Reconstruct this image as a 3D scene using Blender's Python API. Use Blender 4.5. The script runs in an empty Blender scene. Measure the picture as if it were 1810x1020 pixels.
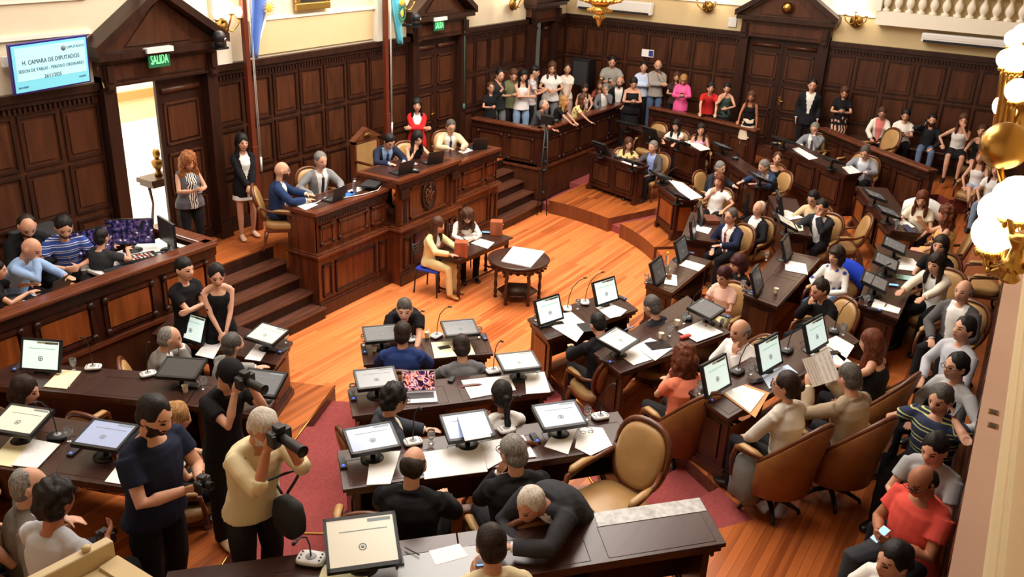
import bpy, math, random
import numpy as np
from mathutils import Vector, Matrix, noise
random.seed(7)
PI = math.pi
SC = bpy.context.scene
COL = SC.collection
# ------------------------------------------------------------------ camera model (measured from vanishing points)
_c = np.array([905., 510.]); _N = np.array([740., 4220.]); _V = np.array([1941., -115.])
FPX = math.sqrt(-float((_V-_c) @ (_N-_c)))
_d = np.array([*(_N-_c), FPX]); _d /= np.linalg.norm(_d)
_x = np.array([*(_V-_c), FPX]); _x /= np.linalg.norm(_x); _x -= (_x@_d)*_d; _x /= np.linalg.norm(_x)
_y = np.cross(-_d, _x)
RM = np.stack([_x, _y, -_d])
HC = 6.2
def ray(px, py): return RM @ np.array([px-_c[0], py-_c[1], FPX])
def P(px, py, z=0.):
    d = ray(px, py); t = (z-HC)/d[2]; return Vector((d[0]*t, d[1]*t, z))
def atX(px, py, X): d = ray(px, py); t = X/d[0]; return Vector((X, d[1]*t, HC+d[2]*t))
def atY(px, py, Y): d = ray(px, py); t = Y/d[1]; return Vector((d[0]*t, Y, HC+d[2]*t))
def atD(px, py, D): d = ray(px, py); d = d/np.linalg.norm(d)*D; return Vector((d[0], d[1], HC+d[2]))
CX, CY = 12.38, 9.0
TIER = {0: 0., 1: .3, 2: .6, 3: .9, 4: 1.2, 5: 1.0}   # 5 = presidium platform
DT = .78
def outyaw(p):           # direction away from the arena centre
    return math.atan2(p[1]-CY, p[0]-CX)
# ------------------------------------------------------------------ materials
MATS = {}
def s2l(c):
    return tuple((v/255/12.92 if v/255 <= .04045 else ((v/255+.055)/1.055)**2.4) for v in c)+(1,)
def mat(name, rgb, rough=.6, metal=0., kind='plain', rgb2=None, scale=1., bump=0., emit=0., spec=.5, coat=0.):
    if name in MATS: return MATS[name]
    m = bpy.data.materials.new(name); m.use_nodes = True; nt = m.node_tree; N = nt.nodes; L = nt.links
    b = N['Principled BSDF']; b.inputs['Base Color'].default_value = s2l(rgb); b.inputs['Roughness'].default_value = rough
    b.inputs['Metallic'].default_value = metal; b.inputs['Specular IOR Level'].default_value = spec
    if coat: b.inputs['Coat Weight'].default_value = coat; b.inputs['Coat Roughness'].default_value = .15
    def node(t, **k):
        n = N.new(t)
        for a, v in k.items(): setattr(n, a, v)
        return n
    tc = node('ShaderNodeTexCoord'); geo = node('ShaderNodeNewGeometry')
    def mapping(src, sc, rot=(0, 0, 0)):
        mp = node('ShaderNodeMapping'); mp.inputs['Scale'].default_value = sc; mp.inputs['Rotation'].default_value = rot
        L.new(src, mp.inputs['Vector']); return mp.outputs['Vector']
    def ramp(fac, stops, interp='LINEAR'):
        r = node('ShaderNodeValToRGB'); r.color_ramp.interpolation = interp
        e = r.color_ramp.elements
        while len(e) < len(stops): e.new(.5)
        for el, (p, c) in zip(e, stops): el.position = p; el.color = s2l(c)
        L.new(fac, r.inputs['Fac']); return r.outputs['Color']
    rgb2 = rgb2 or tuple(int(v*.72) for v in rgb)
    bh = None
    if kind == 'wood':       # polished wood with long grain
        v = mapping(tc.outputs['Object'], (scale*1.2, scale*1.2, scale*9) if bump >= 0 else (1, 1, 1))
        n = node('ShaderNodeTexNoise'); n.inputs['Scale'].default_value = 2.2; n.inputs['Detail'].default_value = 6
        n.inputs['Distortion'].default_value = .6
        v = mapping(tc.outputs['Object'], (scale*7, scale*7, scale*.9)); L.new(v, n.inputs['Vector'])
        L.new(ramp(n.outputs['Fac'], [(.25, rgb2), (.72, rgb)]), b.inputs['Base Color']); bh = n.outputs['Fac']
    elif kind == 'topwood':  # horizontal grain
        n = node('ShaderNodeTexNoise'); n.inputs['Scale'].default_value = 2.5; n.inputs['Detail'].default_value = 6
        v = mapping(geo.outputs['Position'], (scale*.8, scale*9, scale*5), (0, 0, .6)); L.new(v, n.inputs['Vector'])
        L.new(ramp(n.outputs['Fac'], [(.3, rgb2), (.75, rgb)]), b.inputs['Base Color']); bh = n.outputs['Fac']
    elif kind == 'planks':
        v = mapping(geo.outputs['Position'], (1, 1, 1))
        br = node('ShaderNodeTexBrick'); br.offset = .37; br.squash = 1
        br.inputs['Scale'].default_value = 1; br.inputs['Brick Width'].default_value = 3.1; br.inputs['Row Height'].default_value = .085*scale
        br.inputs['Mortar Size'].default_value = .0018; br.inputs['Mortar Smooth'].default_value = .1; br.inputs['Bias'].default_value = 0.
        br.inputs['Color1'].default_value = (0, 0, 0, 1); br.inputs['Color2'].default_value = (1, 1, 1, 1); br.inputs['Mortar'].default_value = (0, 0, 0, 1)
        L.new(v, br.inputs['Vector'])
        n = node('ShaderNodeTexNoise'); n.inputs['Scale'].default_value = 1.; n.inputs['Detail'].default_value = 7
        L.new(mapping(geo.outputs['Position'], (.7, 16, 2)), n.inputs['Vector'])
        n2 = node('ShaderNodeTexNoise'); n2.inputs['Scale'].default_value = .55; n2.inputs['Detail'].default_value = 3
        L.new(geo.outputs['Position'], n2.inputs['Vector'])
        mx = node('ShaderNodeMath', operation='MULTIPLY_ADD'); L.new(br.outputs['Color'], mx.inputs[0]); mx.inputs[1].default_value = .42
        m2 = node('ShaderNodeMath', operation='MULTIPLY_ADD'); L.new(n.outputs['Fac'], m2.inputs[0]); m2.inputs[1].default_value = .62; L.new(mx.outputs[0], m2.inputs[2])
        m3 = node('ShaderNodeMath', operation='MULTIPLY_ADD'); L.new(n2.outputs['Fac'], m3.inputs[0]); m3.inputs[1].default_value = .3; L.new(m2.outputs[0], m3.inputs[2])
        mx.inputs[2].default_value = -.12
        cr = ramp(m3.outputs[0], [(.25, rgb2), (.5, rgb), (.85, tuple(min(255, int(v*1.12+6)) for v in rgb))])
        mm = node('ShaderNodeMixRGB'); mm.blend_type = 'MULTIPLY'; L.new(br.outputs['Fac'], mm.inputs['Fac']); L.new(cr, mm.inputs['Color1'])
        mm.inputs['Color2'].default_value = (.5, .38, .3, 1); L.new(mm.outputs['Color'], b.inputs['Base Color']); bh = n.outputs['Fac']
    elif kind == 'noise':
        n = node('ShaderNodeTexNoise'); n.inputs['Scale'].default_value = 3*scale; n.inputs['Detail'].default_value = 5
        L.new(geo.outputs['Position'], n.inputs['Vector'])
        L.new(ramp(n.outputs['Fac'], [(.3, rgb2), (.7, rgb)]), b.inputs['Base Color']); bh = n.outputs['Fac']
    elif kind == 'hair':
        n = node('ShaderNodeTexNoise'); n.inputs['Scale'].default_value = 6; n.inputs['Detail'].default_value = 4
        L.new(mapping(tc.outputs['Object'], (22, 12, 3)), n.inputs['Vector'])
        L.new(ramp(n.outputs['Fac'], [(.35, rgb2), (.68, rgb)]), b.inputs['Base Color']); bh = n.outputs['Fac']
    elif kind == 'stripes':
        w = node('ShaderNodeTexWave'); w.bands_direction = 'Z'; w.inputs['Scale'].default_value = 3.2*scale; w.inputs['Distortion'].default_value = .8
        L.new(tc.outputs['Object'], w.inputs['Vector'])
        L.new(ramp(w.outputs['Fac'], [(.0, rgb), (.62, rgb), (.7, rgb2), (.86, rgb2), (.92, rgb)], 'LINEAR'), b.inputs['Base Color'])
    elif kind == 'zebra':
        w = node('ShaderNodeTexWave'); w.inputs['Scale'].default_value = 9*scale; w.inputs['Distortion'].default_value = 9
        L.new(tc.outputs['Object'], w.inputs['Vector'])
        L.new(ramp(w.outputs['Fac'], [(.42, rgb), (.55, rgb2)]), b.inputs['Base Color'])
    elif kind == 'floral':
        w = node('ShaderNodeTexVoronoi'); w.inputs['Scale'].default_value = 11*scale
        L.new(tc.outputs['Object'], w.inputs['Vector'])
        L.new(ramp(w.outputs['Distance'], [(.22, rgb2), (.36, rgb)]), b.inputs['Base Color'])
    elif kind == 'page':     # printed lines of text on paper
        w = node('ShaderNodeTexWave'); w.bands_direction = 'Y'; w.inputs['Scale'].default_value = 24; w.inputs['Distortion'].default_value = 0
        L.new(tc.outputs['Object'], w.inputs['Vector'])
        n = node('ShaderNodeTexNoise'); n.inputs['Scale'].default_value = 40; L.new(tc.outputs['Object'], n.inputs['Vector'])
        mu = node('ShaderNodeMath', operation='MULTIPLY'); L.new(w.outputs['Fac'], mu.inputs[0]); L.new(n.outputs['Fac'], mu.inputs[1])
        L.new(ramp(mu.outputs[0], [(.3, rgb), (.5, rgb2)]), b.inputs['Base Color'])
    elif kind == 'art':      # abstract wallpaper on a laptop
        w = node('ShaderNodeTexNoise'); w.inputs['Scale'].default_value = 9; w.inputs['Distortion'].default_value = 2.5; w.inputs['Detail'].default_value = 2
        L.new(tc.outputs['Object'], w.inputs['Vector'])
        col = ramp(w.outputs['Fac'], [(.42, (20, 16, 50)), (.5, (235, 120, 90)), (.56, (250, 220, 215)), (.62, (120, 40, 120)), (.7, (25, 20, 60))])
        L.new(col, b.inputs['Base Color']); L.new(col, b.inputs['Emission Color']); b.inputs['Emission Strength'].default_value = emit
    elif kind == 'multi':    # camera feeds
        w = node('ShaderNodeTexNoise'); w.inputs['Scale'].default_value = 16; w.inputs['Detail'].default_value = 3
        L.new(tc.outputs['Object'], w.inputs['Vector'])
        col = ramp(w.outputs['Fac'], [(.42, (10, 12, 24)), (.5, (26, 30, 84)), (.56, (96, 66, 90)), (.62, (30, 34, 60)), (.68, (210, 210, 225))])
        L.new(col, b.inputs['Base Color']); L.new(col, b.inputs['Emission Color']); b.inputs['Emission Strength'].default_value = emit
    if emit and kind == 'plain':
        b.inputs['Emission Color'].default_value = s2l(rgb); b.inputs['Emission Strength'].default_value = emit
    if kind == 'cloth' or (bump and bh is None):
        n = node('ShaderNodeTexNoise'); n.inputs['Scale'].default_value = 14*scale; n.inputs['Detail'].default_value = 5
        L.new(tc.outputs['Object'], n.inputs['Vector']); bh = n.outputs['Fac']; bump = bump or .25
    if bump and bh is not None:
        bp = node('ShaderNodeBump'); bp.inputs['Strength'].default_value = bump; bp.inputs['Distance'].default_value = .01
        L.new(bh, bp.inputs['Height']); L.new(bp.outputs['Normal'], b.inputs['Normal'])
    MATS[name] = m; return m
def glassmat(name='clear glass', tint=(240, 245, 245)):
    if name in MATS: return MATS[name]
    m = mat(name, tint, rough=.03); b = m.node_tree.nodes['Principled BSDF']
    b.inputs['Transmission Weight'].default_value = .92; b.inputs['IOR'].default_value = 1.25; return m
WALLW = mat('mahogany panelling', (88, 48, 27), .38, kind='wood', rgb2=(52, 27, 15), scale=.6, bump=.06, spec=.4)
WALLD = mat('dark mahogany', (56, 30, 20), .36, kind='wood', rgb2=(33, 17, 12), scale=.6, bump=.05, spec=.4)
DESKW = mat('desk mahogany', (74, 36, 24), .3, kind='wood', rgb2=(42, 19, 13), scale=.8, bump=.04)
DESKT = mat('desk top mahogany', (66, 38, 31), .3, kind='topwood', rgb2=(50, 27, 21))
PRESW = mat('presidium walnut', (112, 56, 30), .26, kind='wood', rgb2=(62, 30, 16), scale=.7, bump=.05)
RAILW = mat('polished rail wood', (116, 62, 38), .25, kind='topwood', rgb2=(82, 41, 25))
ORNG = mat('golden oak panel', (158, 84, 38), .3, kind='wood', rgb2=(108, 54, 24), scale=.7)
RISER = mat('brown riser panel', (128, 72, 40), .32, kind='wood', rgb2=(92, 48, 26), scale=.5)
STEPW = mat('worn stair wood', (110, 66, 48), .45, kind='topwood', rgb2=(70, 38, 27), bump=.1)
FLOOR = mat('orange pine floorboards', (220, 126, 70), .3, kind='planks', rgb2=(174, 84, 40), bump=.02, spec=.35)
FLOOR2 = mat('brown floorboards', (172, 94, 46), .3, kind='planks', rgb2=(116, 54, 25), bump=.02, spec=.35)
CARPET = mat('red carpet', (154, 76, 74), .95, kind='noise', rgb2=(140, 66, 65), scale=8, bump=.3, spec=.1)
CREAM = mat('cream plaster', (226, 213, 186), .8, kind='noise', rgb2=(220, 205, 176), scale=.4)
CREAM2 = mat('ochre plaster', (214, 192, 148), .8, kind='noise', rgb2=(206, 184, 140), scale=.4)
WHITEP = mat('white painted plaster', (240, 234, 218), .7)
BRASS = mat('brass', (196, 156, 84), .28, 1.)
DBRASS = mat('aged brass', (140, 108, 56), .4, 1.)
GILT = mat('gilt', (214, 178, 96), .3, .9)
BLACK = mat('black plastic', (22, 22, 24), .45)
DGREY = mat('dark grey plastic', (52, 53, 56), .5)
WHITE = mat('white plastic', (226, 226, 224), .45)
PAPER = mat('white paper', (240, 240, 238), .8, kind='page', rgb2=(205, 205, 206), scale=1)
PAPERB = mat('blank paper', (242, 242, 240), .8)
YPAPER = mat('cream paper', (238, 232, 190), .8)
GLASS = glassmat()
TAN = mat('tan leather', (180, 140, 88), .42, kind='noise', rgb2=(168, 129, 79), scale=2, bump=.04)
TANB = mat('brown leather back', (150, 98, 50), .42, kind='noise', rgb2=(134, 84, 42), scale=2, bump=.04)
CHW = mat('chair frame wood', (112, 62, 36), .3, kind='wood', rgb2=(74, 38, 22))
CHROME = mat('steel', (200, 200, 205), .25, 1.)
SCRON = mat('lit white screen', (214, 236, 232), .3, emit=.75)
SCRGR = mat('grey screen painted reflection', (108, 111, 115), .2, emit=.1)  # room lights reflected in the dim glass are put into grey and a slight glow
SCRBE = mat('beige screen painted glare', (216, 211, 192), .2, emit=.32)  # glare on the tilted glass is painted as pale beige with emission
SCRBL = mat('pale blue screen', (150, 164, 196), .2, emit=.3)
SCRDK = mat('dark screen', (58, 60, 64), .2)
LED = mat('blue indicator', (70, 90, 255), .4, emit=3.)
GREENB = mat('green bar', (96, 190, 130), .4, emit=.5)
GOLDB = mat('grey gold bar', (150, 146, 110), .4, emit=.3)
CREST = mat('grey crest print', (120, 132, 134), .4, emit=.2)
# ------------------------------------------------------------------ objects
def props(o, label=None, cat=None, group=None, kind=None):
    if label: o['label'] = label
    if cat: o['category'] = cat
    if group: o['group'] = group
    if kind: o['kind'] = kind
    return o
def thing(name, label, cat, loc=(0, 0, 0), rz=0., group=None):
    o = bpy.data.objects.new(name, None); o.empty_display_size = .1; COL.objects.link(o)
    o.location = loc; o.rotation_euler = (0, 0, rz); return props(o, label, cat, group)
def frame(z):
    z = z.normalized(); a = Vector((0, 0, 1)) if abs(z.z) < .95 else Vector((0, 1, 0))
    x = a.cross(z).normalized(); return x, z.cross(x), z
class MB:
    def __init__(s): s.v = []; s.f = []; s.mi = []; s.mats = []; s.cur = 0; s.sm = []
    def use(s, m):
        if m not in s.mats: s.mats.append(m)
        s.cur = s.mats.index(m); return s
    def add(s, vs, fs, smooth=False):
        k = len(s.v); s.v += [tuple(v) for v in vs]
        for f in fs: s.f.append(tuple(i+k for i in f)); s.mi.append(s.cur); s.sm.append(smooth)
        return s
    def box(s, x0, x1, y0, y1, z0, z1, M=None):
        vs = [Vector((x, y, z)) for z in (z0, z1) for y in (y0, y1) for x in (x0, x1)]
        if M is not None: vs = [M @ v for v in vs]
        return s.add(vs, [(0, 2, 3, 1), (4, 5, 7, 6), (0, 1, 5, 4), (2, 6, 7, 3), (0, 4, 6, 2), (1, 3, 7, 5)])
    def prism(s, pts, z0, z1, top=None):
        n = len(pts); A = sum(pts[i][0]*pts[(i+1) % n][1]-pts[(i+1) % n][0]*pts[i][1] for i in range(n))
        if A < 0: pts = pts[::-1]; top = top[::-1] if top else None
        top = top or pts
        vs = [(p[0], p[1], z0) for p in pts]+[(p[0], p[1], z1) for p in top]
        fs = [tuple(range(n))[::-1], tuple(range(n, 2*n))]+[(i, (i+1) % n, n+(i+1) % n, n+i) for i in range(n)]
        return s.add(vs, fs)
    def loft(s, rings, smooth=True, closed=True, caps=True):
        n = len(rings[0]); k = len(rings); vs = [p for r in rings for p in r]; fs = []
        for i in range(k-1):
            for j in range(n if closed else n-1):
                a = i*n+j; b = i*n+(j+1) % n; fs.append((a, b, b+n, a+n))
        if caps: fs.append(tuple(range(n))[::-1]); fs.append(tuple(range((k-1)*n, k*n)))
        return s.add(vs, fs, smooth)
    def tube(s, pts, rad, seg=8, flat=1., smooth=True, xdir=None):
        pts = [Vector(p) for p in pts]; n = len(pts)
        if not hasattr(rad, '__len__'): rad = [rad]*n
        rings = []; px = xdir
        for i, p in enumerate(pts):
            t = (pts[min(i+1, n-1)]-pts[max(i-1, 0)])
            if t.length < 1e-6: t = Vector((0, 0, 1))
            t.normalize()
            if px is None: x, y, _ = frame(t)
            else: x = px-t*px.dot(t); x.normalize(); y = t.cross(x)
            px = x
            r = rad[i]; rx, ry = (r if hasattr(r, '__len__') else (r, r*flat))
            rings.append([p+x*math.cos(a*2*PI/seg)*rx+y*math.sin(a*2*PI/seg)*ry for a in range(seg)])
        return s.loft(rings, smooth)
    def lathe(s, prof, c=(0, 0, 0), seg=16, smooth=True, ax=None, sx=1., sy=1.):
        c = Vector(c); x, y, z = (Vector((1, 0, 0)), Vector((0, 1, 0)), Vector((0, 0, 1))) if ax is None else frame(Vector(ax))
        return s.loft([[c+x*math.cos(a*2*PI/seg)*r*sx+y*math.sin(a*2*PI/seg)*r*sy+z*h for a in range(seg)] for r, h in prof], smooth)
    def ball(s, c, r, seg=12, rings=8, R=None):
        c = Vector(c); rx, ry, rz = r if hasattr(r, '__len__') else (r, r, r)
        rr = []
        for i in range(rings+1):
            ph = PI*(i/rings); ph = min(max(ph, .06), PI-.06)
            ring = []
            for j in range(seg):
                a = 2*PI*j/seg; p = Vector((rx*math.sin(ph)*math.cos(a), ry*math.sin(ph)*math.sin(a), -rz*math.cos(ph)))
                ring.append(c+(R @ p if R is not None else p))
            rr.append(ring)
        return s.loft(rr)
    def mesh(s, name):
        me = bpy.data.meshes.new(name); me.from_pydata(s.v, [], s.f)
        for m in s.mats: me.materials.append(m)
        if s.f: me.polygons.foreach_set('material_index', s.mi); me.polygons.foreach_set('use_smooth', s.sm)
        me.update(); return me
    def build(s, name, m=None, parent=None, loc=(0, 0, 0), rot=(0, 0, 0), bev=0.):
        if m is not None and not s.mats: s.mats = [m]
        o = bpy.data.objects.new(name, s.mesh(name)); COL.objects.link(o)
        o.location = loc; o.rotation_euler = rot
        if parent: o.parent = parent
        if bev:
            b = o.modifiers.new('bevel', 'BEVEL'); b.width = bev; b.segments = 2; b.limit_method = 'ANGLE'
        return o
def copy_tree(o, parent=None):
    c = o.copy(); COL.objects.link(c); c.parent = parent
    for ch in list(o.children): copy_tree(ch, c)
    return c
def struct(o, kind='structure'): o['kind'] = kind; return o
TSC = bpy.data.scenes.new('workbench')
def remesh(mb, voxel, smooth=2, name='m', disp=None):
    me = mb.mesh('tmp'); o = bpy.data.objects.new('tmp', me); TSC.collection.objects.link(o)
    r = o.modifiers.new('r', 'REMESH'); r.mode = 'VOXEL'; r.voxel_size = voxel; r.use_smooth_shade = True
    if smooth: q = o.modifiers.new('s', 'SMOOTH'); q.factor = .5; q.iterations = smooth
    with bpy.context.temp_override(scene=TSC, view_layer=TSC.view_layers[0]): dg = bpy.context.evaluated_depsgraph_get()
    dg.update()
    out = bpy.data.meshes.new_from_object(o.evaluated_get(dg)); out.name = name
    bpy.data.objects.remove(o); bpy.data.meshes.remove(me)
    if disp:
        n = len(out.vertices); co = np.empty(n*3); out.vertices.foreach_get('co', co); nr = np.empty(n*3); out.vertices.foreach_get('normal', nr)
        co = co.reshape(-1, 3); nr = nr.reshape(-1, 3); amp, fr = disp[:2]; st = disp[2] if len(disp) > 2 else (1, 1, 1)
        ph = random.random()*9
        d = (np.sin(co[:, 0]*fr*st[0]*1.1+ph+2*np.sin(co[:, 2]*fr*.5))+np.sin(co[:, 1]*fr*st[1]+ph*2+1.5*np.sin(co[:, 0]*fr*.6))+np.sin(co[:, 2]*fr*st[2]+ph*3+1.7*np.sin(co[:, 0]*fr*.4+co[:, 1]*fr*.7)))/3
        out.vertices.foreach_set('co', (co+nr*(d*amp)[:, None]).ravel()); out.update()
    return out
def text_mesh(txt, size, mat_, parent, loc, rot, name='lettering', align='CENTER', depth=.002):
    cu = bpy.data.curves.new('t', 'FONT'); cu.body = txt; cu.size = size; cu.align_x = align; cu.align_y = 'CENTER'; cu.extrude = depth; cu.resolution_u = 2
    o = bpy.data.objects.new('t', cu); TSC.collection.objects.link(o)
    with bpy.context.temp_override(scene=TSC, view_layer=TSC.view_layers[0]): dg = bpy.context.evaluated_depsgraph_get()
    dg.update()
    me = bpy.data.meshes.new_from_object(o.evaluated_get(dg)); me.name = name; me.materials.clear(); me.materials.append(mat_)
    bpy.data.objects.remove(o); bpy.data.curves.remove(cu)
    r = bpy.data.objects.new(name, me); COL.objects.link(r); r.parent = parent; r.location = loc; r.rotation_euler = rot; return r
cd_ = bpy.data.cameras.new('camera'); cam = bpy.data.objects.new('camera', cd_); COL.objects.link(cam)
cd_.sensor_width = 36; cd_.lens = FPX/1810*36; cd_.clip_start = .05; cd_.clip_end = 100
Rm = Matrix([[RM[i][0], -RM[i][1], -RM[i][2]] for i in range(3)])
cam.matrix_world = Matrix.Translation((0, 0, HC)) @ Rm.to_4x4()
SC.camera = cam
SC.view_settings.view_transform = 'Standard'; SC.view_settings.look = 'None'; SC.view_settings.gamma = 1; SC.view_settings.exposure = -.05
w = bpy.data.worlds.new('world'); SC.world = w; w.use_nodes = True
w.node_tree.nodes['Background'].inputs['Color'].default_value = (1, .86, .66, 1); w.node_tree.nodes['Background'].inputs['Strength'].default_value = .1
def area(name, loc, size, power, col, target=None, sy=None):
    l = bpy.data.lights.new(name, 'AREA'); l.energy = power; l.color = col; l.shape = 'RECTANGLE'; l.size = size; l.size_y = sy or size
    o = bpy.data.objects.new(name, l); COL.objects.link(o); o.location = loc
    if target: o.rotation_euler = (Vector(target)-Vector(loc)).to_track_quat('-Z', 'Y').to_euler()
    return o
def point(name, loc, power, col, r=.08):
    l = bpy.data.lights.new(name, 'POINT'); l.energy = power; l.color = col; l.shadow_soft_size = r
    o = bpy.data.objects.new(name, l); COL.objects.link(o); o.location = loc; return o
area('ceiling_light', (12.3, 7.4, 8.3), 5.5, 1150, (1, .935, .85), sy=5.5)
area('ceiling_light', (6.5, 4.2, 8.3), 4, 380, (1, .95, .88), sy=4)
area('ceiling_light', (17.5, 5.0, 8.3), 4, 250, (1, .935, .85), sy=4)
area('ceiling_light', (4.5, 8.8, 8.3), 3, 200, (1, .95, .88), sy=3)
WY, WX, WT = 11.3, 21.4, 3.74      # front wall plane, side wall plane, wainscot top
def interp(tab, th):
    tab = sorted(tab); 
    if th <= tab[0][0]: return tab[0][1]
    for (a, ra), (b, rb) in zip(tab, tab[1:]):
        if th <= b: return ra+(rb-ra)*(th-a)/(b-a)
    return tab[-1][1]
E1 = [(5, 4.35), (-30, 4.35), (-60, 4.3), (-90, 4.18), (-105, 4.12), (-127, 4.45), (-135, 4.85), (-155, 4.95), (-185, 5.2)]
E2 = [(5, 7.25), (-20, 6.95), (-45, 6.25), (-65, 5.6), (-80, 5.28), (-104, 5.38), (-126, 6.15), (-134, 6.33), (-152, 6.6), (-185, 7.5)]
E3 = [(5, 8.9), (-28, 8.3), (-45, 7.95), (-55, 7.75), (-75, 7.35), (-92, 7.15), (-104, 7.4), (-124, 7.75), (-131, 8.03), (-150, 8.35), (-185, 8.75)]
E4 = [(5, 9.7), (-30, 9.6), (-60, 9.4), (-90, 8.75), (-104, 8.9), (-124, 9.25), (-131, 9.5), (-150, 9.8), (-185, 10.4)]
EDG = [E1, E2, E3, E4]
def polar(th, r): a = math.radians(th); return (CX+r*math.cos(a), CY+r*math.sin(a))
def sector(mb, t0, t1, f0, f1, z0, z1, mt, ms):
    n = max(1, int(abs(t1-t0)/2.)); T = [t0+(t1-t0)*i/n for i in range(n+1)]
    I = [polar(t, f0(t)) for t in T]; O = [polar(t, f1(t)) for t in T]
    for i in range(n):
        a, b, c, d = I[i], I[i+1], O[i+1], O[i]
        mb.use(mt).add([(*a, z1), (*b, z1), (*c, z1), (*d, z1)], [(0, 1, 2, 3)])
        mb.use(ms).add([(*a, z0), (*b, z0), (*b, z1), (*a, z1)], [(0, 1, 2, 3)])
    for p, q in ((I[0], O[0]), (I[-1], O[-1])):
        mb.use(ms).add([(*p, z0), (*q, z0), (*q, z1), (*p, z1)], [(0, 1, 2, 3)])
m = MB().use(FLOOR); m.box(-2, 23, -2, 12, -.1, 0); struct(m.build('floor'))
BLK = [(-184, -158.7), (-149.5, -131), (-124, -104), (-102.5, -77), (-74, -48), (-46, -27), (-22, -.2)]
def fn(tab, off=0): return lambda t: interp(tab, t)+off
for bi, (a, b) in enumerate(BLK):
    m = MB()
    KK = 3 if (a >= -124 and b <= -48) else 4
    for k in range(KK):
        f1 = fn(EDG[k+1]) if k < KK-1 else (lambda t: 15.)
        sector(m, a, (-155.2 if (b == -158.7 and k > 1) else b), fn(EDG[k]), f1, 0, .3*(k+1), FLOOR2, RISER if k == 0 and a > -104 else STEPW)
    struct(m.build('floor'))
m = MB()
prev = -149.5
AIS = [(-158.7, -149.5), (-131, -124), (-104, -102.5), (-77, -74), (-48, -46), (-27, -22), (-.2, 3.2)]
for (a, b) in AIS:
    KK = 3 if (a >= -131 and b <= -74) else 4; a_0 = a
    for k in range(KK):
        a = -155.2 if (a_0 == -158.7 and k > 1) else a_0
        e0 = fn(EDG[k], .12); nx = EDG[k+1] if k < KK-1 else None
        mid = (lambda t, k=k: (interp(EDG[k], t)+interp(EDG[k+1], t))/2+.12) if nx else (lambda t, k=k: interp(EDG[k], t)+(.9 if k == 3 else .75))
        end = fn(nx, .12) if nx else (lambda t: 15.)
        sector(m, a, b, e0, mid, 0, .3*k+.15, CARPET, CARPET)
        if KK == 3 and k == 2 and a == -131:
            sector(m, a, b, mid, (lambda t: 9.05), 0, .9, CARPET, CARPET); sector(m, a, b, (lambda t: 9.05), end, 0, .9, FLOOR2, CARPET); continue
        sector(m, a, b, mid, end, 0, .3*k+.3, CARPET if (k < 3 and not (KK == 3 and k == 2 and a > -120)) else FLOOR2, CARPET)
struct(m.build('floor'))
# brass nosing strips along the aisle edges and step edges
nb = 0
m = MB().use(BRASS)
for t in (-158.7, -131, -124):
    for k in range(4 if t != -124 else 2):
        r0 = interp(EDG[k], t); r1 = interp(EDG[k+1], t) if k < 3 else r0+1.5
        t_ = -155.2 if (t == -158.7 and k > 1) else t; p = polar(t_, r0); q = polar(t_, r1); z = .3*(k+1)+.006
        m.tube([(*p, z), (*q, z)], .013, 6)
for k, zz, off in ((2, .75, .12), (2, .9, None), (3, 1.05, .12)):
    if off is None: rf = lambda t: (interp(E3, t)+interp(E4, t))/2+.12
    else: rf = fn(EDG[k], off)
    m.tube([(*polar(t, rf(t)), zz+.004) for t in np.linspace(-155, -149.7, 6)], .012, 6)
struct(m.build('trim_1'))
# raised platform behind the presidium and inside the two pens
m = MB().use(FLOOR2)
m.box(7.85, 16.85, 10.28, WY, 0, 1.0); m.box(9.85, 15., 9.5, 10.28, 0, 1.0); m.box(-1, 7.85, 9.5, WY, 0, 1.0); m.box(16.85, WX, 9.4, WY, 0, 1.0)
struct(m.build('floor'))
def stair(x0, x1, name, label):
    t = thing(name, label, 'stairs', ((x0+x1)/2, 9.15, 0))
    for k in range(4):
        mm = MB().use(WALLD).box(-(x1-x0)/2, (x1-x0)/2, .27*k+.02, .27*4+.05, .2*k, .2*k+.175)
        mm.use(STEPW).box(-(x1-x0)/2, (x1-x0)/2, .27*k-.015, .27*(k+1)+.03, .2*k+.175, .2*k+.2)
        mm.use(BRASS).box(-(x1-x0)/2+.12, (x1-x0)/2-.12, .27*k+.035, .27*k+.043, .2*k+.2, .2*k+.203)
        mm.build('step', parent=t)
    MB().use(WALLD).box(-(x1-x0)/2, (x1-x0)/2, 1.1, 1.13, .8, .985).build('riser', parent=t)
stair(7.93, 9.72, 'wooden_stairs', 'dark wooden stairs between the broadcast booth and the presidium')
stair(15.06, 16.8, 'wooden_stairs', 'dark wooden stairs at the far right end of the presidium')
# ---------------------------------------------------------------- walls
def panelling(m, T, u0, u1, zb, zt, pitch=.62, base=None, rows=((2.81, 3.45), (2.04, 2.68), (1.2, 1.88))):
    m.use(WALLW).box(u0, u1, -.12, 0, zb, zt, T)
    n = max(1, round((u1-u0)/pitch)); w = (u1-u0)/n
    for i in range(n):
        a = u0+w*i+w*.1; b = u0+w*(i+1)-w*.1
        for z0, z1 in rows:
            if z0 < zb+.05: continue
            for bx in ((a-.03, b+.03, z1, z1+.035), (a-.03, b+.03, z0-.035, z0), (a-.03, a, z0, z1), (b, b+.03, z0, z1)):
                m.use(WALLD).box(bx[0], bx[1], 0, .03, bx[2], bx[3], T)
            m.use(WALLW).box(a+.05, b-.05, 0, .02, z0+.05, z1-.05, T)
    m.use(WALLD).box(u0, u1, -.015, .09, zt-.07, zt+.03, T).box(u0, u1, -.01, .05, zt-.14, zt-.07, T).box(u0, u1, -.01, .04, zb+.1, zb+.18, T).box(u0, u1, -.01, .06, zb, zb+.1, T)
    k = int((u1-u0)/.07)
    for i in range(k): m.box(u0+i*.07, u0+i*.07+.04, 0, .05, zt-.22, zt-.15, T)
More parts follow.
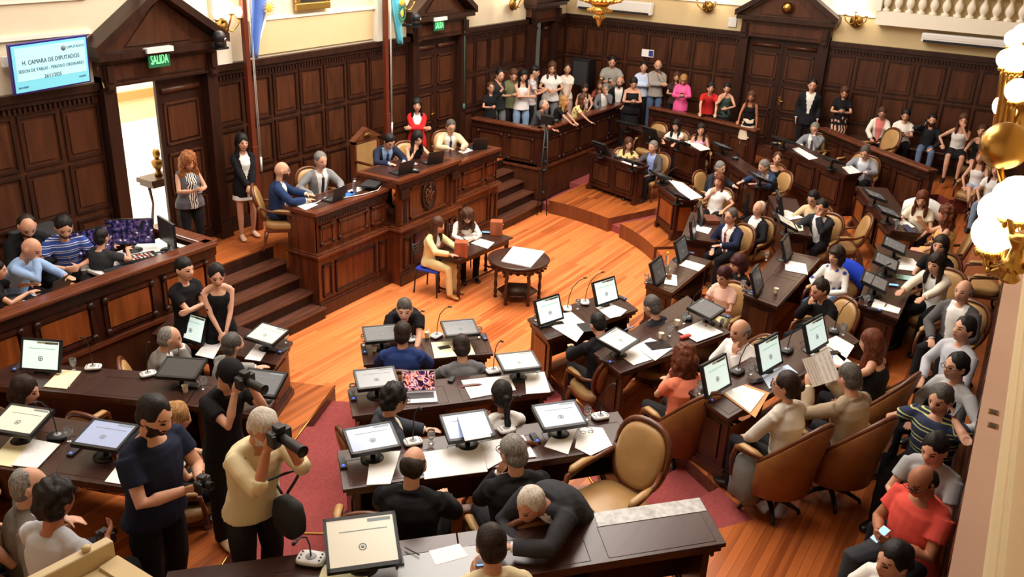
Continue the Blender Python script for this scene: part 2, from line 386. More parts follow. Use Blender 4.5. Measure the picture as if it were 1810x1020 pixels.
T1 = Matrix(((1, 0, 0, 0), (0, -1, 0, WY), (0, 0, 1, 0), (0, 0, 0, 1)))
T2 = Matrix(((0, -1, 0, WX), (1, 0, 0, 0), (0, 0, 1, 0), (0, 0, 0, 1)))
m = MB()
for u0, u1 in ((-1, 7.67), (9.65, 14.67), (16.55, 19.36), (20.74, 21.4)): panelling(m, T1, u0, u1, 1.0, WT)
# plaster above, with its mouldings and shallow panels
m.use(CREAM)
m.box(-1, 21.4, -.3, -.02, 4.15, 8.6, T1)
for u0, u1 in ((-1, 7.9), (9.4, 14.85), (16.35, 19.5), (20.6, 21.4)): m.box(u0, u1, -.3, -.02, WT, 4.15, T1)
m.use(CREAM).box(18.6, 21.4, -1.6, -1.5, .9, 4.2, T1).box(18.6, 18.7, -1.5, -.3, .9, 4.2, T1)
m.use(WHITEP).box(-1, 7.7, -.02, .03, 4.42, 4.47, T1).box(-1, 7.7, -.02, .015, 4.86, 4.95, T1)
m.box(9.75, 10.05, -.02, .08, WT+.03, 8.6, T1).box(13.65, 13.85, -.02, .08, WT+.03, 8.6, T1)
m.use(CREAM2).box(10.55, 13.6, -.02, .012, WT+.08, 4.36, T1)
m.use(WHITEP).box(10.5, 13.65, -.02, .03, 4.36, 4.4, T1)
m.use(WHITEP).box(-1, 21.4, -.02, .05, 4.98, 5.06, T1)
struct(m.build('wall_front'))
TW3 = lambda X: -.13+.022*(X-3.5)
m = MB()
panelling(m, T2, .15, 4.56, 1.2, WT); panelling(m, T2, 6.59, 11.3, 1.2, WT)
m.use(CREAM2).box(-.5, 11.4, -.3, -.02, WT, 8.6, T2)
pb = atX(1650, 40, WX).z
m.use(WHITEP).box(-.5, 3.65, -.02, .28, pb-.12, pb+.16, T2)
m.use(WHITEP).box(3.7, 11.3, -.02, .02, atX(1470, 22, WX).z-.03, 6.5, T2)
m.use(CREAM2).box(-.5, 3.6, -.02, .02, pb+.16, 6.8, T2)
struct(m.build('wall_right'))
# balusters on the side gallery
bt = thing('gallery_balustrade', 'white plaster gallery balustrade above the far right wall', 'balustrade', (WX-.16, 1.8, pb+.16))
pb_ = MB()
pb_.use(WHITEP).lathe([(.075, 0), (.08, .04), (.035, .07), (.05, .1), (.085, .17), (.08, .24), (.035, .34), (.03, .38), (.05, .4), (.05, .44)], seg=12)
me = pb_.mesh('baluster')
for i in range(15):
    o = bpy.data.objects.new('baluster', me); COL.objects.link(o); o.parent = bt; o.location = (0, 1.7-.235*i, 0)
MB().use(WHITEP).box(-.12, .12, -1.85, 1.85, .44, .56).build('handrail', parent=bt)
MB().use(WHITEP).box(-.14, .14, 1.78, 2.1, 0, .9).build('newel', parent=bt)
# near wall on the right below the camera
m = MB()
a3 = math.atan(.022); T3 = Matrix.Translation((3.5, TW3(3.5), 0)) @ Matrix.Rotation(a3, 4, 'Z')
m.use(WALLD).box(-5.5, 18.2, -.24, -.1, .9, WT-.03, T3).box(-5.5, 18.2, -.1, -.01, WT-.16, WT-.03, T3)
for i in range(28):
    for z0, z1 in ((2.81, 3.45), (2.04, 2.68)): m.use(WALLW).box(-5+i*.62, -4.55+i*.62, -.1, -.075, z0, z1, T3)
LEDGE = mat('pinkish painted ledge', (168, 134, 112), .7, kind='noise', rgb2=(160, 127, 105), scale=.6)
m.use(LEDGE).box(-5.5, 18.2, -.13, .03, WT-.03, WT, T3)
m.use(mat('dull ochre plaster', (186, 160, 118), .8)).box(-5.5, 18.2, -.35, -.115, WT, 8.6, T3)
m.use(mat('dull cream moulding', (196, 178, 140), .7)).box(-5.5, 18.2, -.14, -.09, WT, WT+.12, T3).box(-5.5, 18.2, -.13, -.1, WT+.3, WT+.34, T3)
struct(m.build('wall_left'))
for px, py in ((1756, 729), (1755, 753)):
    c = P(px, py, WT)
    o = MB().use(DBRASS).box(-.03, .03, -.025, .025, 0, .004).use(BLACK).box(-.02, .02, -.016, .016, .004, .006).build('socket_plate', loc=(c.x, c.y, WT))
    props(o, 'small brass socket plate on the pink ledge, %s one' % ('upper' if py == 729 else 'lower'), 'socket', 'socket plates on the ledge')
m = MB().use(CREAM).box(-1.3, -1., -1, 11.5, 0, 8.6); struct(m.build('wall_back'))
m = MB().use(WHITEP).box(-1.3, 21.7, -.6, 11.6, 8.6, 8.8); struct(m.build('ceiling'))
# ---------------------------------------------------------------- doors with pediments
def leaf_mb(w, z0, z1, roll=True):
    m = MB().use(WALLD).box(0, w, -.025, .025, z0, z1); h = z1-z0
    def pan(a, b):
        m.use(WALLW)
        for s in (-1, 1):
            y0, y1 = (.025, .045) if s > 0 else (-.045, -.025)
            m.box(.1, w-.1, y0, y1, a, a+.03).box(.1, w-.1, y0, y1, b-.03, b).box(.1, .13, y0, y1, a, b).box(w-.13, w-.1, y0, y1, a, b)
            m.box(.17, w-.17, y0, y1-.006*s if s > 0 else y1, a+.07, b-.07)
    pan(z0+h*.62, z0+h*.86); pan(z0+h*.33, z0+h*.57); pan(z0+h*.06, z0+h*.28)
    if roll:
        for s in (-1, 1): m.use(WALLW).tube([(.08, s*.03, z0+h*.93), (w-.08, s*.03, z0+h*.93)], .05, 10)
    return m
def doorway(n, T, u0, u1, z0, zt, leaves, ball=False, zoff=0):
    d = thing('door_%d' % n, None, None); d['kind'] = 'structure'
    w = .2; uc = (u0+u1)/2
    m = MB().use(WALLD)
    for a, b in ((u0, u0+w), (u1-w, u1)):
        m.box(a, b, -.12, .16, z0, zt+.15, T).box(a-.02, b+.02, 0, .2, z0, z0+.25, T)
        m.box(a+.03, b-.03, .16, .2, zt-.05, zt+.3, T).box(a+.05, b-.05, .2, .24, zt+.08, zt+.3, T).box(a+.045, b-.045, .2, .23, zt-.02, zt+.03, T)
    m.use(WALLW).box(u0, u1, -.12, .14, zt, zt+.38, T); m.use(WALLD).box(u0, u1, .14, .17, zt, zt+.03, T).box(u0+.25, u1-.25, .14, .16, zt+.28, zt+.3, T).box(u0+.25, u1-.25, .14, .16, zt+.07, zt+.09, T)
    m.build('door_frame', parent=d)
    b0 = zt+.38; m = MB().use(WALLD).box(u0-.1, u1+.1, -.1, .3, b0, b0+.09, T)
    pk = b0+.09+(u1-u0)*.36; e = .14
    for s in (-1, 1):
        a = Vector((uc+s*((u1-u0)/2+.14), 0, b0+.07)); p = Vector((uc, 0, pk))
        vs = [Vector((v.x, n_, v.z+dz)) for v in (a, p) for dz in (0, .13) for n_ in (-.1, .34)]
        m.add([T @ v for v in vs], [(0, 1, 3, 2), (4, 6, 7, 5), (0, 4, 5, 1), (2, 3, 7, 6), (0, 2, 6, 4), (1, 5, 7, 3)])
    m.use(WALLW).add([T @ Vector(v) for v in ((u0, .12, b0+.09), (u1, .12, b0+.09), (uc, .12, pk), (u0, -.1, b0+.09), (u1, -.1, b0+.09), (uc, -.1, pk))], [(0, 1, 2), (3, 5, 4)])
    q = .22
    m.use(WALLW).add([T @ Vector(v) for v in ((u0+q*2, .15, b0+.14), (u1-q*2, .15, b0+.14), (uc, .15, pk-.13), (u0+q*2, .1, b0+.14), (u1-q*2, .1, b0+.14), (uc, .1, pk-.13))], [(0, 1, 2), (0, 3, 4, 1), (1, 4, 5, 2), (2, 5, 3, 0)])
    m.build('pediment', parent=d)
    if ball: MB().use(BRASS).ball(T @ Vector((uc, .24, b0+.33)), .13, 20, 12).build('brass_ball', parent=d)
    for (hu, ang, lw) in leaves:
        o = leaf_mb(lw, z0+.02, zt).build('door_leaf', parent=d)
        o.matrix_local = T @ Matrix.Translation((hu, -.03, 0)) @ Matrix.Rotation(math.radians(ang), 4, 'Z')
        hb = MB().use(BRASS).tube([(lw-.08, .03, z0+1.1), (lw-.08, .09, z0+1.1), (lw-.2, .09, z0+1.09)], .012, 6).box(lw-.1, lw-.05, .02, .035, z0+1., z0+1.2).build('door_handle', parent=o)
    return d
doorway(1, T1, 7.66, 9.66, 1.0, 3.7, [(9.46, 180-3, .87)])
doorway(2, T1, 14.66, 16.56, 1.0, 3.68, [(14.86, 0, .75), (16.36, 180, .75)])
doorway(3, T1, 19.35, 20.75, 1.0, 3.66, [(19.56, -14, .62), (20.54, 180, .36)])
y2a, y2b = 4.55, 6.6
doorway(4, T2, y2a, y2b, 1.2, 3.7, [(y2a+.2, 0, .82), (y2b-.2, 180, .82)], ball=True)
# lobby seen through the open door
LY = P(235, 214, 1.0).y; LZ0, LZ1 = atY(235, 175, LY).z, atY(235, 160, LY).z
m = MB().use(mat('pale lobby floor', (246, 240, 224), .5)).box(6.5, 19, WY+.13, LY+.5, .9, 1.0)
m.use(mat('lobby cream wall', (238, 212, 168), .7)).box(6.5, 19, LY, LY+.2, 1.0, LZ0).use(WHITEP).box(6.5, 19, LY, LY+.2, LZ0, 8).box(6.3, 6.5, WY+.31, LY, 1., 8).box(19, 19.2, WY+.31, LY, 1., 8)
m.use(mat('lobby orange band', (230, 140, 80), .6)).box(6.5, 19, LY-.08, LY, LZ0, LZ1)
m.use(WHITEP).box(6.3, 19.2, WY+.3, LY+.2, 8, 8.1)
struct(m.build('floor'))
area('lobby_light', (11, 15.5, 7.5), 5, 1100, (1, .96, .9))
# bronze on a pedestal table out in the lobby
bl = atY(264, 262, 12.6)
t = thing('console_table', 'small dark console with a bronze bust seen through the open door', 'table', (bl.x+.12, 12.6, 1.0))
MB().use(DESKW).box(-.3, .3, -.2, .2, .72, .8).box(-.26, .26, -.17, .17, .66, .72).build('tabletop', parent=t)
for sx in (-.22, .22): MB().use(DESKW).tube([(sx, 0, .68), (sx*.8, 0, .35), (sx*1.1, 0, .01)], [.03, .02, .03], 8).build('leg', parent=t)
MB().use(DBRASS).lathe([(.07, .8), (.05, .86), (.04, .9), (.09, .98), (.1, 1.05), (.04, 1.1)], seg=12).ball((0, 0, 1.18), (.06, .075, .09)).build('bust', parent=t)
# ---------------------------------------------------------------- balustraded pens
def W(p, z=0.): return Vector((p[0], p[1], z))
def panel_run(m, p, q, z0, z1, fancy=True, field=ORNG, frame_m=DESKW):
    """raised panels along the outer face of a straight run p->q (outer side = left of p->q)"""
    p = W(p); q = W(q); L = (q-p).length; u = (q-p)/L; nn = Vector((-u.y, u.x, 0))
    T = Matrix(((u.x, nn.x, 0, p.x), (u.y, nn.y, 0, p.y), (0, 0, 1, 0), (0, 0, 0, 1)))
    n = max(1, round(L/.85)); w = L/n
    for i in range(n):
        a, b = w*i+.07, w*(i+1)-.07
        m.use(frame_m)
        m.box(a, b, 0, .03, z1-.04, z1, T).box(a, b, 0, .03, z0, z0+.04, T).box(a, a+.04, 0, .03, z0, z1, T).box(b-.04, b, 0, .03, z0, z1, T)
        m.use(field).box(a+.07, b-.07, 0, .018, z0+.07, z1-.07, T)
        if fancy:
            m.use(WALLD)
            for x in (a+.03, b-.03):
                for z in (z0+.03, z1-.03): m.lathe([(.045, 0), (.045, .03), (.025, .045)], T @ Vector((x, .02, z)), 10, ax=nn)
    return m
def pen_wall(name, label, pts, zt, zl, zb, outer=1, fancy=True, group=None, field=None):
    """wall of a pen along a polyline; outer=+1: outside is on the left of the direction of travel"""
    t = thing(name, label, 'balustrade', (0, 0, 0))
    lo = MB(); up = MB(); rail = MB()
    for p, q in zip(pts, pts[1:]):
        p = W(p); q = W(q); u = (q-p).normalized(); nn = Vector((-u.y, u.x, 0))*outer
        e = u*.045
        def slab(m, mt, a, b, z0, z1):
            c = [p-e+nn*a, q+e+nn*a, q+e+nn*b, p-e+nn*b]; m.use(mt).prism([(v.x, v.y) for v in c], z0, z1)
        slab(lo, WALLW, -.06, .06, zb, zl); slab(lo, WALLD, .06, .075, zb, zb+.2)
        slab(lo, RAILW, -.07, .1, zl, zl+.05)
        slab(up, DESKW, -.05, .05, zl+.05, zt-.06); slab(up, WALLD, .05, .075, zt-.2, zt-.06)
        slab(rail, RAILW, -.11, .13, zt-.06, zt)
        a, b = (p+nn*.05, q+nn*.05)
        if outer < 0: a, b = b, a
        panel_run(up, a+ (b-a).normalized()*.05, b-(b-a).normalized()*.05, zl+.12, zt-.24, fancy, field=field or (ORNG if fancy else WALLW))
    lo.build('plinth', parent=t); up.build('panel', parent=t); rail.build('top_rail', parent=t, bev=.02)
    return t
pen_wall('booth_balustrade', 'long carved wooden balustrade round the broadcast booth at left', [(1.5, 9.5), (7.83, 9.5), (7.83, 10.6)], 1.8, .95, 0, -1)
pen_wall('guest_balustrade', 'dark panelled balustrade of the crowded guest pen right of the presidium', [(16.9, 11.1), (16.9, 9.38), (21.0, 9.28)], 1.82, .9, 0, -1, fancy=True, field=WALLW)
a, b = P(1153, 188, 1.9), P(1338, 228, 1.9)
pen_wall('rear_balustrade', 'dark panelled balustrade the standing visitors lean on before the far door', [(a.x, a.y), ((a.x+b.x)/2+.1, (a.y+b.y)/2), (b.x, b.y)], 1.9, 1.0, .5, -1, fancy=False)
a, b, c_ = P(1456, 225, 2.0), P(1535, 257, 2.0), P(1648, 299, 2.0)
pen_wall('rear_balustrade', 'dark panelled balustrade in front of the visitors seated at far right', [(a.x, a.y), (b.x, b.y), (c_.x, c_.y)], 2.0, 1.0, .5, -1, fancy=False)
# ---------------------------------------------------------------- presidium
pr = thing('presidium_desk', 'great carved walnut presidium desk with a raised centre and an oval crest', 'desk', (12.38, 9.3, 0))
def PX(x): return x-12.38
X0, X1, RA, RB = 9.72, 15.05, 11.5, 13.26
m = MB().use(PRESW).box(PX(X0), PX(RA), -.02, .62, 0, 1.0).box(PX(RB), PX(X1), -.02, .62, 0, 1.0).box(PX(RA), PX(RB), -.26, .62, 0, 1.0)
def fr(mm, a, b, z0, z1, y, mt=WALLD, wd=.035, d=.03):
    mm.use(mt).box(a, b, y-d, y, z1-wd, z1).box(a, b, y-d, y, z0, z0+wd).box(a, a+wd, y-d, y, z0, z1).box(b-wd, b, y-d, y, z0, z1)
for a, b, y in ((X0, RA, -.02), (RB, X1, -.02), (RA, RB, -.26)):
    a, b = PX(a), PX(b); m.use(DESKW).box(a-.03, b+.03, y-.05, y, 0, .2).box(a-.02, b+.02, y-.03, y, .2, .24)
    fr(m, a+.08, a+.3, .3, .86, y); fr(m, a+.38, b-.38, .3, .86, y); fr(m, b-.3, b-.08, .3, .86, y)
m.use(WALLD).box(PX(X0)-.03, PX(X0), 0, .6, 0, .2)
fr2 = MB()
m.build('lower_body', parent=pr, bev=.006)
m = MB()
for a, b, y, y2, z in ((X0, RA, -.02, .62, 1.), (RB, X1, -.02, .62, 1.), (RA, RB, -.26, .62, 1.)):
    m.use(RAILW).box(PX(a)-.05, PX(b)+.05, y-.06, y2+.02, z, z+.045).use(PRESW).box(PX(a)-.025, PX(b)+.025, y-.03, y2, z+.045, z+.07)
m.build('ledge', parent=pr, bev=.01)
m = MB()
for a, b, y, zt in ((X0, RA, .03, 1.7), (RB, X1, .03, 1.7), (RA, RB, -.21, 1.86)):
    a, b = PX(a), PX(b)
    m.use(PRESW).box(a+.02, b-.02, y, y+.06, 1.07, zt); 
    m.use(WALLD).box(a, b, y-.05, y, zt-.09, zt)
    for i in range(int((b-a)/.06)): m.box(a+.01+i*.06, a+.045+i*.06, y-.07, y-.05, zt-.13, zt-.09)
    if a > -1.5 and b < 1.5:
        for s in (-1, 1):
            x = s*.74; m.use(PRESW).box(x-.09, x+.09, y-.05, y, 1.07, zt-.13); m.use(WALLD).box(x-.11, x+.11, y-.08, y-.02, zt-.28, zt-.13)
            for q in (-.04, 0, .04): m.box(x+q-.01, x+q+.01, y-.06, y-.05, 1.12, zt-.3)
        fr(m, -.56, .56, 1.14, zt-.15, y, PRESW)
    else:
        L = b-a
        for q0, q1 in ((.06, .24), (.3, .7), (.76, .94)):
            fr(m, a+L*q0, a+L*q1, 1.16, zt-.2, y, PRESW, .03)
            m.use(PRESW).box(a+L*q0+.06, a+L*q1-.06, y-.012, y, 1.24, zt-.28)
            m.use(WALLD)
            for x in (a+L*q0+.03, a+L*q1-.03):
                for z in (1.19, zt-.23): m.ball((x, y-.03, z), (.035, .025, .04), 8, 6)
m.use(PRESW).box(PX(X0)+.0, PX(X0)+.05, .03, .6, 1.07, 1.7).box(PX(X1)-.05, PX(X1), .03, .6, 1.07, 1.7)
fm = MB().use(WALLD).box(PX(X0)-.02, PX(X0), .1, .5, 1.15, 1.2).box(PX(X0)-.02, PX(X0), .1, .5, 1.5, 1.55)
m.build('carved_front', parent=pr)
m = MB().use(RAILW)
m.box(PX(X0)-.04, PX(RA), -.05, .64, 1.7, 1.755).box(PX(RB), PX(X1)+.04, -.05, .64, 1.7, 1.755).box(PX(RA)-.04, PX(RB)+.04, -.29, .66, 1.86, 1.915)
m.use(DESKT).box(PX(X0)+.1, PX(RA)-.05, .1, .6, 1.755, 1.758).box(PX(RA)+.08, PX(RB)-.08, -.15, .6, 1.915, 1.918).box(PX(RB)+.05, PX(X1)-.1, .1, .6, 1.755, 1.758)
m.use(PRESW).box(PX(RA)-.02, PX(RA)+.03, -.2, .6, 1.75, 1.86).box(PX(RB)-.03, PX(RB)+.02, -.2, .6, 1.75, 1.86)
m.build('desktop', parent=pr, bev=.012)
m = MB().use(WALLD).lathe([(.26, 0), (.26, .035), (.21, .05), (.2, .03), (.0, .03)], (0, -.21, 1.46), 28, ax=(0, -1, 0), sx=.8, sy=1.1)
sd = random.Random(3)
m.use(PRESW)
for i in range(26):
    a, r = sd.random()*6.28, sd.random()**.5; m.ball((math.cos(a)*r*.12, -.245, 1.46+math.sin(a)*r*.17), (.025, .018, .03), 7, 5)
m.ball((0, -.25, 1.46), (.06, .03, .09), 10, 8).ball((0, -.25, 1.6), (.04, .03, .03), 8, 6)
m.build('oval_crest', parent=pr)
DESKS = []
def deskyaw(q, tier):
    best = None
    for a, b, y, t_, c in DESKS:
        if t_ != tier: continue
        d = b-a; u = min(1, max(0, (Vector((q.x, q.y, 0))-a).dot(d)/d.dot(d))); r = (Vector((q.x, q.y, 0))-(a+d*u)).length
        if best is None or r < best[0]: best = (r, y)
    return best[1] if best and best[0] < 1.2 else outyaw(q)
# ---------------------------------------------------------------- deputies' desks
def desk(label, A, B, C, D, tier, orange=False, front=True, endA=True, endB=True, lids=2, name='deputy_desk', scale_h=DT, lidm=DESKT):
    """A,B front corners (arena side); C,D rear corners (C next to B)"""
    zf = TIER[tier]; A, B, C, D = [Vector((p[0], p[1], 0)) for p in (A, B, C, D)]
    O = (A+B)/2; rz = math.atan2(B.y-A.y, B.x-A.x); R = Matrix.Rotation(-rz, 3, 'Z')
    A, B, C, D = [R @ (p-O) for p in (A, B, C, D)]
    t = thing(name, label, 'desk', (O.x, O.y, zf), rz)
    n = Vector((0, 1, 0)) if (C+D).y > 0 else Vector((0, -1, 0)); s = n.y
    rr_ = Matrix.Rotation(rz, 3, 'Z'); DESKS.append((O+rr_ @ A, O+rr_ @ B, rz+(PI/2 if s > 0 else -PI/2), tier, O+rr_ @ ((C+D)/2)))
    cen = (A+B+C+D)/4
    def ins(p, k): return p+(cen-p).normalized()*k
    def q(*ps): return [(p.x, p.y) for p in ps]
    h = scale_h
    m = MB().use(DESKT).prism(q(A, B, C, D), h-.035, h).use(DESKW).prism(q(ins(A, .03), ins(B, .03), ins(C, .03), ins(D, .03)), h-.075, h-.035)
    # writing lids: scribed frames
    for i in range(lids):
        f0, f1 = (i+.07)/lids, (i+.93)/lids
        def bl(u, v): return (A*(1-u)+B*u)*(1-v)+(D*(1-u)+C*u)*v
        for (u0, v0, u1, v1) in ((f0, .3, f1, .3), (f0, .93, f1, .93), (f0, .3, f0, .93), (f1, .3, f1, .93)):
            a, b = bl(u0, v0), bl(u1, v1); m.use(WALLD).tube([(a.x, a.y, h), (b.x, b.y, h)], .004, 4)
    m.build('desktop', parent=t, bev=.008)
    a, b, c, d = ins(A, .07), ins(B, .07), ins(C, .1), ins(D, .1)
    m = MB().use(DESKW)
    fa = Vector((a.x, a.y+s*.05, 0)); fb = Vector((b.x, b.y+s*.05, 0))
    m.prism(q(a, b, fb, fa), .1, h-.07)
    aa, bb = (a, b)
    o1, o2 = (a, b) if s > 0 else (b, a)
    o1, o2 = o2, o1
    o1_, o2_ = Vector((o1.x, o1.y, 0)), Vector((o2.x, o2.y, 0))
    panel_run(m, o1_, o2_, .2, h-.13, fancy=False, field=ORNG if orange else WALLW)
    m.build('front_panel', parent=t)
    for flag, f, r in ((endA, a, d), (endB, b, c)):
        if not flag: continue
        dirr = (r-f).normalized(); w = .055*(1 if f.x < 0 else -1)
        f2, r2 = f+Vector((w, 0, 0)), r+Vector((w, 0, 0)); rm = f+(r-f)*.95
        e = MB().use(DESKW).prism(q(f, rm, rm+Vector((w, 0, 0)), f2), .1, h-.07)
        ow = -.015 if w > 0 else .015
        f3 = f+(r-f)*.2; r3 = f+(r-f)*.78
        e.use(ORNG if orange else WALLW).prism(q(f3, r3, r3+Vector((ow, 0, 0)), f3+Vector((ow, 0, 0))), .2, h-.18)
        e.use(WALLD).prism(q(f-dirr*.02, r, r+Vector((ow*1.6, 0, 0)), f-dirr*.02+Vector((ow*1.6, 0, 0))), h-.13, h-.07)
        e.build('side_panel', parent=t)
        g = MB().use(DESKW).prism(q(f-dirr*.05-Vector((w*.6, 0, 0)), r+dirr*.02-Vector((w*.6, 0, 0)), r+dirr*.02+Vector((w*1.5, 0, 0)), f-dirr*.05+Vector((w*1.5, 0, 0))), 0, .08).prism(q(f-dirr*.02-Vector((w*.3, 0, 0)), r-Vector((w*.3, 0, 0)), r+Vector((w*1.2, 0, 0)), f-dirr*.02+Vector((w*1.2, 0, 0))), .08, .12)
        g.build('plinth', parent=t)
    if not (endA and endB):
        MB().use(DESKW).prism(q(a, b, fb, fa), 0, .1).build('plinth', parent=t)
    m = MB().use(DESKW).prism(q(a+Vector((.05, s*.05, 0)), b+Vector((-.05, s*.05, 0)), a*.55+d*.45 if False else (b+(c-b)*.6)+Vector((-.06, 0, 0)), (a+(d-a)*.6)+Vector((.06, 0, 0))), h-.2, h-.18)
    m.build('shelf', parent=t)
    return t
def pq(tier, *pts, h=DT): return [P(x, y, TIER[tier]+h) for x, y in pts]
def pd(label, tier, A, B, C, D, **k):
    A, B, C, D = pq(tier, A, B, C, D, h=k.get('scale_h', DT)); return desk(label, A, B, C, D, tier, **k)
# front, front, rear, rear   (pixel corners of the table top -> points on the desk-top plane)
pd('front-row desk in the bottom centre where the man in a royal blue suit sits', 1, (637, 607), (859, 588), (872, 625), (643, 645))
pd('second-row desk in the bottom centre carrying the open silver laptop', 2, (614, 688), (955, 650), (980, 691), (623, 736))
pd('third-row desk covered in papers before the bald man in black', 3, (596, 797), (1092, 727), (1130, 788), (606, 866), lids=3)
pd('front-row desk with two lit monitors beside the wooden arena floor', 1, (932, 563), (1084, 514), (1128, 547), (968, 601), orange=True)
pd('second-row desk with two flat grey monitors and open papers', 2, (1050, 624), (1215, 522), (1292, 588), (1097, 660))
pd('third-row desk with three lit white monitors at right of centre', 3, (1217, 692), (1462, 556), (1520, 603), (1287, 740), lids=3)
pd('front-row desk with two grey monitors and a yellow-capped bottle', 1, (1139, 498), (1203, 446), (1258, 461), (1188, 518))
pd('front-row desk with a brown leather case, before the man with a red tie', 1, (1204, 420), (1221, 374), (1290, 386), (1265, 428))
pd('front-row desk with golden panelled front before the woman in a white blouse', 1, (1197, 353), (1161, 327), (1186, 312), (1236, 354), orange=True, scale_h=.86)
pd('front-row desk at the far end of the arena by the floral-shirt woman', 1, (1130, 297), (1040, 268), (1082, 262), (1148, 293), scale_h=.86)
pd('long second-row desk before the two young women at far centre', 2, (1240, 267), (1095, 220), (1120, 215), (1256, 263), scale_h=.86)
pd('second-row desk the man in a blue jacket reaches across', 2, (1344, 326), (1262, 268), (1292, 268), (1374, 322), scale_h=.86)
pd('second-row desk before the man in a dark suit holding his chin', 2, (1392, 411), (1358, 345), (1408, 352), (1436, 417), scale_h=.86)
pd('second-row desk with white booklet before the woman on the blue draped chair', 2, (1314, 520), (1376, 440), (1452, 456), (1374, 542))
pd('third-row desk with three tilted grey monitors at right', 3, (1516, 536), (1553, 430), (1640, 448), (1588, 564), lids=3)
pd('third-row desk with golden panels before the woman in a cream sleeveless blouse', 3, (1576, 407), (1514, 329), (1568, 332), (1628, 413), orange=True)
pd('long third-row desk before the two men in grey suits', 3, (1496, 309), (1362, 253), (1402, 250), (1526, 305), lids=3, scale_h=.86)
pd('front-row desk at left centre before the two men in grey jackets', 1, (318, 545), (518, 604), (488, 645), (268, 590))
pd('second-row desk at far left with yellow pad and white cup', 2, (30, 640), (362, 664), (326, 716), (-60, 677), lids=2)
pd('short second-row desk behind the photographer in a cap', 2, (364, 664), (498, 682), (470, 737), (328, 716), lids=1)
pd('third-row desk at lower left with yellow folder and printed sheet', 3, (-70, 712), (330, 772), (262, 868), (-90, 815), lids=2)
zt4 = TIER[4]+DT
A_, B_, = P(808, 942, zt4), P(1238, 880, zt4)
C_ = P(1284, 960, zt4); D_ = A_+(C_-B_)
LIDG = mat('worn pale desk edge', (200, 200, 198), .4, kind='noise', rgb2=(150, 148, 146), scale=6)
d4 = desk('large dark desk at the bottom edge with a worn whitish strip', A_, B_, C_, D_, 4, lids=2, name='deputy_desk')
f_ = (B_-A_)
R4 = Matrix.Rotation(-math.atan2(f_.y, f_.x), 3, 'Z'); o4 = (A_+B_)/2
strip = MB().use(LIDG)
s1 = [R4 @ (v-o4) for v in (A_+f_*.54, B_-f_*.005, B_-f_*.005+(C_-B_)*.3, A_+f_*.54+(C_-B_)*.3)]
strip.prism([(v.x, v.y) for v in s1], DT, DT+.004).build('worn_strip', parent=d4)
A_, B_ = P(296, 1010, zt4), P(806, 942, zt4); off = (C_-P(1238, 880, zt4))
desk('bottom-edge desk carrying the big bright monitor and white conference microphone', A_, B_, B_+off, A_+off, 4, lids=3)
# ---------------------------------------------------------------- chairs
def make_chair(oval=True):
    t = thing('armchair', None, None)
    bw = .25 if oval else .28; bh = .56 if oval else .6
    def back_ring(k, y, dz=0.):    # outline of the back
        out = []
        for i in range(28):
            a = 2*PI*i/28; c, s = math.cos(a), math.sin(a)
            e = 2.6; x = bw*k*(abs(c)**(2/e))*(1 if c > 0 else -1); z = (bh*.5*k)*(abs(s)**(2/e))*(1 if s > 0 else -1)
            yy = y-.16*(z+bh/2)/bh - (.0 if oval else -.35*(x/bw)**2*.35)
            out.append(Vector((x*(1-.1*(1 if z < 0 else 0)*abs(z)/bh*2), yy, .47+bh/2+z+dz)))
        return out
    MB().use(TAN).loft([back_ring(.3, -.19), back_ring(.75, -.185), back_ring(.9, -.2), back_ring(.93, -.22)]).build('backrest', parent=t)
    MB().use(TANB).loft([back_ring(.93, -.225), back_ring(.9, -.27), back_ring(.6, -.285), back_ring(.2, -.285)]).build('back_cover', parent=t)
    rg = back_ring(1., -.235); MB().use(CHW).tube(rg+[rg[0]], .026, 8).build('back_frame', parent=t)
    st = []
    for (k, z) in ((.9, .36), (1., .38), (1.02, .44), (.96, .47), (.6, .485), (.1, .49)):
        st.append([Vector((math.copysign(abs(math.cos(a))**.6, math.cos(a))*.27*k, .04+math.copysign(abs(math.sin(a))**.6, math.sin(a))*.27*k, z)) for a in [2*PI*i/24 for i in range(24)]])
    MB().use(TAN).loft(st).build('seat', parent=t)
    MB().use(CHW).box(-.25, .25, -.22, .3, .31, .37).build('seat_frame', parent=t, bev=.02)
    for s in (-1, 1):
        ar = MB().use(CHW).tube([(s*.29, .26, .36), (s*.31, .24, .52), (s*.3, .22, .63), (s*.3, .05, .66), (s*.28, -.14, .68), (s*.24, -.27, .72)], [.022, .02, .026, .024, .022, .02], 8).build('armrest', parent=t)
        MB().use(TAN).tube([(s*.3, .2, .665), (s*.3, .16, .685), (s*.3, .02, .695), (s*.285, -.08, .69)], [(.015, .012), (.035, .022), (.035, .022), (.015, .012)], 10, xdir=Vector((1, 0, 0))).build('arm_pad', parent=ar)
        for y, l in ((.24, 0), (-.2, 1)):
            MB().use(CHW).tube([(s*.23, y, .33), (s*.25, y+(.03 if not l else -.03), .2), (s*.235, y+(.02 if not l else -.04), .08), (s*.26, y+(.05 if not l else -.08), .012)], [.035, .026, .018, .022], 8).build('leg', parent=t)
    return t
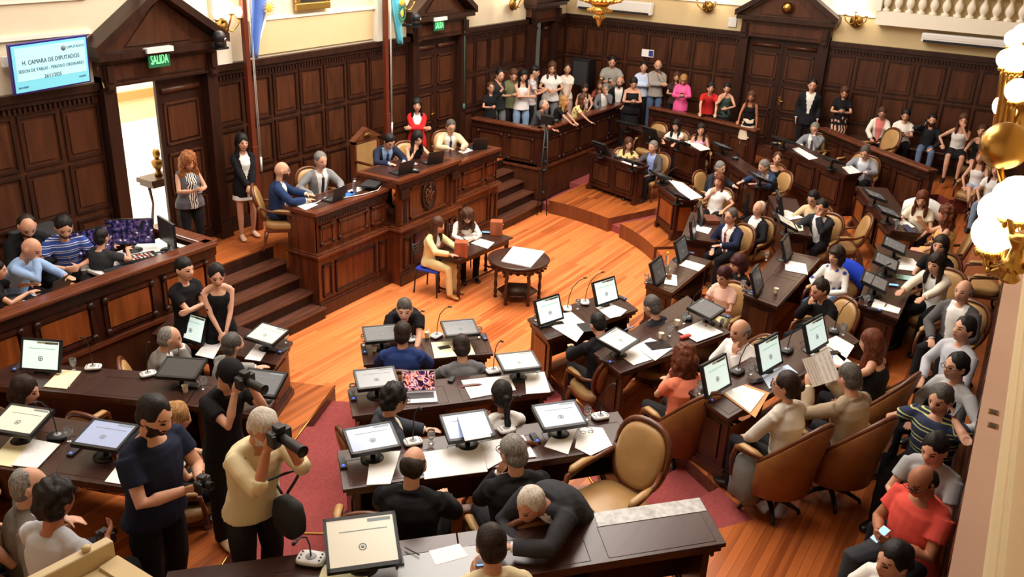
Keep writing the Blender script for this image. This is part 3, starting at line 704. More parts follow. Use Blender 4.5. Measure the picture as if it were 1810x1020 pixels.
def make_barrel():
    t = thing('armchair', None, None)
    def ringpt(a, r, z, k=1.): return Vector((math.sin(a)*r, -math.cos(a)*r*.95+.02, z))
    N_ = 15; aa = [(-1.45+2.9*i/(N_-1)) for i in range(N_)]
    def top(a): return .47+.62*(max(0., math.cos(a*.78)))**1.6
    def shell(r0, r1, za, mt, name):
        rings = []
        for a in aa:
            z1 = top(a); lean = .12
            rings.append([ringpt(a, r0, .3), ringpt(a, r0*1.02, (.3+z1)/2)-Vector((0, lean*.4*math.cos(a), 0)), ringpt(a, r0*1.05, z1-.02)-Vector((0, lean*math.cos(a), 0)),
                          ringpt(a, (r0+r1)/2*1.05, z1)-Vector((0, lean*math.cos(a), 0)),
                          ringpt(a, r1*1.05, z1-.02)-Vector((0, lean*math.cos(a), 0)), ringpt(a, r1*1.02, (.3+z1)/2)-Vector((0, lean*.4*math.cos(a), 0)), ringpt(a, r1, .3)])
        return MB().use(mt).loft(rings).build(name, parent=t)
    shell(.27, .3, 0, TAN, 'backrest'); shell(.3, .33, 0, TANB, 'back_cover')
    MB().use(CHW).tube([ringpt(a, .3*1.06, top(a)+.005)-Vector((0, .12*math.cos(a), 0)) for a in aa], .022, 8).build('back_frame', parent=t)
    st = []
    for (k, z) in ((.9, .3), (1., .33), (1.02, .43), (.96, .47), (.6, .485), (.1, .49)):
        st.append([Vector((math.copysign(abs(math.cos(a))**.6, math.cos(a))*.26*k, .07+math.copysign(abs(math.sin(a))**.6, math.sin(a))*.28*k, z)) for a in [2*PI*i/24 for i in range(24)]])
    MB().use(TAN).loft(st).build('seat', parent=t)
    for s in (-1, 1):
        ar = MB().use(CHW).tube([(s*.31, .24, .34), (s*.33, .25, .52), (s*.32, .22, .64), (s*.32, .05, .66), (s*.3, -.1, .68)], [.024, .02, .028, .026, .02], 8).build('armrest', parent=t)
        MB().use(TAN).tube([(s*.32, .2, .67), (s*.32, .16, .69), (s*.32, .02, .7), (s*.31, -.06, .695)], [(.015, .012), (.038, .024), (.038, .024), (.015, .012)], 10, xdir=Vector((1, 0, 0))).build('arm_pad', parent=ar)
    MB().use(BLACK).tube([(0, .04, .31), (0, .04, .1)], .03, 10).build('column', parent=t)
    for k in range(5):
        a = 2*PI*k/5+.3; MB().use(BLACK).tube([(0, .04, .12), (math.cos(a)*.15, .04+math.sin(a)*.15, .1), (math.cos(a)*.27, .04+math.sin(a)*.27, .05), (math.cos(a)*.28, .04+math.sin(a)*.28, .02)], [.03, .022, .018, .02], 7).build('base_arm', parent=t)
    return t
CH = {'oval': make_chair(True), 'barrel': make_barrel()}
CHUSED = set()
def chair(pos, yaw, label, kind='oval', group='tan leather armchairs of the chamber', s=1.):
    """yaw: direction the sitter faces"""
    if kind in CHUSED: r = copy_tree(CH[kind])
    else: r = CH[kind]; CHUSED.add(kind)
    r.location = pos; r.rotation_euler = (0, 0, yaw-PI/2); r.scale = (s, s, s); return props(r, label, 'chair', group)
SKIN = {'a': (214, 162, 134), 'b': (196, 134, 102), 'c': (172, 112, 82), 'd': (228, 176, 148)}
HAIRC = {'black': ((30, 24, 24), (12, 10, 11)), 'dark': ((52, 36, 28), (24, 17, 14)), 'brown': ((96, 60, 38), (54, 32, 20)), 'auburn': ((120, 62, 34), (66, 30, 18)), 'red': ((96, 34, 26), (50, 18, 16)),
         'grey': ((150, 146, 140), (92, 88, 84)), 'dgrey': ((98, 92, 86), (54, 50, 47)), 'white': ((226, 220, 208), (176, 168, 156)), 'blond': ((196, 150, 92), (134, 94, 52)), 'ginger': ((176, 112, 62), (110, 62, 34)), 'wine': ((74, 26, 26), (38, 14, 16))}
def skinm(k): return mat('skin '+k, SKIN[k], .5, kind='noise', rgb2=tuple(int(v*.94) for v in SKIN[k]), scale=4, spec=.35)
LIPM = mat('lips', (168, 88, 80), .45); EYEM = mat('eye', (44, 30, 26), .3)
def browm(c): return mat('brow '+c, HAIRC[c][1], .8)
def hairm(c): return mat('hair '+c, HAIRC[c][0], .55, kind='hair', rgb2=HAIRC[c][1], bump=.5, spec=.3)
def cloth(c):
    if isinstance(c, str): return MATS[c]
    return mat('cloth %d %d %d' % c, c, .85, kind='cloth', spec=.2)
BLK, NAVY, WHT, GRY, CREAMC = (24, 24, 27), (30, 38, 62), (232, 230, 226), (120, 122, 126), (226, 214, 186)
mat('navy white stripes', (48, 78, 160), .85, kind='stripes', rgb2=(226, 228, 232), scale=1.3)
mat('zebra print', (24, 24, 24), .85, kind='zebra', rgb2=(232, 228, 220))
mat('yellow floral', (232, 214, 150), .85, kind='floral', rgb2=(120, 96, 40))
mat('cream floral', (236, 226, 214), .85, kind='floral', rgb2=(150, 120, 104))
mat('blue floral', (236, 232, 226), .85, kind='floral', rgb2=(40, 60, 150), scale=.8)
mat('pink black print', (224, 172, 150), .85, kind='zebra', rgb2=(26, 24, 26), scale=.5)
mat('orange striped knit', (210, 214, 222), .85, kind='stripes', rgb2=(196, 96, 48), scale=1.)
mat('teal white stripes', (60, 90, 130), .85, kind='stripes', rgb2=(200, 210, 220), scale=2.)
mat('football shirt', (30, 42, 72), .85, kind='stripes', rgb2=(196, 200, 120), scale=.9)
mat('ochre print', (216, 170, 100), .85, kind='floral', rgb2=(184, 128, 60), scale=1.3)
mat('mint print', (176, 206, 196), .85, kind='floral', rgb2=(200, 120, 130), scale=1)
def head_mesh(m, c, R, sk, fem):
    n1, n2 = 26, 20; rings = []
    k = .95 if fem else 1.
    for i in range(n2+1):
        ph = PI*i/n2; ph = min(max(ph, .05), PI-.05); ring = []
        for j in range(n1):
            a = 2*PI*j/n1; d = Vector((math.sin(ph)*math.cos(a), math.sin(ph)*math.sin(a), -math.cos(ph)))
            x, y, z = d.x*.074*k, d.y*.095*k, d.z*.114*k
            if d.z < 0:
                q = (-d.z)**1.4; x *= 1-.38*q
                if d.y < 0: y *= 1-.5*q
                else: y += .02*q
            if d.y > .1:
                y += .024*math.exp(-(x/.013)**2-((z+.014)/.02)**2)+.008*math.exp(-(x/.012)**2-((z-.008)/.02)**2)
                y -= .009*math.exp(-((abs(x)-.031)/.015)**2-((z-.014)/.013)**2)
                y += .006*math.exp(-(x/.022)**2-((z+.05)/.01)**2)+.008*math.exp(-(x/.02)**2-((z+.085)/.018)**2)
                y += .004*math.exp(-((abs(x)-.03)/.02)**2-((z-.036)/.008)**2)
            ring.append(c+R @ Vector((x, y, z)))
        rings.append(ring)
    m.use(sk).loft(rings)
    for s in (-1, 1): m.ball(c+R @ Vector((s*.075*k, -.008, -.002)), (.011, .02, .033), 8, 6, R)
HAIR = {
 'short': [((0, -.016, .034), (.084, .095, .096)), ((0, -.045, -.015), (.078, .066, .075))],
 'fade': [((0, -.012, .042), (.08, .095, .09)), ((0, -.04, 0), (.076, .066, .07))],
 'ring': [((0, -.042, -.002), (.081, .066, .076)), ((.053, -.016, .006), (.03, .056, .045)), ((-.053, -.016, .006), (.03, .056, .045))],
 'thin': [((0, -.03, .022), (.081, .08, .094)), ((0, -.045, -.015), (.078, .064, .07))],
 'curly': [((0, -.018, .045), (.096, .105, .1)), ((0, -.05, -.01), (.09, .072, .085))],
 'long': [((0, -.016, .034), (.086, .097, .098)), ((0, -.05, -.03), (.086, .066, .11)), ((0, -.075, -.15), (.082, .045, .13)), ((0, -.09, -.25), (.072, .034, .1)), ((.068, -.0, -.07), (.022, .045, .11)), ((-.068, -.0, -.07), (.022, .045, .11)), ((.075, .0, -.17), (.026, .034, .09)), ((-.075, .0, -.17), (.026, .034, .09))],
 'bob': [((0, -.016, .034), (.088, .099, .098)), ((0, -.045, -.035), (.09, .07, .1)), ((.07, .0, -.05), (.024, .045, .08)), ((-.07, .0, -.05), (.024, .045, .08)), ((0, .06, .06), (.055, .035, .03))],
 'bun': [((0, -.018, .032), (.083, .094, .096)), ((0, -.045, -.02), (.077, .062, .07)), ((0, -.115, .01), (.036, .034, .034))],
 'pony': [((0, -.018, .032), (.083, .094, .096)), ((0, -.045, -.02), (.077, .062, .07)), ((0, -.115, .0), (.026, .03, .03)), ((0, -.13, -.08), (.024, .022, .08)), ((0, -.13, -.2), (.026, .022, .1))],
 'wavy': [((0, -.016, .04), (.098, .104, .1)), ((0, -.05, -.03), (.108, .076, .11)), ((0, -.07, -.14), (.112, .058, .1)), ((.085, .0, -.07), (.032, .05, .1)), ((-.085, .0, -.07), (.032, .05, .1)), ((.09, -.02, -.15), (.034, .04, .08)), ((-.09, -.02, -.15), (.034, .04, .08))],
}
def seg_dist(P3, a, b):
    a = np.array(a); b = np.array(b); ab = b-a; t = np.clip(((P3-a)@ab)/(ab@ab), 0, 1); return np.linalg.norm(P3-(a+t[:, None]*ab), axis=1)
def split_mesh(me, masks_names_mats):
    """cut one quad surface into several meshes by face mask"""
    n = len(me.polygons); li = np.empty(len(me.loops), dtype=np.int32); me.loops.foreach_get('vertex_index', li)
    ls = np.empty(n, dtype=np.int32); me.polygons.foreach_get('loop_start', ls); lt = np.empty(n, dtype=np.int32); me.polygons.foreach_get('loop_total', lt)
    co = np.empty(len(me.vertices)*3); me.vertices.foreach_get('co', co); co = co.reshape(-1, 3); out = []
    for mask, name, mt in masks_names_mats:
        ids = np.nonzero(mask)[0]
        if len(ids) == 0: continue
        used = {}; vs = []; fs = []
        for i in ids:
            f = []
            for q in li[ls[i]:ls[i]+lt[i]]:
                q = int(q)
                if q not in used: used[q] = len(vs); vs.append(tuple(co[q]))
                f.append(used[q])
            fs.append(f)
        nm = bpy.data.meshes.new(name); nm.from_pydata(vs, [], fs); nm.materials.append(mt); nm.polygons.foreach_set('use_smooth', [True]*len(fs)); nm.update(); out.append((name, nm))
    return out
def ik(s, t, l1, l2, pole):
    d = t-s; L = min(d.length, (l1+l2)*.995); u = d.normalized(); t = s+u*L
    a = (l1*l1-l2*l2+L*L)/(2*L); h = math.sqrt(max(0, l1*l1-a*a)); p = pole-u*pole.dot(u)
    if p.length < 1e-4: p = Vector((0, -1, 0))
    return s+u*a+p.normalized()*h, t
ARM = {  # wrist target relative to shoulder centre (x for the right side), pole, hand curl, palm normal, hand direction override
 'down': ((.23, .04, -.5), (.2, -1, 0), .35, (-1, 0, 0), None),
 'desk': ((.15, .4, None), (1, -.3, -.6), .25, (0, 0, -1), (-.35, 1, 0)),
 'deskin': ((.04, .36, None), (1, -.2, -.3), .3, (0, 0, -1), (-1, .5, 0)),
 'lap': ((.12, .26, -.37), (1, -.3, -.2), .4, (0, 0, -1), (-.6, 1, -.1)),
 'rest': ((.27, .2, -.27), (1, -.4, -.3), .5, (0, 0, -1), (0, 1, -.2)),
 'crossed': ((-.13, .2, -.2), (1, .1, -.4), .4, (0, -1, 0), (-1, .2, .1)),
 'clasp': ((.03, .2, -.44), (1, -.4, .1), .6, (0, -1, 0), (-.4, .4, -1)),
 'phone': ((.06, .3, -.2), (.8, -.2, -1), .75, (-.5, -.4, .3), (-.3, 1, .35)),
 'chin': ((.07, .16, .0), (.6, .1, -1), .8, (-.2, -.6, .3), (-.25, -.1, 1)),
 'face': ((.03, .2, .1), (.6, .1, -1), .6, (0, -1, 0), (-.3, -.3, 1)),
 'ear': ((.15, .07, .1), (1, .2, -.8), .9, (-1, 0, 0), (-.2, -.1, 1)),
 'camera': ((.075, .24, .13), (.4, .1, -1), 1.0, (-.7, -.3, 0), (-.3, .3, 1)),
 'hips': ((.2, -.02, -.38), (1, -.6, 0), .5, (0, 0, -1), (-1, .3, -.2)),
 'up': ((.16, .02, .38), (1, 0, 0), 1.3, (0, 1, 0), (0, 0, 1)),
 'reach': ((.14, .5, -.12), (1, -.2, -.6), .3, (0, 0, -1), (0, 1, -.2)),
 'rail': ((.12, .42, -.36), (1, -.3, 0), .3, (0, 0, -1), (-.6, 1, -.2)),
 'raildown': ((.2, .38, -.42), (1, -.6, 0), .4, (0, 0, -1), (0, 1, -.3)),
 'behind': ((.1, -.18, -.42), (1, -.5, 0), .4, (0, -1, 0), (-1, 0, -.3)),
 'point': ((.12, .34, .0), (.8, -.2, -1), .15, (-.6, .2, 0), (0, .5, 1)),
 'book': ((.13, .36, .02), (.7, -.3, -1), .5, (-1, -.1, 0), (-.1, .6, 1)),
 'lean': ((.02, .40, -.12), (1, -.2, -.1), .3, (0, 0, -1), (-.8, .6, 0)),
 'belly': ((.08, .24, -.26), (1, -.2, -.4), .5, (0, -1, 0), (-1, .4, -.1)),
}
PEOPLE = {}
_pc = [0]
def person(key, label, head, tier, pose='sit', look=0, s=1.03, lean=8, hy=0, hp=12, arms=('desk', 'desk'), hair=('short', 'dark'), sex='m', top=('shirt', WHT), bottom=('pants', BLK), shoe=(20, 18, 18), skin='a', fat=1., glasses=False, beard=None, roll=0, knees=0., group='people in the chamber', zoff=0., seat=None, cat='person', cross=False, X=None, Y=None):
    fem = sex == 'f'; zf = TIER[tier]+zoff; _pc[0] += 1; random.seed(_pc[0]*13)
    # ---- skeleton, facing +Y
    sit = pose == 'sit'; pz = .56 if sit else .95
    la = math.radians(lean); ns = 9; p = Vector((0, -.04 if sit else 0, pz)); sp = [p.copy()]; up = []
    for i in range(ns):
        a = la*(.4+1.2*i/(ns-1)); u = Vector((math.sin(math.radians(roll))*.8*(i/ns), math.sin(a), math.cos(a))).normalized(); up.append(u)
        p = p+u*(.5/(ns-1)) if i < ns-1 else p
        if i < ns-1: sp.append(p.copy())
    up_top = up[-1]
    def S_(t):
        q = min(max(t, 0), .999)*(ns-1); i = int(q); return sp[i].lerp(sp[i+1], q-i)
    def U_(t):
        return up[int(min(max(t, 0), .999)*(ns-1))]
    shc = S_(.86); fwd_top = Vector((0, up_top.z, -up_top.y))
    sw = .15 if fem else .175
    HS = 1.08+.13*min(1, max(0, (Vector((*P(head[0], head[1], zf+1.3)[:2], zf+1.3-HC)).length-7.5)/6))
    nb = sp[-1]; hpr = math.radians(hp); hyr = math.radians(hy)
    RH = Matrix.Rotation(hyr, 3, 'Z') @ Matrix.Rotation(-hpr, 3, 'X') @ Matrix.Scale(HS, 3)
    neckdir = (up_top*.75+Vector((0, 0, .25))).normalized()
    hc = nb+neckdir*.066+RH @ Vector((0, .022, .085))
    d0 = (P(head[0], head[1], zf+hc.z)-Vector((0, 0, HC))).length
    s = s*(1.0+.11*min(1, max(0, (13-d0)/5.5))-.06*min(1, max(0, (d0-15)/3)))
    if X is not None: s = (atX(head[0], head[1], X).z-zf)/hc.z
    if Y is not None: s = (atY(head[0], head[1], Y).z-zf)/hc.z
    if X is not None or Y is not None:
        if not .88 < s < 1.14: print('SCALE', key, round(s, 2))
        s = min(max(s, .86), 1.15)
    # ---- place on the floor so the head is seen where the photo shows it
    hz = zf+hc.z*s
    w0 = P(head[0], head[1], hz)
    if isinstance(look, str): yaw = math.radians(float(look))
    elif isinstance(look, tuple):
        tq = P(look[0], look[1], hz); yaw = math.atan2(tq.y-w0.y, tq.x-w0.x)
    else: yaw = math.atan2(CY-w0.y, CX-w0.x)+math.radians(look)
    rz = yaw-PI/2; RZ = Matrix.Rotation(rz, 3, 'Z')
    off = RZ @ (hc*s); root = Vector((w0.x-off.x, w0.y-off.y, zf))
    dist = (w0-Vector((0, 0, HC))).length
    vx = .0075 if dist < 10 else (.0095 if dist < 15 else .0125)
    t = thing('person', label, cat, root, rz, group); t.scale = (s, s, s)
    M4 = Matrix.Translation(root) @ Matrix.Rotation(rz, 4, 'Z') @ Matrix.Scale(s, 4)
    sk = skinm(skin); body = MB().use(sk)
    prof_m = [(0, .155, .105), (.2, .14, .1), (.45, .152, .108), (.68, .17, .115), (.84, .16, .1), (.93, .1, .075), (1., .062, .06)]
    prof_f = [(0, .165, .11), (.2, .126, .09), (.45, .126, .095), (.64, .143, .118), (.82, .135, .086), (.92, .085, .062), (1., .05, .052)]
    prof = prof_f if fem else prof_m
    def ring(tt, rx, ry, n=20, th=0., dy=0.):
        c = S_(tt) if tt >= 0 else sp[0]+up[0]*tt*.5
        u = U_(max(tt, 0)); x = Vector((1, 0, 0)); y = u.cross(x); y.normalize(); 
        if y.y < 0: y = -y
        return [c+x*math.cos(2*PI*i/n)*(rx+th)+y*(math.sin(2*PI*i/n)*(ry+th)+dy) for i in range(n)]
    def fatf(tt): return 1+(fat-1)*(1-.35*max(0, tt-.2)*1.2)
    def torso(m, th, t0=0., t1=1., ext=None):
        R_ = []
        if ext:
            for (tt, rx, ry) in ext: R_.append(ring(tt, rx*fatf(0), ry*fatf(0), th=th))
        for tt, rx, ry in prof:
            if t0-1e-6 <= tt <= t1+1e-6: R_.append(ring(tt, rx*fatf(tt), ry*fatf(tt)**1.6, th=th, dy=(fat-1)*.09*(1 if tt < .6 else .2)))
        return m.loft(R_)
    cov = top[0] != 'tank'
    torso(body, -.012 if cov else -.004, 0, 1)
    body.tube([nb-up_top*.03, nb+neckdir*.05+Vector((0, .0, 0)), hc+RH @ Vector((0, -.02, -.05))], [.058 if not fem else .046, .055 if not fem else .044, .056 if not fem else .045], 12)
    head_mesh(body, hc, RH, sk, fem)
    # ---- arms
    armpts = []; hands = []
    ul, fl = (.285, .25) if not fem else (.265, .235)
    for si, side in enumerate((1, -1)):
        spec = arms[si]; tgt, pole, curl, pn, hd = ARM[spec] if isinstance(spec, str) else spec
        sh = shc+Vector((side*sw, -.005, 0))
        if roll: sh = sh+Vector((0, 0, 0))
        z = shc.z+tgt[2] if tgt[2] is not None else (DT+.045)/s+.0
        tp = Vector((tgt[0]*side, shc.y+tgt[1], z))
        el, wr = ik(sh, tp, ul, fl, Vector((pole[0]*side, pole[1], pole[2])))
        fd = (wr-el).normalized(); hdv = Vector((hd[0]*side, hd[1], hd[2])).normalized() if hd else fd
        hdv = (hdv*.75+fd*.25).normalized()
        n = Vector((pn[0]*side, pn[1], pn[2])); n = (n-hdv*n.dot(hdv)).normalized(); ac = hdv.cross(n)
        armpts.append((sh, el, wr)); hands.append(wr+hdv*.07)
        r1 = (.05, .046, .037, .029) if not fem else (.043, .038, .031, .025)
        r1 = [q*(1+(fat-1)*.7) for q in r1]
        q_ = .6 if cov else 1.
        body.tube([nb-Vector((0, 0, .01+(.02 if cov else 0))), (nb+sh)/2+Vector((0, 0, .012-(.03 if cov else 0))), sh], [.045*q_, .045*q_, .04*q_], 10)
        body.tube([sh-Vector((side*.03, 0, -.01)), sh, sh.lerp(el, .5), el, el.lerp(wr, .35), wr], [r1[0]*.8*q_, r1[0]*(.75 if cov else 1), r1[1]*(.86 if cov else 1), r1[2]*(.9 if top[0] in ('suit', 'shirt', 'blazer') else 1), r1[2]*.95, r1[3]*.85], 12)
        Rm_ = Matrix((ac, hdv, n)).transposed()
        body.ball(wr+hdv*.045, (.04, .055, .017), 12, 8, Rm_)
        fr_ = .0088 if vx < .009 else .0105
        for k in range(4):
            xo = (-.03+.02*k); ln = (.07, .08, .076, .06)[k]*.55; fdv = (hdv+ac*xo*2.2).normalized()
            c1 = curl*(.7+.15*k); b0 = wr+hdv*.075+ac*xo
            d1 = fdv*math.cos(c1*.6)+n*math.sin(c1*.6); d2 = fdv*math.cos(c1*1.5)+n*math.sin(c1*1.5)
            body.tube([b0-fdv*.015, b0+d1*.012, b0+d1*ln, b0+d1*ln+d2*ln*.9], [fr_, fr_, fr_*.95, fr_*.75], 8)
        tb = wr+hdv*.03-ac*.03*1; td = (hdv*.7-ac*.6+n*.35).normalized()
        body.tube([wr+hdv*.02-ac*.015, tb+td*.01, tb+td*.04, tb+td*.06+n*.006], [fr_*1.3, fr_*1.25, fr_*1.05, fr_*.8], 8)
    # ---- legs
    hw = .095; legs = []
    for side in (1, -1):
        h = Vector((side*hw, sp[0].y, pz-.02))
        if sit:
            kn = Vector((side*(.13+knees), sp[0].y+.43, .53)); an = Vector((side*(.12+knees*.6), sp[0].y+.43+(.03 if side > 0 else -.02), .1))
            if cross and side > 0: kn = Vector((-.02, sp[0].y+.42, .62)); an = Vector((-.16, sp[0].y+.6, .3))
        elif pose == 'stand': kn = Vector((side*.11, .02, .5)); an = Vector((side*(.12), -.02+.04*side, .09))
        legs.append((h, kn, an))
    bt = bottom[0]; bare = bt in ('skirt', 'shorts', 'dress', 'miniskirt')
    lr = (.078, .055, .04) if not fem else (.08, .052, .036); lr = [q*(1+(fat-1)*.6) for q in lr]
    if bare:
        for h, k, a in legs: body.tube([h, h.lerp(k, .5), k, k.lerp(a, .35), a, a+Vector((0, 0, -.03))], [lr[0], lr[0]*.9, lr[1], lr[1]*.98, lr[2]*.8, lr[2]*.8], 12)
    bm = remesh(body, vx, 2, 'body')
    bm.materials.clear()
    for mm in (sk, LIPM, EYEM, browm(hair[1] if hair[1] != 'white' else 'grey'), hairm(beard) if beard else sk): bm.materials.append(mm)
    n = len(bm.polygons); cen = np.empty(n*3); bm.polygons.foreach_get('center', cen); cen = cen.reshape(-1, 3)
    RHi = np.array(RH.inverted()); lc = (cen-np.array(hc)) @ RHi.T; fc = np.zeros(n, dtype=np.int32); front = lc[:, 1] > .045
    ax_ = np.abs(lc[:, 0])
    if beard: fc[(np.abs(lc[:, 0]) < .1) & (lc[:, 1] < .13) & (lc[:, 1] > .005) & (lc[:, 2] > -.125) & ((lc[:, 2] < -.06) | ((lc[:, 2] < -.02) & (ax_ > .036) & (lc[:, 1] < .075)) | ((lc[:, 2] < -.03) & (lc[:, 2] > -.044) & (ax_ < .03) & front) | ((lc[:, 2] < -.04) & (ax_ > .026)))] = 4
    fc[front & (ax_ < .024) & (lc[:, 2] > -.06) & (lc[:, 2] < -.044)] = 1
    fc[front & (((ax_-.031)/.013)**2+((lc[:, 2]-.012)/.0075)**2 < 1)] = 2
    fc[front & (ax_ > .014) & (ax_ < .05) & (lc[:, 2] > .032) & (lc[:, 2] < .038)] = 3
    bm.polygons.foreach_set('material_index', fc)
    bo = bpy.data.objects.new('body', bm); COL.objects.link(bo); bo.parent = t
    # ---- bottoms
    bmc = cloth(bottom[1]) if len(bottom) > 1 else None
    if bt == 'pants':
        m = MB(); torso(m, -.008, 0, .05, ext=[(-.2, .11, .08), (-.1, .14, .09)])
        for h, k, a in legs: m.tube([h+Vector((0, 0, .02)), h.lerp(k, .5), k, k.lerp(a, .5), a+Vector((0, 0, -.04))], [(lr[0]*.88 if not sit else lr[0]+.012), lr[0]+.012, lr[1]+.018, lr[1]+.012, lr[2]+.02], 12)
        me = remesh(m, vx*1.5, 3, 'trousers', (.004, 38)); me.materials.clear(); me.materials.append(bmc)
        o = bpy.data.objects.new('trousers', me); COL.objects.link(o); o.parent = t
    elif bt in ('skirt', 'shorts', 'longskirt', 'miniskirt', 'dress'):
        m = MB(); torso(m, .012, 0, .2, ext=[(-.2, .13, .1), (-.1, .17, .115)])
        if sit or bt == 'shorts':
            f = {'skirt': .85, 'dress': .8, 'miniskirt': .5, 'shorts': .55, 'longskirt': 1.}[bt]
            for h, k, a in legs:
                m.tube([h, h.lerp(k, .5*f), h.lerp(k, f)], [lr[0]+.025, lr[0]+.02, lr[1]+.03], 12)
                if bt == 'longskirt': m.tube([k, k.lerp(a, .5), a], [.09, .085, .08], 12)
            if bt != 'shorts':
                c0, c1 = (legs[0][0]+legs[1][0])/2, (legs[0][1]+legs[1][1])/2; m.tube([c0, c0.lerp(c1, f)], [(.1, .07), (.12, .05)], 12, xdir=Vector((1, 0, 0)))
        else:
            f = {'skirt': .42, 'dress': .45, 'miniskirt': .22, 'longskirt': .82}[bt]
            m.loft([ring(-.0, .18, .125), ring(-.2, .185, .13), [Vector((math.cos(2*PI*i/20)*(.2+f*.06), math.sin(2*PI*i/20)*(.13+f*.1), pz-.05-f)) for i in range(20)]])
        me = remesh(m, vx*1.5, 2, 'skirt', (.004, 34)); me.materials.clear(); me.materials.append(bmc)
        o = bpy.data.objects.new('skirt' if bt != 'shorts' else 'shorts', me); COL.objects.link(o); o.parent = t
    # ---- shoes
    for side, (h, k, a) in zip((1, -1), legs):
        fw = Vector((side*.12, 1, 0)).normalized(); lat = Vector((fw.y, -fw.x, 0)); rr = []
        bz = a.z-.085
        for (d, wd, hh, zz) in ((-.075, .02, .03, .03), (-.06, .034, .07, .0), (-.01, .037, .1, .0), (.05, .042, .075, .0), (.11, .047, .052, .0), (.16, .04, .045, .0), (.185, .018, .025, .008)):
            c = Vector((a.x, a.y, bz+.005+zz))+fw*d
            rr.append([c+lat*math.cos(2*PI*i/12)*wd+Vector((0, 0, hh*.5+math.sin(2*PI*i/12)*hh*.5)) for i in range(12)])
        MB().use(mat('shoe %d %d %d' % shoe, shoe, .35)).loft(rr).build('shoe', parent=t)
    # ---- tops
    tt = top[0]; 
    if tt in ('suit', 'shirt', 'rolled', 'tee', 'tank', 'blazer', 'vest'):
        thick = .024 if tt in ('suit', 'blazer') else (.02 if tt == 'vest' else .012)
        m = MB(); ext = None
        if not sit: ext = [(-.42 if tt in ('suit', 'blazer') else -.2, .175, .13), (-.2, .178, .13)]
        else: ext = [(-.12, .17, .12)]
        if tt == 'tank': ext = ext[-1:]
        torso(m, thick, 0, .93 if tt != 'tank' else .84, ext=ext)
        if tt == 'tank':
            for side in (1, -1): a_ = shc+Vector((side*.09, 0, .04)); m.tube([S_(.7)+Vector((side*.08, -.09, 0)), a_, S_(.7)+Vector((side*.08, .1, 0))], .02, 8)
        for si, (sh, el, wr) in enumerate(armpts):
            if tt in ('tank',): continue
            rb = [q+thick*.8 for q in ((.054, .05, .043, .036) if not fem else (.047, .043, .037, .031))]; rb = [q*(1+(fat-1)*.6) for q in rb]
            side = 1 if si == 0 else -1
            if tt == 'vest': m.ball(sh-Vector((side*.02, 0, 0)), (.05, .06, .06)); continue
            m.ball(sh-Vector((side*.025, 0, -.0)), (.056+thick*.4, .056+thick*.4, .05+thick*.4))
            m.tube([nb-Vector((-side*.035, 0, .03)), (nb+sh)/2+Vector((0, 0, .004)), sh], [.04+thick*.6, .042+thick*.7, .042+thick*.6], 10)
            if tt == 'tee': m.tube([sh, sh.lerp(el, .3), sh.lerp(el, .62)], [rb[0], rb[0]*1.02, rb[1]*1.08], 12)
            else:
                L = wr.lerp(el, .05 if tt != 'rolled' else .72); m.tube([sh, sh.lerp(el, .5), el, el.lerp(L, .5), L], [rb[0], rb[1], rb[2]*1.06, rb[2]*.98, (rb[3] if tt != 'rolled' else rb[2])*.95], 12)
        if tt == 'suit' or tt == 'blazer':
            m.tube([S_(.9)+Vector((-.09, .0, .0)), nb+Vector((-.05, -.055, .005)), nb+Vector((.05, -.055, .005)), S_(.9)+Vector((.09, .0, .0))], .02, 8)
        elif tt in ('shirt', 'rolled'): m.tube([nb+Vector((-.055, .03, -.01)), nb+Vector((-.055, -.04, .01)), nb+Vector((.055, -.04, .01)), nb+Vector((.055, .03, -.01))], .016, 8)
        me = remesh(m, vx*1.5, 2, 'top', (.0045, 36)); cm = cloth(top[1])
        nf = len(me.polygons); cen = np.empty(nf*3); me.polygons.foreach_get('center', cen); cen = cen.reshape(-1, 3)
        b0 = np.array(sp[0]); uu = np.array(nb)-b0; LL = np.linalg.norm(uu); uu /= LL; f_ = np.cross(np.array((1, 0, 0)), uu); f_ = f_ if f_[1] > 0 else -f_
        tl = (cen-b0)@uu/LL; ff = (cen-b0)@f_; fx = np.abs(cen[:, 0]-(b0[0]+tl*(nb.x-b0[0])))
        arm = np.minimum(*[np.minimum(seg_dist(cen, a_[0].lerp(a_[1], .35), a_[1]), seg_dist(cen, a_[1], a_[2])) for a_ in armpts])
        isarm = arm < .074
        v = np.zeros(nf, bool); tie = np.zeros(nf, bool)
        if tt in ('suit', 'blazer', 'vest') and len(top) > 2:
            op = .05+.06*np.clip((tl-.1)/.85, 0, 1)
            if tt == 'vest': op = .06+.02*tl
            v = (ff > .02) & (fx < (op if (sit or tt == 'vest') else .02+.08*np.clip((tl-.15)/.8, 0, 1))) & (tl > (-.6 if tt == 'vest' or top[0] == 'blazer' else .12)) & ~isarm
            if len(top) > 3: tie = v & (fx < .016+.014*(1-tl)) & (tl < .97) & (tl > .1)
            v = v & ~tie
        nm = {'rolled': 'shirt', 'suit': 'jacket', 'blazer': 'blazer', 'vest': 'vest', 'shirt': 'shirt', 'tee': 't_shirt', 'tank': 'sleeveless_top'}[tt]
        lst = [(~v & ~tie, nm, cm)]
        if v.any(): lst.append((v, 'shirt', cloth(top[2])))
        if tie.any(): lst.append((tie, 'necktie', cloth(top[3])))
        if len(lst) == 1:
            me.materials.clear(); me.materials.append(cm); me.name = nm; o = bpy.data.objects.new(nm, me); COL.objects.link(o); o.parent = t
        else:
            for nme, q in split_mesh(me, lst): o = bpy.data.objects.new(nme, q); COL.objects.link(o); o.parent = t
            bpy.data.meshes.remove(me)
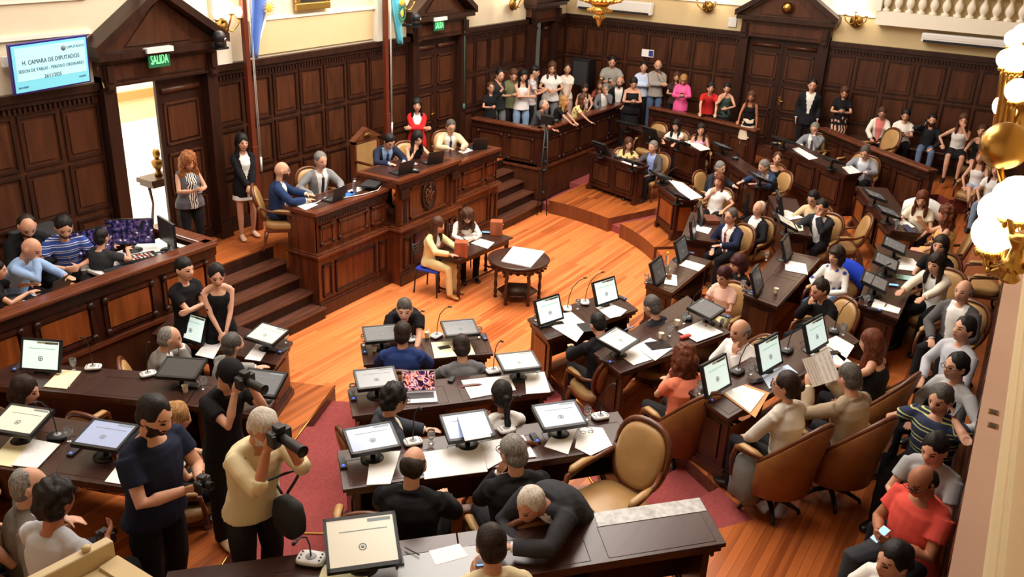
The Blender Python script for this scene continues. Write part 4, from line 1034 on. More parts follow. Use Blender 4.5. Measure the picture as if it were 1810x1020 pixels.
        if tt == 'suit':
            for sh, el, wr in armpts:
                d_ = (wr-el).normalized(); MB().use(cloth(top[2] if len(top) > 2 else WHT)).tube([wr-d_*.025, wr+d_*.004], .034 if not fem else .03, 12).build('cuff', parent=t)
    # ---- hair, cap, glasses
    hs, hcol = hair
    M3 = RH
    if hs == 'cap':
        m = MB().use(cloth(BLK)); m.ball(hc+M3 @ Vector((0, -.008, .04)), (.088, .104, .095), 16, 12, M3)
        m.loft([[hc+M3 @ Vector((x*.075, .06+.035*0+yy*(1-x*x*.35), .055-.018*x*x-yy*.25+dz)) for x in (-1, -.6, 0, .6, 1)]+[hc+M3 @ Vector((x*.075, .06+yy*(1-x*x*.35), .047-.018*x*x-yy*.25+dz)) for x in (1, .6, 0, -.6, -1)] for yy, dz in ((0, 0), (.05, 0), (.1, 0))], smooth=False)
        m.build('cap', parent=t)
        m = MB().use(hairm('black')).ball(hc+M3 @ Vector((0, -.04, -.02)), (.079, .062, .06), 12, 8, M3); m.build('hair', parent=t)
    elif hs != 'none':
        m = MB()
        for c, r in HAIR[hs]:
            if hs in ('long', 'wavy') and c[2] < -.12: m.ball(hc+Matrix.Rotation(hyr, 3, 'Z') @ (Vector(c)*HS), Vector(r)*HS, 14, 10)
            else: m.ball(hc+M3 @ Vector(c), r, 16, 12, M3)
        amp = .014 if hs in ('curly', 'wavy') else .0055; fr__ = 75 if hs in ('curly', 'wavy') else 60
        me = remesh(m, max(vx, .008), 1, 'hair', (amp, fr__, (1, 1, .35 if hs != 'curly' else 1)))
        me.materials.clear(); me.materials.append(hairm(hcol)); o = bpy.data.objects.new('hair', me); COL.objects.link(o); o.parent = t
    if glasses:
        g = MB().use(mat('spectacle frame', (60, 50, 48), .3, .6))
        for sx in (-1, 1):
            c = Vector((sx*.032, .1, .012)); pts = [hc+M3 @ (c+Vector((math.cos(a)*.024, -abs(sx*math.cos(a))*.0, math.sin(a)*.018))) for a in [2*PI*i/12 for i in range(13)]]
            g.tube(pts, .0028, 5); g.tube([hc+M3 @ Vector((sx*.056, .098, .014)), hc+M3 @ Vector((sx*.078, .04, .012)), hc+M3 @ Vector((sx*.08, -.01, .01))], .0026, 5)
        g.tube([hc+M3 @ Vector((-.009, .104, .014)), hc+M3 @ Vector((.009, .104, .014))], .0026, 5); g.build('eyeglasses', parent=t)
    info = dict(root=root, yaw=yaw, s=s, M=M4, hands=[M4 @ h for h in hands], head=M4 @ hc, tier=tier, R=RZ, zf=zf, obj=t, hl=hands, hc=hc, RH=RH)
    PEOPLE[key] = info
    if seat: chair((root.x, root.y, zf), yaw, seat[1], seat[0], s=max(.95, s*.97))
    return info
def p(who, hx, hy_, tier, look, top, hair, sex='m', pose='sit', seat='oval', **k):
    return person(who, who, (hx, hy_), tier, pose, look, top=top, hair=hair, sex=sex, seat=(seat, 'tan armchair of the '+' '.join(who.split()[:12])) if (pose == 'sit' and seat) else None, **k)
LB = (150, 180, 222); LG = (176, 178, 182)
# --- broadcast booth
p('man in black suit looking down at a phone in the booth', 48, 400, 5, (110, 470), ('suit', BLK, BLK), ('thin', 'dark'), arms=('phone', 'phone'), hp=35, lean=16, beard='dark', seat=None, Y=10.55)
p('bald man in light blue shirt clutching his head', 55, 440, 5, (130, 445), ('shirt', LB), ('none', 'dark'), arms=('face', 'desk'), hp=30, lean=22, seat=None, Y=10.0)
p('bearded man in blue polo with white stripes', 113, 402, 5, (160, 470), ('tee', 'navy white stripes'), ('short', 'black'), arms=('belly', 'belly'), beard='black', hp=28, lean=18, seat=None, fat=1.1, Y=10.25)
p('operator in dark grey t-shirt facing the video monitors', 180, 420, 5, (250, 385), ('tee', (46, 47, 50)), ('short', 'black'), arms=('desk', 'desk'), glasses=True, hp=10, lean=10, seat=None, fat=1.1, Y=10.05)
p('person in black cut off by the left edge in the booth', -6, 478, 5, (80, 470), ('tee', BLK), ('short', 'black'), seat=None, Y=10.0)
# --- standing along the left
p('young man in black shirt with folded arms by the stairs', 326, 476, 1, (470, 520), ('tee', BLK), ('fade', 'black'), pose='stand', arms=('crossed', 'crossed'), skin='d', lean=2, hp=5)
p('young woman in black sleeveless top with clasped hands', 383, 487, 1, (420, 580), ('tank', BLK), ('bun', 'black'), 'f', 'stand', arms=('clasp', 'clasp'), lean=3, hp=20, skin='d')
p('woman with curly ginger hair in grey vest and red belt bag', 333, 285, 5, (420, 330), ('vest', (96, 96, 104), 'zebra print'), ('wavy', 'ginger'), 'f', 'stand', arms=('phone', 'phone'), fat=1.2, hp=30, lean=4, shoe=(190, 180, 170), s=.98)
p('woman in black blazer and white skirt beside the flagpole', 428, 252, 5, (520, 300), ('blazer', BLK, WHT), ('long', 'black'), 'f', 'stand', arms=('clasp', 'clasp'), bottom=('miniskirt', WHT), shoe=(220, 180, 150), hp=5, lean=1, s=1.0)
# --- presidium
p('bald man in blue suit at the left end of the presidium', 498, 302, 5, '-48', ('suit', (36, 56, 96), WHT), ('none', 'dark'), glasses=True, arms=('desk', 'desk'), beard='brown', hp=5, hy=10)
p('grey-haired man in grey suit and dark tie at the presidium', 567, 284, 5, (660, 320), ('suit', (132, 132, 134), WHT, (40, 44, 60)), ('short', 'grey'), arms=('rest', 'desk'), hp=10)
p('man presiding in dark blue suit reading at the raised desk', 688, 250, 5, (770, 285), ('suit', (34, 40, 60), LB, (40, 60, 110)), ('short', 'black'), lean=22, hp=35, zoff=.12, seat=None)
p('woman in black sleeveless dress resting her cheek on her hand', 738, 245, 5, (800, 275), ('tank', BLK), ('long', 'black'), 'f', arms=('chin', 'desk'), lean=18, hp=22, zoff=.12)
p('man in beige suit and glasses at the right end of the presidium', 797, 224, 5, (855, 262), ('suit', (222, 198, 158), WHT, (60, 66, 80)), ('short', 'dgrey'), glasses=True, lean=12, hp=20, zoff=.05)
p('woman in red blazer standing with folded arms', 737, 186, 5, (790, 330), ('blazer', (206, 34, 36), WHT), ('long', 'black'), 'f', 'stand', arms=('crossed', 'crossed'), hp=5, lean=1, bottom=('pants', BLK))
# --- stenographers
p('woman in pale yellow suit at the writing table', 774, 398, 0, (880, 420), ('blazer', (232, 216, 160), WHT), ('long', 'brown'), 'f', arms=('desk', 'desk'), bottom=('pants', (228, 212, 156)), seat=None, hp=15, lean=10, shoe=(180, 120, 60))
p('woman with curly brown hair writing at the table', 826, 382, 0, (870, 430), ('shirt', 'cream floral'), ('wavy', 'brown'), 'f', arms=('desk', 'deskin'), seat=None, hp=40, lean=16)
# --- rows at the bottom centre
p('man in black t-shirt leaning over the front desk', 715, 548, 0, (706, 660), ('tee', BLK), ('fade', 'dgrey'), pose='stand', arms=('raildown', 'rail'), lean=48, hp=10, skin='d', fat=1.1)
p('man in royal blue suit seen from behind', 712, 590, 1, 0, ('suit', (34, 52, 104), WHT), ('short', 'dark'), fat=1.08)
p('man in grey suit at the front desk right of the blue suit', 815, 614, 1, 8, ('suit', (104, 104, 106), WHT), ('short', 'dark'), hp=25)
p('man in dark suit and glasses watching the laptop', 698, 706, 2, (770, 690), ('suit', (58, 60, 68), WHT), ('curly', 'black'), glasses=True, arms=('rest', 'desk'))
p('woman in white shirt with a ponytail holding up a phone', 886, 698, 2, 10, ('shirt', WHT), ('pony', 'black'), 'f', arms=('desk', 'phone'), skin='c')
p('balding man in black suit writing on papers', 731, 822, 3, -12, ('suit', BLK, WHT), ('ring', 'dark'), 'm', fat=1.12, hp=22, skin='a', seat=None)
p('grey-haired man in black suit and glasses with hand at his chin', 906, 800, 3, 10, ('suit', (30, 30, 33), WHT), ('short', 'grey'), arms=('desk', 'chin'), glasses=True, hy=20, fat=1.1)
p('white-haired man in charcoal suit bent over the bottom desk', 938, 892, 3, (840, 960), ('suit', (54, 55, 60), WHT), ('short', 'white'), pose='stand', arms=('belly', 'lean'), lean=58, hp=25, fat=1.08, skin='b', s=.96)
p('man in cream suit at the bottom edge holding a phone', 868, 964, 4, 6, ('suit', (214, 198, 160), WHT), ('short', 'dark'), arms=('phone', 'phone'), hp=25, seat=None, s=.98)
# --- left rows
p('grey-suited man covering his face with his hands', 300, 598, 1, (370, 590), ('suit', (120, 116, 112), WHT), ('thin', 'grey'), arms=('face', 'face'), lean=14, hp=14)
p('bearded grey-haired man in light grey jacket in profile', 412, 610, 1, (470, 590), ('suit', (146, 144, 140), WHT), ('short', 'dgrey'), beard='grey', lean=12, hp=5)
p('photographer in black with a black baseball cap', 407, 664, 3, (480, 700), ('tee', BLK), ('cap', 'black'), pose='stand', arms=('camera', 'camera'), lean=10, hp=30, shoe=(190, 160, 120), s=.98)
p('bearded man in navy t-shirt checking his camera', 274, 735, 3, (400, 775), ('tee', (28, 34, 54)), ('short', 'black'), pose='stand', arms=('phone', 'phone'), lean=6, hp=20, beard='dark', fat=1.22, s=1.08)
p('white-haired photographer in cream shirt aiming a long lens', 466, 757, 4, (530, 800), ('rolled', (222, 208, 168)), ('short', 'white'), pose='stand', arms=('camera', 'camera'), lean=16, hp=22, beard='white', fat=1.15, skin='b', s=.98, bottom=('pants', (40, 38, 42)))
p('long-haired woman in cream skirt looking at her phone', 44, 690, 2, (120, 690), ('tank', (214, 176, 150)), ('long', 'dark'), 'f', arms=('phone', 'phone'), bottom=('skirt', (232, 218, 176)), hp=20, seat='barrel')
p('blonde woman in mint print top behind the navy t-shirt man', 312, 738, 2, (380, 730), ('tee', 'mint print'), ('long', 'blond'), 'f', arms=('phone', 'phone'), hp=18)
p('grey-haired man in grey suit seated at lower left', 52, 858, 3, (130, 840), ('suit', (112, 106, 100), WHT), ('thin', 'grey'), arms=('rest', 'rest'), hp=2, seat='barrel')
p('man with thick black curly hair in pale grey t-shirt', 100, 884, 4, (180, 830), ('tee', (186, 190, 198)), ('curly', 'black'), arms=('phone', 'lap'), skin='c', hp=10, s=1.02, seat=None)
p('person with a wristwatch cut off by the lower left edge', -34, 872, 3, (60, 840), ('tank', (190, 150, 120)), ('long', 'dark'), 'f', arms=('phone', 'rest'), seat=None)
# --- right of centre, front rows
p('man in black suit writing beside a black leather folder', 1057, 574, 1, 0, ('suit', BLK, WHT), ('fade', 'black'), hp=28)
p('man in dark suit looking at a blue phone', 1152, 542, 1, 14, ('suit', (38, 38, 44), WHT), ('short', 'dgrey'), arms=('lap', 'phone'), hp=22)
p('woman with curly auburn hair in coral top', 1208, 632, 2, 0, ('tee', (232, 132, 102)), ('wavy', 'auburn'), 'f', arms=('desk', 'chin'), fat=1.25, hp=20, seat='barrel')
p('balding man in white shirt with hand over his mouth', 1308, 585, 2, (1240, 600), ('shirt', WHT), ('ring', 'grey'), arms=('lap', 'chin'), fat=1.2, hp=10, seat='barrel', skin='a')
p('person with short wine hair and pale green trousers', 1279, 488, 1, (1200, 520), ('tee', (234, 190, 172)), ('short', 'wine'), 'f', arms=('phone', 'phone'), bottom=('pants', (204, 206, 156)), hp=20, lean=4)
p('woman with wine-red bob in black short-sleeved top', 1305, 466, 1, (1225, 470), ('tee', BLK), ('bob', 'wine'), 'f', arms=('lap', 'desk'), hp=18)
p('man in navy suit with dark red tie and glasses', 1292, 383, 1, (1215, 400), ('suit', (28, 34, 62), WHT, (120, 36, 52)), ('short', 'dgrey'), glasses=True, arms=('lap', 'desk'), fat=1.12, hp=5)
p('silver-haired man leaning back in black suit', 1341, 369, 1, (1270, 385), ('suit', (28, 28, 30), WHT), ('thin', 'white'), arms=('lap', 'lap'), lean=-6, hp=0)
p('long-haired woman in white blouse resting her chin on a finger', 1271, 320, 1, (1200, 350), ('tee', WHT), ('long', 'auburn'), 'f', arms=('chin', 'rest'), fat=1.2, lean=-4, hp=4)
p('grey-haired man in dark suit turned to the right', 1273, 297, 1, (1320, 310), ('suit', (44, 48, 60), WHT), ('short', 'grey'), arms=('lap', 'desk'), lean=16, hp=12)
p('woman in yellow floral blouse and glasses at the far end desk', 1111, 254, 1, (1150, 290), ('tee', 'yellow floral'), ('long', 'brown'), 'f', arms=('belly', 'desk'), glasses=True, fat=1.15, hp=8)
p('man in grey jacket and blue shirt turned towards her', 1154, 260, 1, (1090, 275), ('suit', (84, 80, 82), (150, 170, 226)), ('short', 'grey'), arms=('desk', 'lap'), hp=5)
p('woman in white top with black fringe at the second-row desk', 1195, 222, 2, (1140, 250), ('tee', WHT), ('long', 'black'), 'f', arms=('desk', 'reach'), hp=15)
p('long-haired young woman in a pink top', 1239, 229, 2, (1230, 290), ('tank', (238, 176, 206)), ('long', 'dark'), 'f', arms=('lap', 'lap'), hp=5)
p('man in blue jacket stretching an arm across his desk', 1350, 295, 2, (1290, 300), ('suit', (44, 62, 92), LG), ('short', 'grey'), arms=('reach', 'desk'), lean=26, hp=20)
p('woman in black sleeveless top behind the blue jacket', 1374, 281, 2, (1350, 330), ('tank', BLK), ('bun', 'brown'), 'f', arms=('lap', 'lap'), hp=0, roll=-10)
p('man in dark suit holding his chin over papers', 1452, 367, 2, (1390, 390), ('suit', (42, 44, 50), WHT), ('short', 'black'), arms=('desk', 'face'), lean=12, hp=12, fat=1.1)
p('woman in beige top and glasses with dark tied hair', 1437, 351, 2, (1380, 375), ('shirt', (214, 190, 150)), ('bun', 'black'), 'f', arms=('desk', 'desk'), glasses=True, hp=20)
p('woman with dark fringe in a blue floral white blouse', 1478, 452, 2, (1420, 470), ('shirt', 'blue floral'), ('bob', 'dark'), 'f', arms=('belly', 'belly'), bottom=('pants', (70, 90, 120)), hp=5)
p('dark-haired man in black resting his face on his fist', 1449, 512, 2, (1390, 520), ('suit', (22, 22, 25), BLK), ('short', 'dark'), arms=('chin', 'lap'), lean=14, hp=20)
p('long grey-haired man in grey suit with hand on his mouth', 1440, 228, 3, (1390, 262), ('suit', (134, 138, 146), WHT, (90, 60, 70)), ('short', 'grey'), arms=('desk', 'face'), glasses=True, hp=16, lean=14, fat=1.1)
p('man in grey suit reading a sheet at the long third-row desk', 1529, 270, 3, (1480, 300), ('suit', (138, 140, 146), (210, 218, 232)), ('short', 'dgrey'), hp=28, lean=14, fat=1.12)
p('woman in cream sleeveless blouse smiling down at her phone', 1630, 352, 3, (1596, 395), ('tee', (236, 226, 200)), ('long', 'auburn'), 'f', arms=('belly', 'lap'), hp=22, fat=1.1)
p('woman in ochre print dress gesturing with two fingers', 1672, 378, 3, (1630, 372), ('tank', 'ochre print'), ('wavy', 'auburn'), 'f', arms=('point', 'lap'), hp=0, fat=1.2, bottom=('dress', 'ochre print'))
p('woman with long brown hair peering past the white blazer', 1662, 434, 3, (1610, 470), ('tee', BLK), ('long', 'dark'), 'f', arms=('lap', 'lap'), hp=5)
p('woman in white blazer reaching over her desk', 1654, 466, 3, (1590, 488), ('blazer', (240, 232, 214), WHT), ('long', 'dark'), 'f', arms=('reach', 'reach'), hp=12, lean=16)
p('bald man in grey suit seated sideways by the wall', 1703, 515, 3, (1640, 540), ('suit', (96, 94, 96), WHT), ('ring', 'grey'), arms=('lap', 'lap'), hp=2, lean=2)
p('long auburn-haired woman in black strappy top writing', 1540, 606, 3, 8, ('tank', BLK), ('long', 'auburn'), 'f', arms=('desk', 'desk'), hp=20, seat='barrel')
p('man in tan suit holding up printed pages', 1500, 668, 3, 0, ('suit', (158, 140, 116), (226, 214, 170)), ('short', 'dgrey'), arms=('book', 'book'), hp=16, seat='barrel')
p('woman in cream blazer with black trim and clear glasses', 1388, 682, 3, 6, ('blazer', (208, 202, 190), (200, 170, 110)), ('bun', 'dark'), 'f', arms=('lap', 'lap'), glasses=True, hp=5, hy=32, seat='barrel')
# --- seated along the right wall
p('man in light grey shirt gazing left by the wall', 1704, 582, 3, (1630, 590), ('shirt', (186, 188, 196)), ('short', 'black'), arms=('lap', 'lap'), hp=-4, lean=-2, seat=None)
p('black-haired man with glasses in grey and white t-shirt', 1690, 648, 3, (1620, 655), ('shirt', (176, 176, 178)), ('short', 'black'), arms=('lap', 'rest'), glasses=True, hp=5, lean=4, seat=None)
p('man in striped football shirt talking on his phone', 1662, 706, 3, (1600, 740), ('tee', 'football shirt'), ('short', 'dgrey'), arms=('rest', 'ear'), hp=14, lean=6, fat=1.18, seat=None)
p('young man with black hair in pale grey shirt behind the red polo', 1652, 794, 3, (1590, 830), ('tee', (160, 162, 164)), ('short', 'black'), arms=('phone', 'phone'), hp=18, seat=None)
p('balding man in coral red polo and glasses using a phone', 1630, 850, 3, (1560, 870), ('tee', (212, 80, 68)), ('ring', 'black'), arms=('phone', 'phone'), glasses=True, hp=26, fat=1.3, bottom=('pants', (52, 54, 58)), skin='c', lean=4, seat=None)
p('young black-haired man cut off by the bottom edge', 1580, 992, 3, (1500, 1010), ('tee', WHT), ('short', 'black'), arms=('lap', 'lap'), hp=8, seat=None)
# --- guest pen beside the presidium
p('woman in black with sunglasses raising her fist', 868, 155, 5, (930, 200), ('tee', BLK), ('pony', 'brown'), 'f', 'stand', arms=('phone', 'up'), hp=0, lean=1, glasses=True, X=17.2)
p('tall man in black and grey t-shirt in the guest pen', 884, 133, 5, (950, 160), ('tee', (44, 46, 50)), ('short', 'black'), pose='stand', arms=('down', 'behind'), hp=8, lean=1, bottom=('pants', (120, 122, 126)), X=17.7)
p('man in olive shirt looking at a phone', 908, 133, 5, (940, 180), ('tee', (112, 116, 82)), ('short', 'brown'), pose='stand', arms=('phone', 'phone'), hp=35, lean=4, X=17.9)
p('woman in white crop top and blue jeans with crossed arms', 925, 134, 5, (990, 180), ('tank', (226, 222, 222)), ('long', 'black'), 'f', 'stand', arms=('crossed', 'crossed'), bottom=('pants', (130, 156, 190)), lean=1, X=18.0)
p('man in orange white and navy striped t-shirt', 945, 127, 5, (1010, 130), ('tee', 'orange striped knit'), ('fade', 'black'), pose='stand', arms=('phone', 'phone'), hp=15, lean=1, X=18.8)
p('blonde woman in white sleeveless top and grey jeans', 976, 120, 5, (1020, 220), ('tee', WHT), ('long', 'brown'), 'f', 'stand', arms=('belly', 'belly'), hp=18, lean=1, bottom=('pants', (110, 114, 122)), fat=1.15, Y=10.5)
p('woman in cream printed t-shirt with clasped hands', 1003, 122, 5, (1040, 220), ('tee', (238, 230, 216)), ('bun', 'dark'), 'f', 'stand', arms=('clasp', 'clasp'), hp=2, lean=1, bottom=('pants', (196, 160, 150)), Y=10.5)
p('man in dark grey shirt behind the tripod camera', 962, 186, 5, '-82', ('tee', (72, 72, 76)), ('thin', 'grey'), pose='stand', arms=('rail', 'raildown'), hp=0, zoff=-.1, Y=9.52, lean=24, s=1)
p('blonde woman in black leaning over the balustrade', 998, 179, 5, '-82', ('tee', BLK), ('long', 'blond'), 'f', 'stand', arms=('rail', 'rail'), hp=-5, fat=1.15, zoff=-.1, Y=9.4, lean=24, s=1)
p('woman in floral blouse leaning on the balustrade', 1030, 176, 5, '-82', ('tee', 'yellow floral'), ('long', 'brown'), 'f', 'stand', arms=('rail', 'chin'), hp=-5, zoff=-.12, Y=9.4, lean=24, s=1)
p('dark-haired girl in white top seated in the guest pen', 1034, 156, 5, (1080, 230), ('tank', WHT), ('long', 'dark'), 'f', arms=('lap', 'lap'), seat=None, zoff=.2, Y=10.1)
p('brown-haired person in rust top half hidden behind the grey suit', 1061, 150, 5, (1080, 220), ('tee', (140, 70, 56)), ('long', 'brown'), 'f', arms=('lap', 'lap'), seat=None, X=20.6, zoff=.15)
p('man in grey suit and white shirt with his fist at his mouth', 1070, 157, 5, (1110, 220), ('suit', (112, 114, 120), WHT), ('short', 'grey'), arms=('lap', 'face'), seat=None, hp=14, X=20.3, zoff=.15)
p('bald man in black suit and white shirt in the guest pen', 1095, 145, 5, (1130, 220), ('suit', BLK, WHT), ('ring', 'dark'), arms=('lap', 'lap'), seat=None, beard='dark', X=20.8, zoff=.15)
p('man in grey shirt with a bag strap at the back', 1082, 109, 5, (1100, 220), ('tee', (156, 156, 148)), ('short', 'black'), pose='stand', arms=('phone', 'belly'), hp=25, lean=1, X=21.0)
# --- standing before the far wall
p('woman in black dress looking at her phone at the rail end', 1120, 147, 3, (1150, 210), ('tank', BLK), ('bun', 'black'), 'f', 'stand', arms=('phone', 'phone'), bottom=('longskirt', BLK), hp=30, lean=2, fat=1.25, X=20.0)
p('man in light blue shirt leaning on the far wall', 1138, 119, 4, (1130, 260), ('shirt', (198, 212, 240)), ('short', 'black'), pose='stand', arms=('crossed', 'crossed'), hp=8, lean=0, X=21.0)
p('bald bearded man in grey sweater and jeans', 1163, 116, 4, (1160, 260), ('shirt', (156, 150, 144)), ('none', 'dark'), pose='stand', arms=('crossed', 'chin'), beard='dgrey', hp=18, lean=0, bottom=('pants', (84, 104, 136)), fat=1.1, X=20.95)
p('dark-haired woman in black behind the pink blouse', 1196, 136, 4, (1180, 260), ('tee', (60, 44, 44)), ('long', 'brown'), 'f', 'stand', arms=('phone', 'belly'), lean=0, s=.97, X=20.95)
p('woman with short blonde hair in bright pink blouse', 1208, 141, 4, (1210, 260), ('blazer', (238, 96, 160), (238, 110, 168)), ('bob', 'blond'), 'f', 'stand', arms=('phone', 'phone'), hp=35, lean=2, s=.98, X=20.6)
p('person in red printed t-shirt leaning on the rail', 1256, 156, 4, (1260, 230), ('tee', (196, 42, 40)), ('curly', 'black'), pose='stand', arms=('raildown', 'raildown'), hp=0, lean=24, s=.97, X=20.25)
p('dark-haired woman in dark green top touching her face', 1285, 156, 4, (1250, 230), ('tank', (58, 74, 66)), ('short', 'black'), 'f', 'stand', arms=('chin', 'belly'), bottom=('longskirt', BLK), hp=8, lean=4, X=20.3)
p('woman in black camisole and cream skirt at the rail end', 1328, 171, 4, (1270, 220), ('tank', BLK), ('long', 'brown'), 'f', 'stand', arms=('raildown', 'down'), bottom=('skirt', (226, 210, 186)), hp=6, lean=8, skin='c', X=20.35)
p('man in dark suit and open white shirt by the far door', 1436, 151, 4, (1410, 300), ('suit', (26, 27, 32), WHT), ('short', 'black'), pose='stand', arms=('down', 'down'), hp=10, lean=0, X=20.8)
p('woman in black top and pink and black print skirt', 1493, 163, 4, (1470, 300), ('tee', BLK), ('short', 'brown'), 'f', 'stand', arms=('phone', 'phone'), bottom=('longskirt', 'pink black print'), hp=30, lean=0, X=20.9)
p('woman in white cardigan and pink top reading her phone', 1559, 200, 4, (1540, 290), ('blazer', (240, 236, 226), (226, 130, 124)), ('bun', 'brown'), 'f', arms=('lap', 'lap'), hp=25, glasses=True, X=20.85, seat=None, zoff=.1)
p('woman in white t-shirt and black trousers with a phone', 1601, 204, 4, (1590, 300), ('tee', (240, 236, 228)), ('bun', 'black'), 'f', arms=('phone', 'phone'), hp=22, fat=1.3, X=20.85, seat=None, zoff=.1)
p('man in black sweater and jeans talking on a phone', 1648, 213, 4, (1640, 300), ('shirt', (34, 38, 42)), ('short', 'black'), arms=('ear', 'lap'), bottom=('pants', (96, 116, 146)), beard='dark', hp=5, X=20.85, seat=None, zoff=.1)
p('woman in white tank top and black skirt covering her mouth', 1703, 213, 4, (1690, 310), ('tank', WHT), ('long', 'brown'), 'f', arms=('rest', 'face'), bottom=('skirt', BLK), hp=5, X=20.6, seat=None, zoff=.1)
p('short-haired woman in black sleeveless top in profile', 1736, 232, 4, (1680, 260), ('tank', BLK), ('short', 'brown'), 'f', arms=('lap', 'lap'), bottom=('skirt', BLK), hp=0, cross=True)
p('long-haired young woman in denim shorts with outstretched legs', 1734, 278, 3, (1660, 310), ('tank', WHT), ('long', 'auburn'), 'f', arms=('lap', 'lap'), bottom=('shorts', (160, 180, 210)), hp=0, cross=True)
p('young woman in blue jeans beside the lamp globes', 1762, 300, 3, (1690, 340), ('tee', WHT), ('long', 'brown'), 'f', arms=('lap', 'lap'), bottom=('pants', (120, 140, 166)), hp=0)
def bench(name, label, a, b, depth, z0, h, back=0):
    a = Vector(a); b = Vector(b); L = (b-a).length; t = thing(name, label, 'bench', (a.x, a.y, z0), math.atan2(b.y-a.y, b.x-a.x))
    depth, sg = abs(depth), (1 if depth > 0 else -1)
    MB().use(DESKW).box(0, L, -depth, 0, h-.05, h).build('seat', parent=t, bev=.012)
    MB().use(WALLD).box(.02, L-.02, -depth+.06, -depth+.1, h-.16, h-.05).build('apron', parent=t)
    for i in range(max(2, int(L/1.3)+1)):
        x = .1+(L-.2)*i/max(1, int(L/1.3)); MB().use(DESKW).tube([(x, -depth/2, h-.05), (x, -depth/2, .2), (x, -depth/2, .005)], [.035, .025, .035], 8).build('leg', parent=t)
    return t
bench('long_bench', 'dark wooden bench the men at lower right sit on along the wall', (10.4, .0), (4.6, -.1), .42, .9, .5)
bench('long_bench', 'dark wooden bench under the panelling behind the far right balustrade', (21.28, 3.9), (21.28, .9), .55, 1.2, .6)
def spline(p, n=6):
    p = [Vector(v) for v in p]; q = [p[0]]+p+[p[-1]]; out = []
    for i in range(1, len(q)-2):
        for k in range(n):
            t = k/n; a, b, c, d = q[i-1], q[i], q[i+1], q[i+2]
            out.append(.5*((2*b)+(c-a)*t+(2*a-5*b+4*c-d)*t*t+(3*b-a-3*c+d)*t**3))
    return out+[p[-1]]
# ---------------------------------------------------------------- monitors
SCR = {'on': SCRON, 'grey': SCRGR, 'beige': SCRBE, 'blue': SCRBL, 'dark': SCRDK}
def monitor(label, px, py, tier, kind='grey', tilt=20, yaw=0, h=DT, up=.2, w=.44, group='tilting desk monitors'):
    zt = TIER[tier]+h; q = P(px, py, zt+up)
    a = deskyaw(q, tier)+math.radians(yaw)
    t = thing('monitor', label, 'monitor', (q.x, q.y, zt), a-PI/2, group)
    T = Matrix.Translation((0, 0, up)) @ Matrix.Rotation(math.radians(tilt), 4, 'X')
    H = w*.8; m = MB().use(BLACK if kind != 'grey2' else DGREY)
    # facing +Y after tilt: plate in XZ plane
    m.box(-w/2, w/2, -.035, 0, -H/2, H/2, T).box(-w*.32, w*.32, -.055, -.035, -H*.35, H*.3, T)
    for b in ((-w/2, w/2, H/2-.022, H/2), (-w/2, w/2, -H/2, -H/2+.03), (-w/2, -w/2+.022, -H/2, H/2), (w/2-.022, w/2, -H/2, H/2)): m.box(b[0], b[1], 0, .007, b[2], b[3], T)
    m.build('bezel', parent=t)
    s = MB().use(SCR[kind]).box(-w/2+.022, w/2-.022, -.001, .003, -H/2+.03, H/2-.022, T)
    if kind in ('on', 'grey', 'blue', 'beige'):
        e = .0045
        s.use(GOLDB if kind != 'grey' else SCRDK).box(-w*.43, w*.1, .003, e, H*.36, H*.42, T) if kind == 'on' else None
        s.use(DGREY if kind == 'on' else CREST).box(-w*.42, -w*.1, .003, e, H*.35, H*.41, T)
        s.use(GREENB if kind == 'on' else CREST).box(-w*.36, w*.3, .003, e, H*.2, H*.215, T)
        s.use(CREST).lathe([(.028, 0), (.028, .0045), (.02, .0045), (.02, 0)], T @ Vector((0, 0, -H*.1)), 12, ax=T.to_3x3() @ Vector((0, 1, 0)))
        s.lathe([(.012, 0), (.012, .0045)], T @ Vector((0, 0, -H*.1)), 8, ax=T.to_3x3() @ Vector((0, 1, 0)))
    s.build('screen', parent=t)
    b = MB().use(BLACK); c = T @ Vector((0, -.045, -H*.1)); b.tube([(0, c.y, .01), (0, c.y-.01, c.z*.6), c], [.025, .02, .03], 8).lathe([(.11, 0), (.11, .008), (.05, .018)], (0, c.y, 0), 18)
    b.build('stand', parent=t)
    return t
M_ = monitor
M_('lit white monitor with green bar at the far left desk', 72, 628, 2, 'on', 22, 0)
M_('lit white monitor in front of the man covering his face', 338, 579, 1, 'on', 22, 0)
M_('dark monitor tilted nearly flat between the glass and the photographers', 320, 650, 2, 'dark', 80, 0)
M_('monitor with a glaring beige screen beside the stairs', 472, 590, 1, 'beige', 78, 0)
M_('grey monitor tilted flat beside the photographer in a cap', 462, 676, 2, 'grey', 72, 0)
M_('beige glaring monitor cut by the left edge', 36, 742, 3, 'beige', 78, 0)
M_('pale blue tilted monitor left of the navy t-shirt man', 186, 768, 3, 'blue', 82, 0)
M_('grey monitor left of the man in royal blue', 674, 589, 1, 'grey', 82, 0)
M_('grey monitor at the right end of the front bottom-centre desk', 813, 579, 1, 'grey', 82, 0)
M_('blank grey monitor left of the open silver laptop', 665, 668, 2, 'grey', 82, 0)
M_('bright beige monitor at the right end of the second-row desk', 916, 638, 2, 'beige', 84, 0)
M_('blue grey monitor above the balding man in black', 657, 774, 3, 'blue', 82, 4)
M_('pale blue monitor with white sheets lying on it', 826, 752, 3, 'blue', 78, 0)
M_('pale blue monitor with crest near the eyeglasses and papers', 989, 733, 3, 'blue', 80, 0)
M_('big bright monitor at the bottom edge beside the white microphone base', 640, 957, 4, 'beige', 66, 0, w=.5)
M_('lit white monitor at the arena end of the front-row desk', 971, 548, 1, 'on', 22, 0, up=.22)
M_('lit white monitor above the loose sheets and dark folder', 1071, 515, 1, 'on', 22, 0, up=.22)
M_('flat beige-grey monitor between papers in the second row', 1093, 600, 2, 'beige', 80, 0)
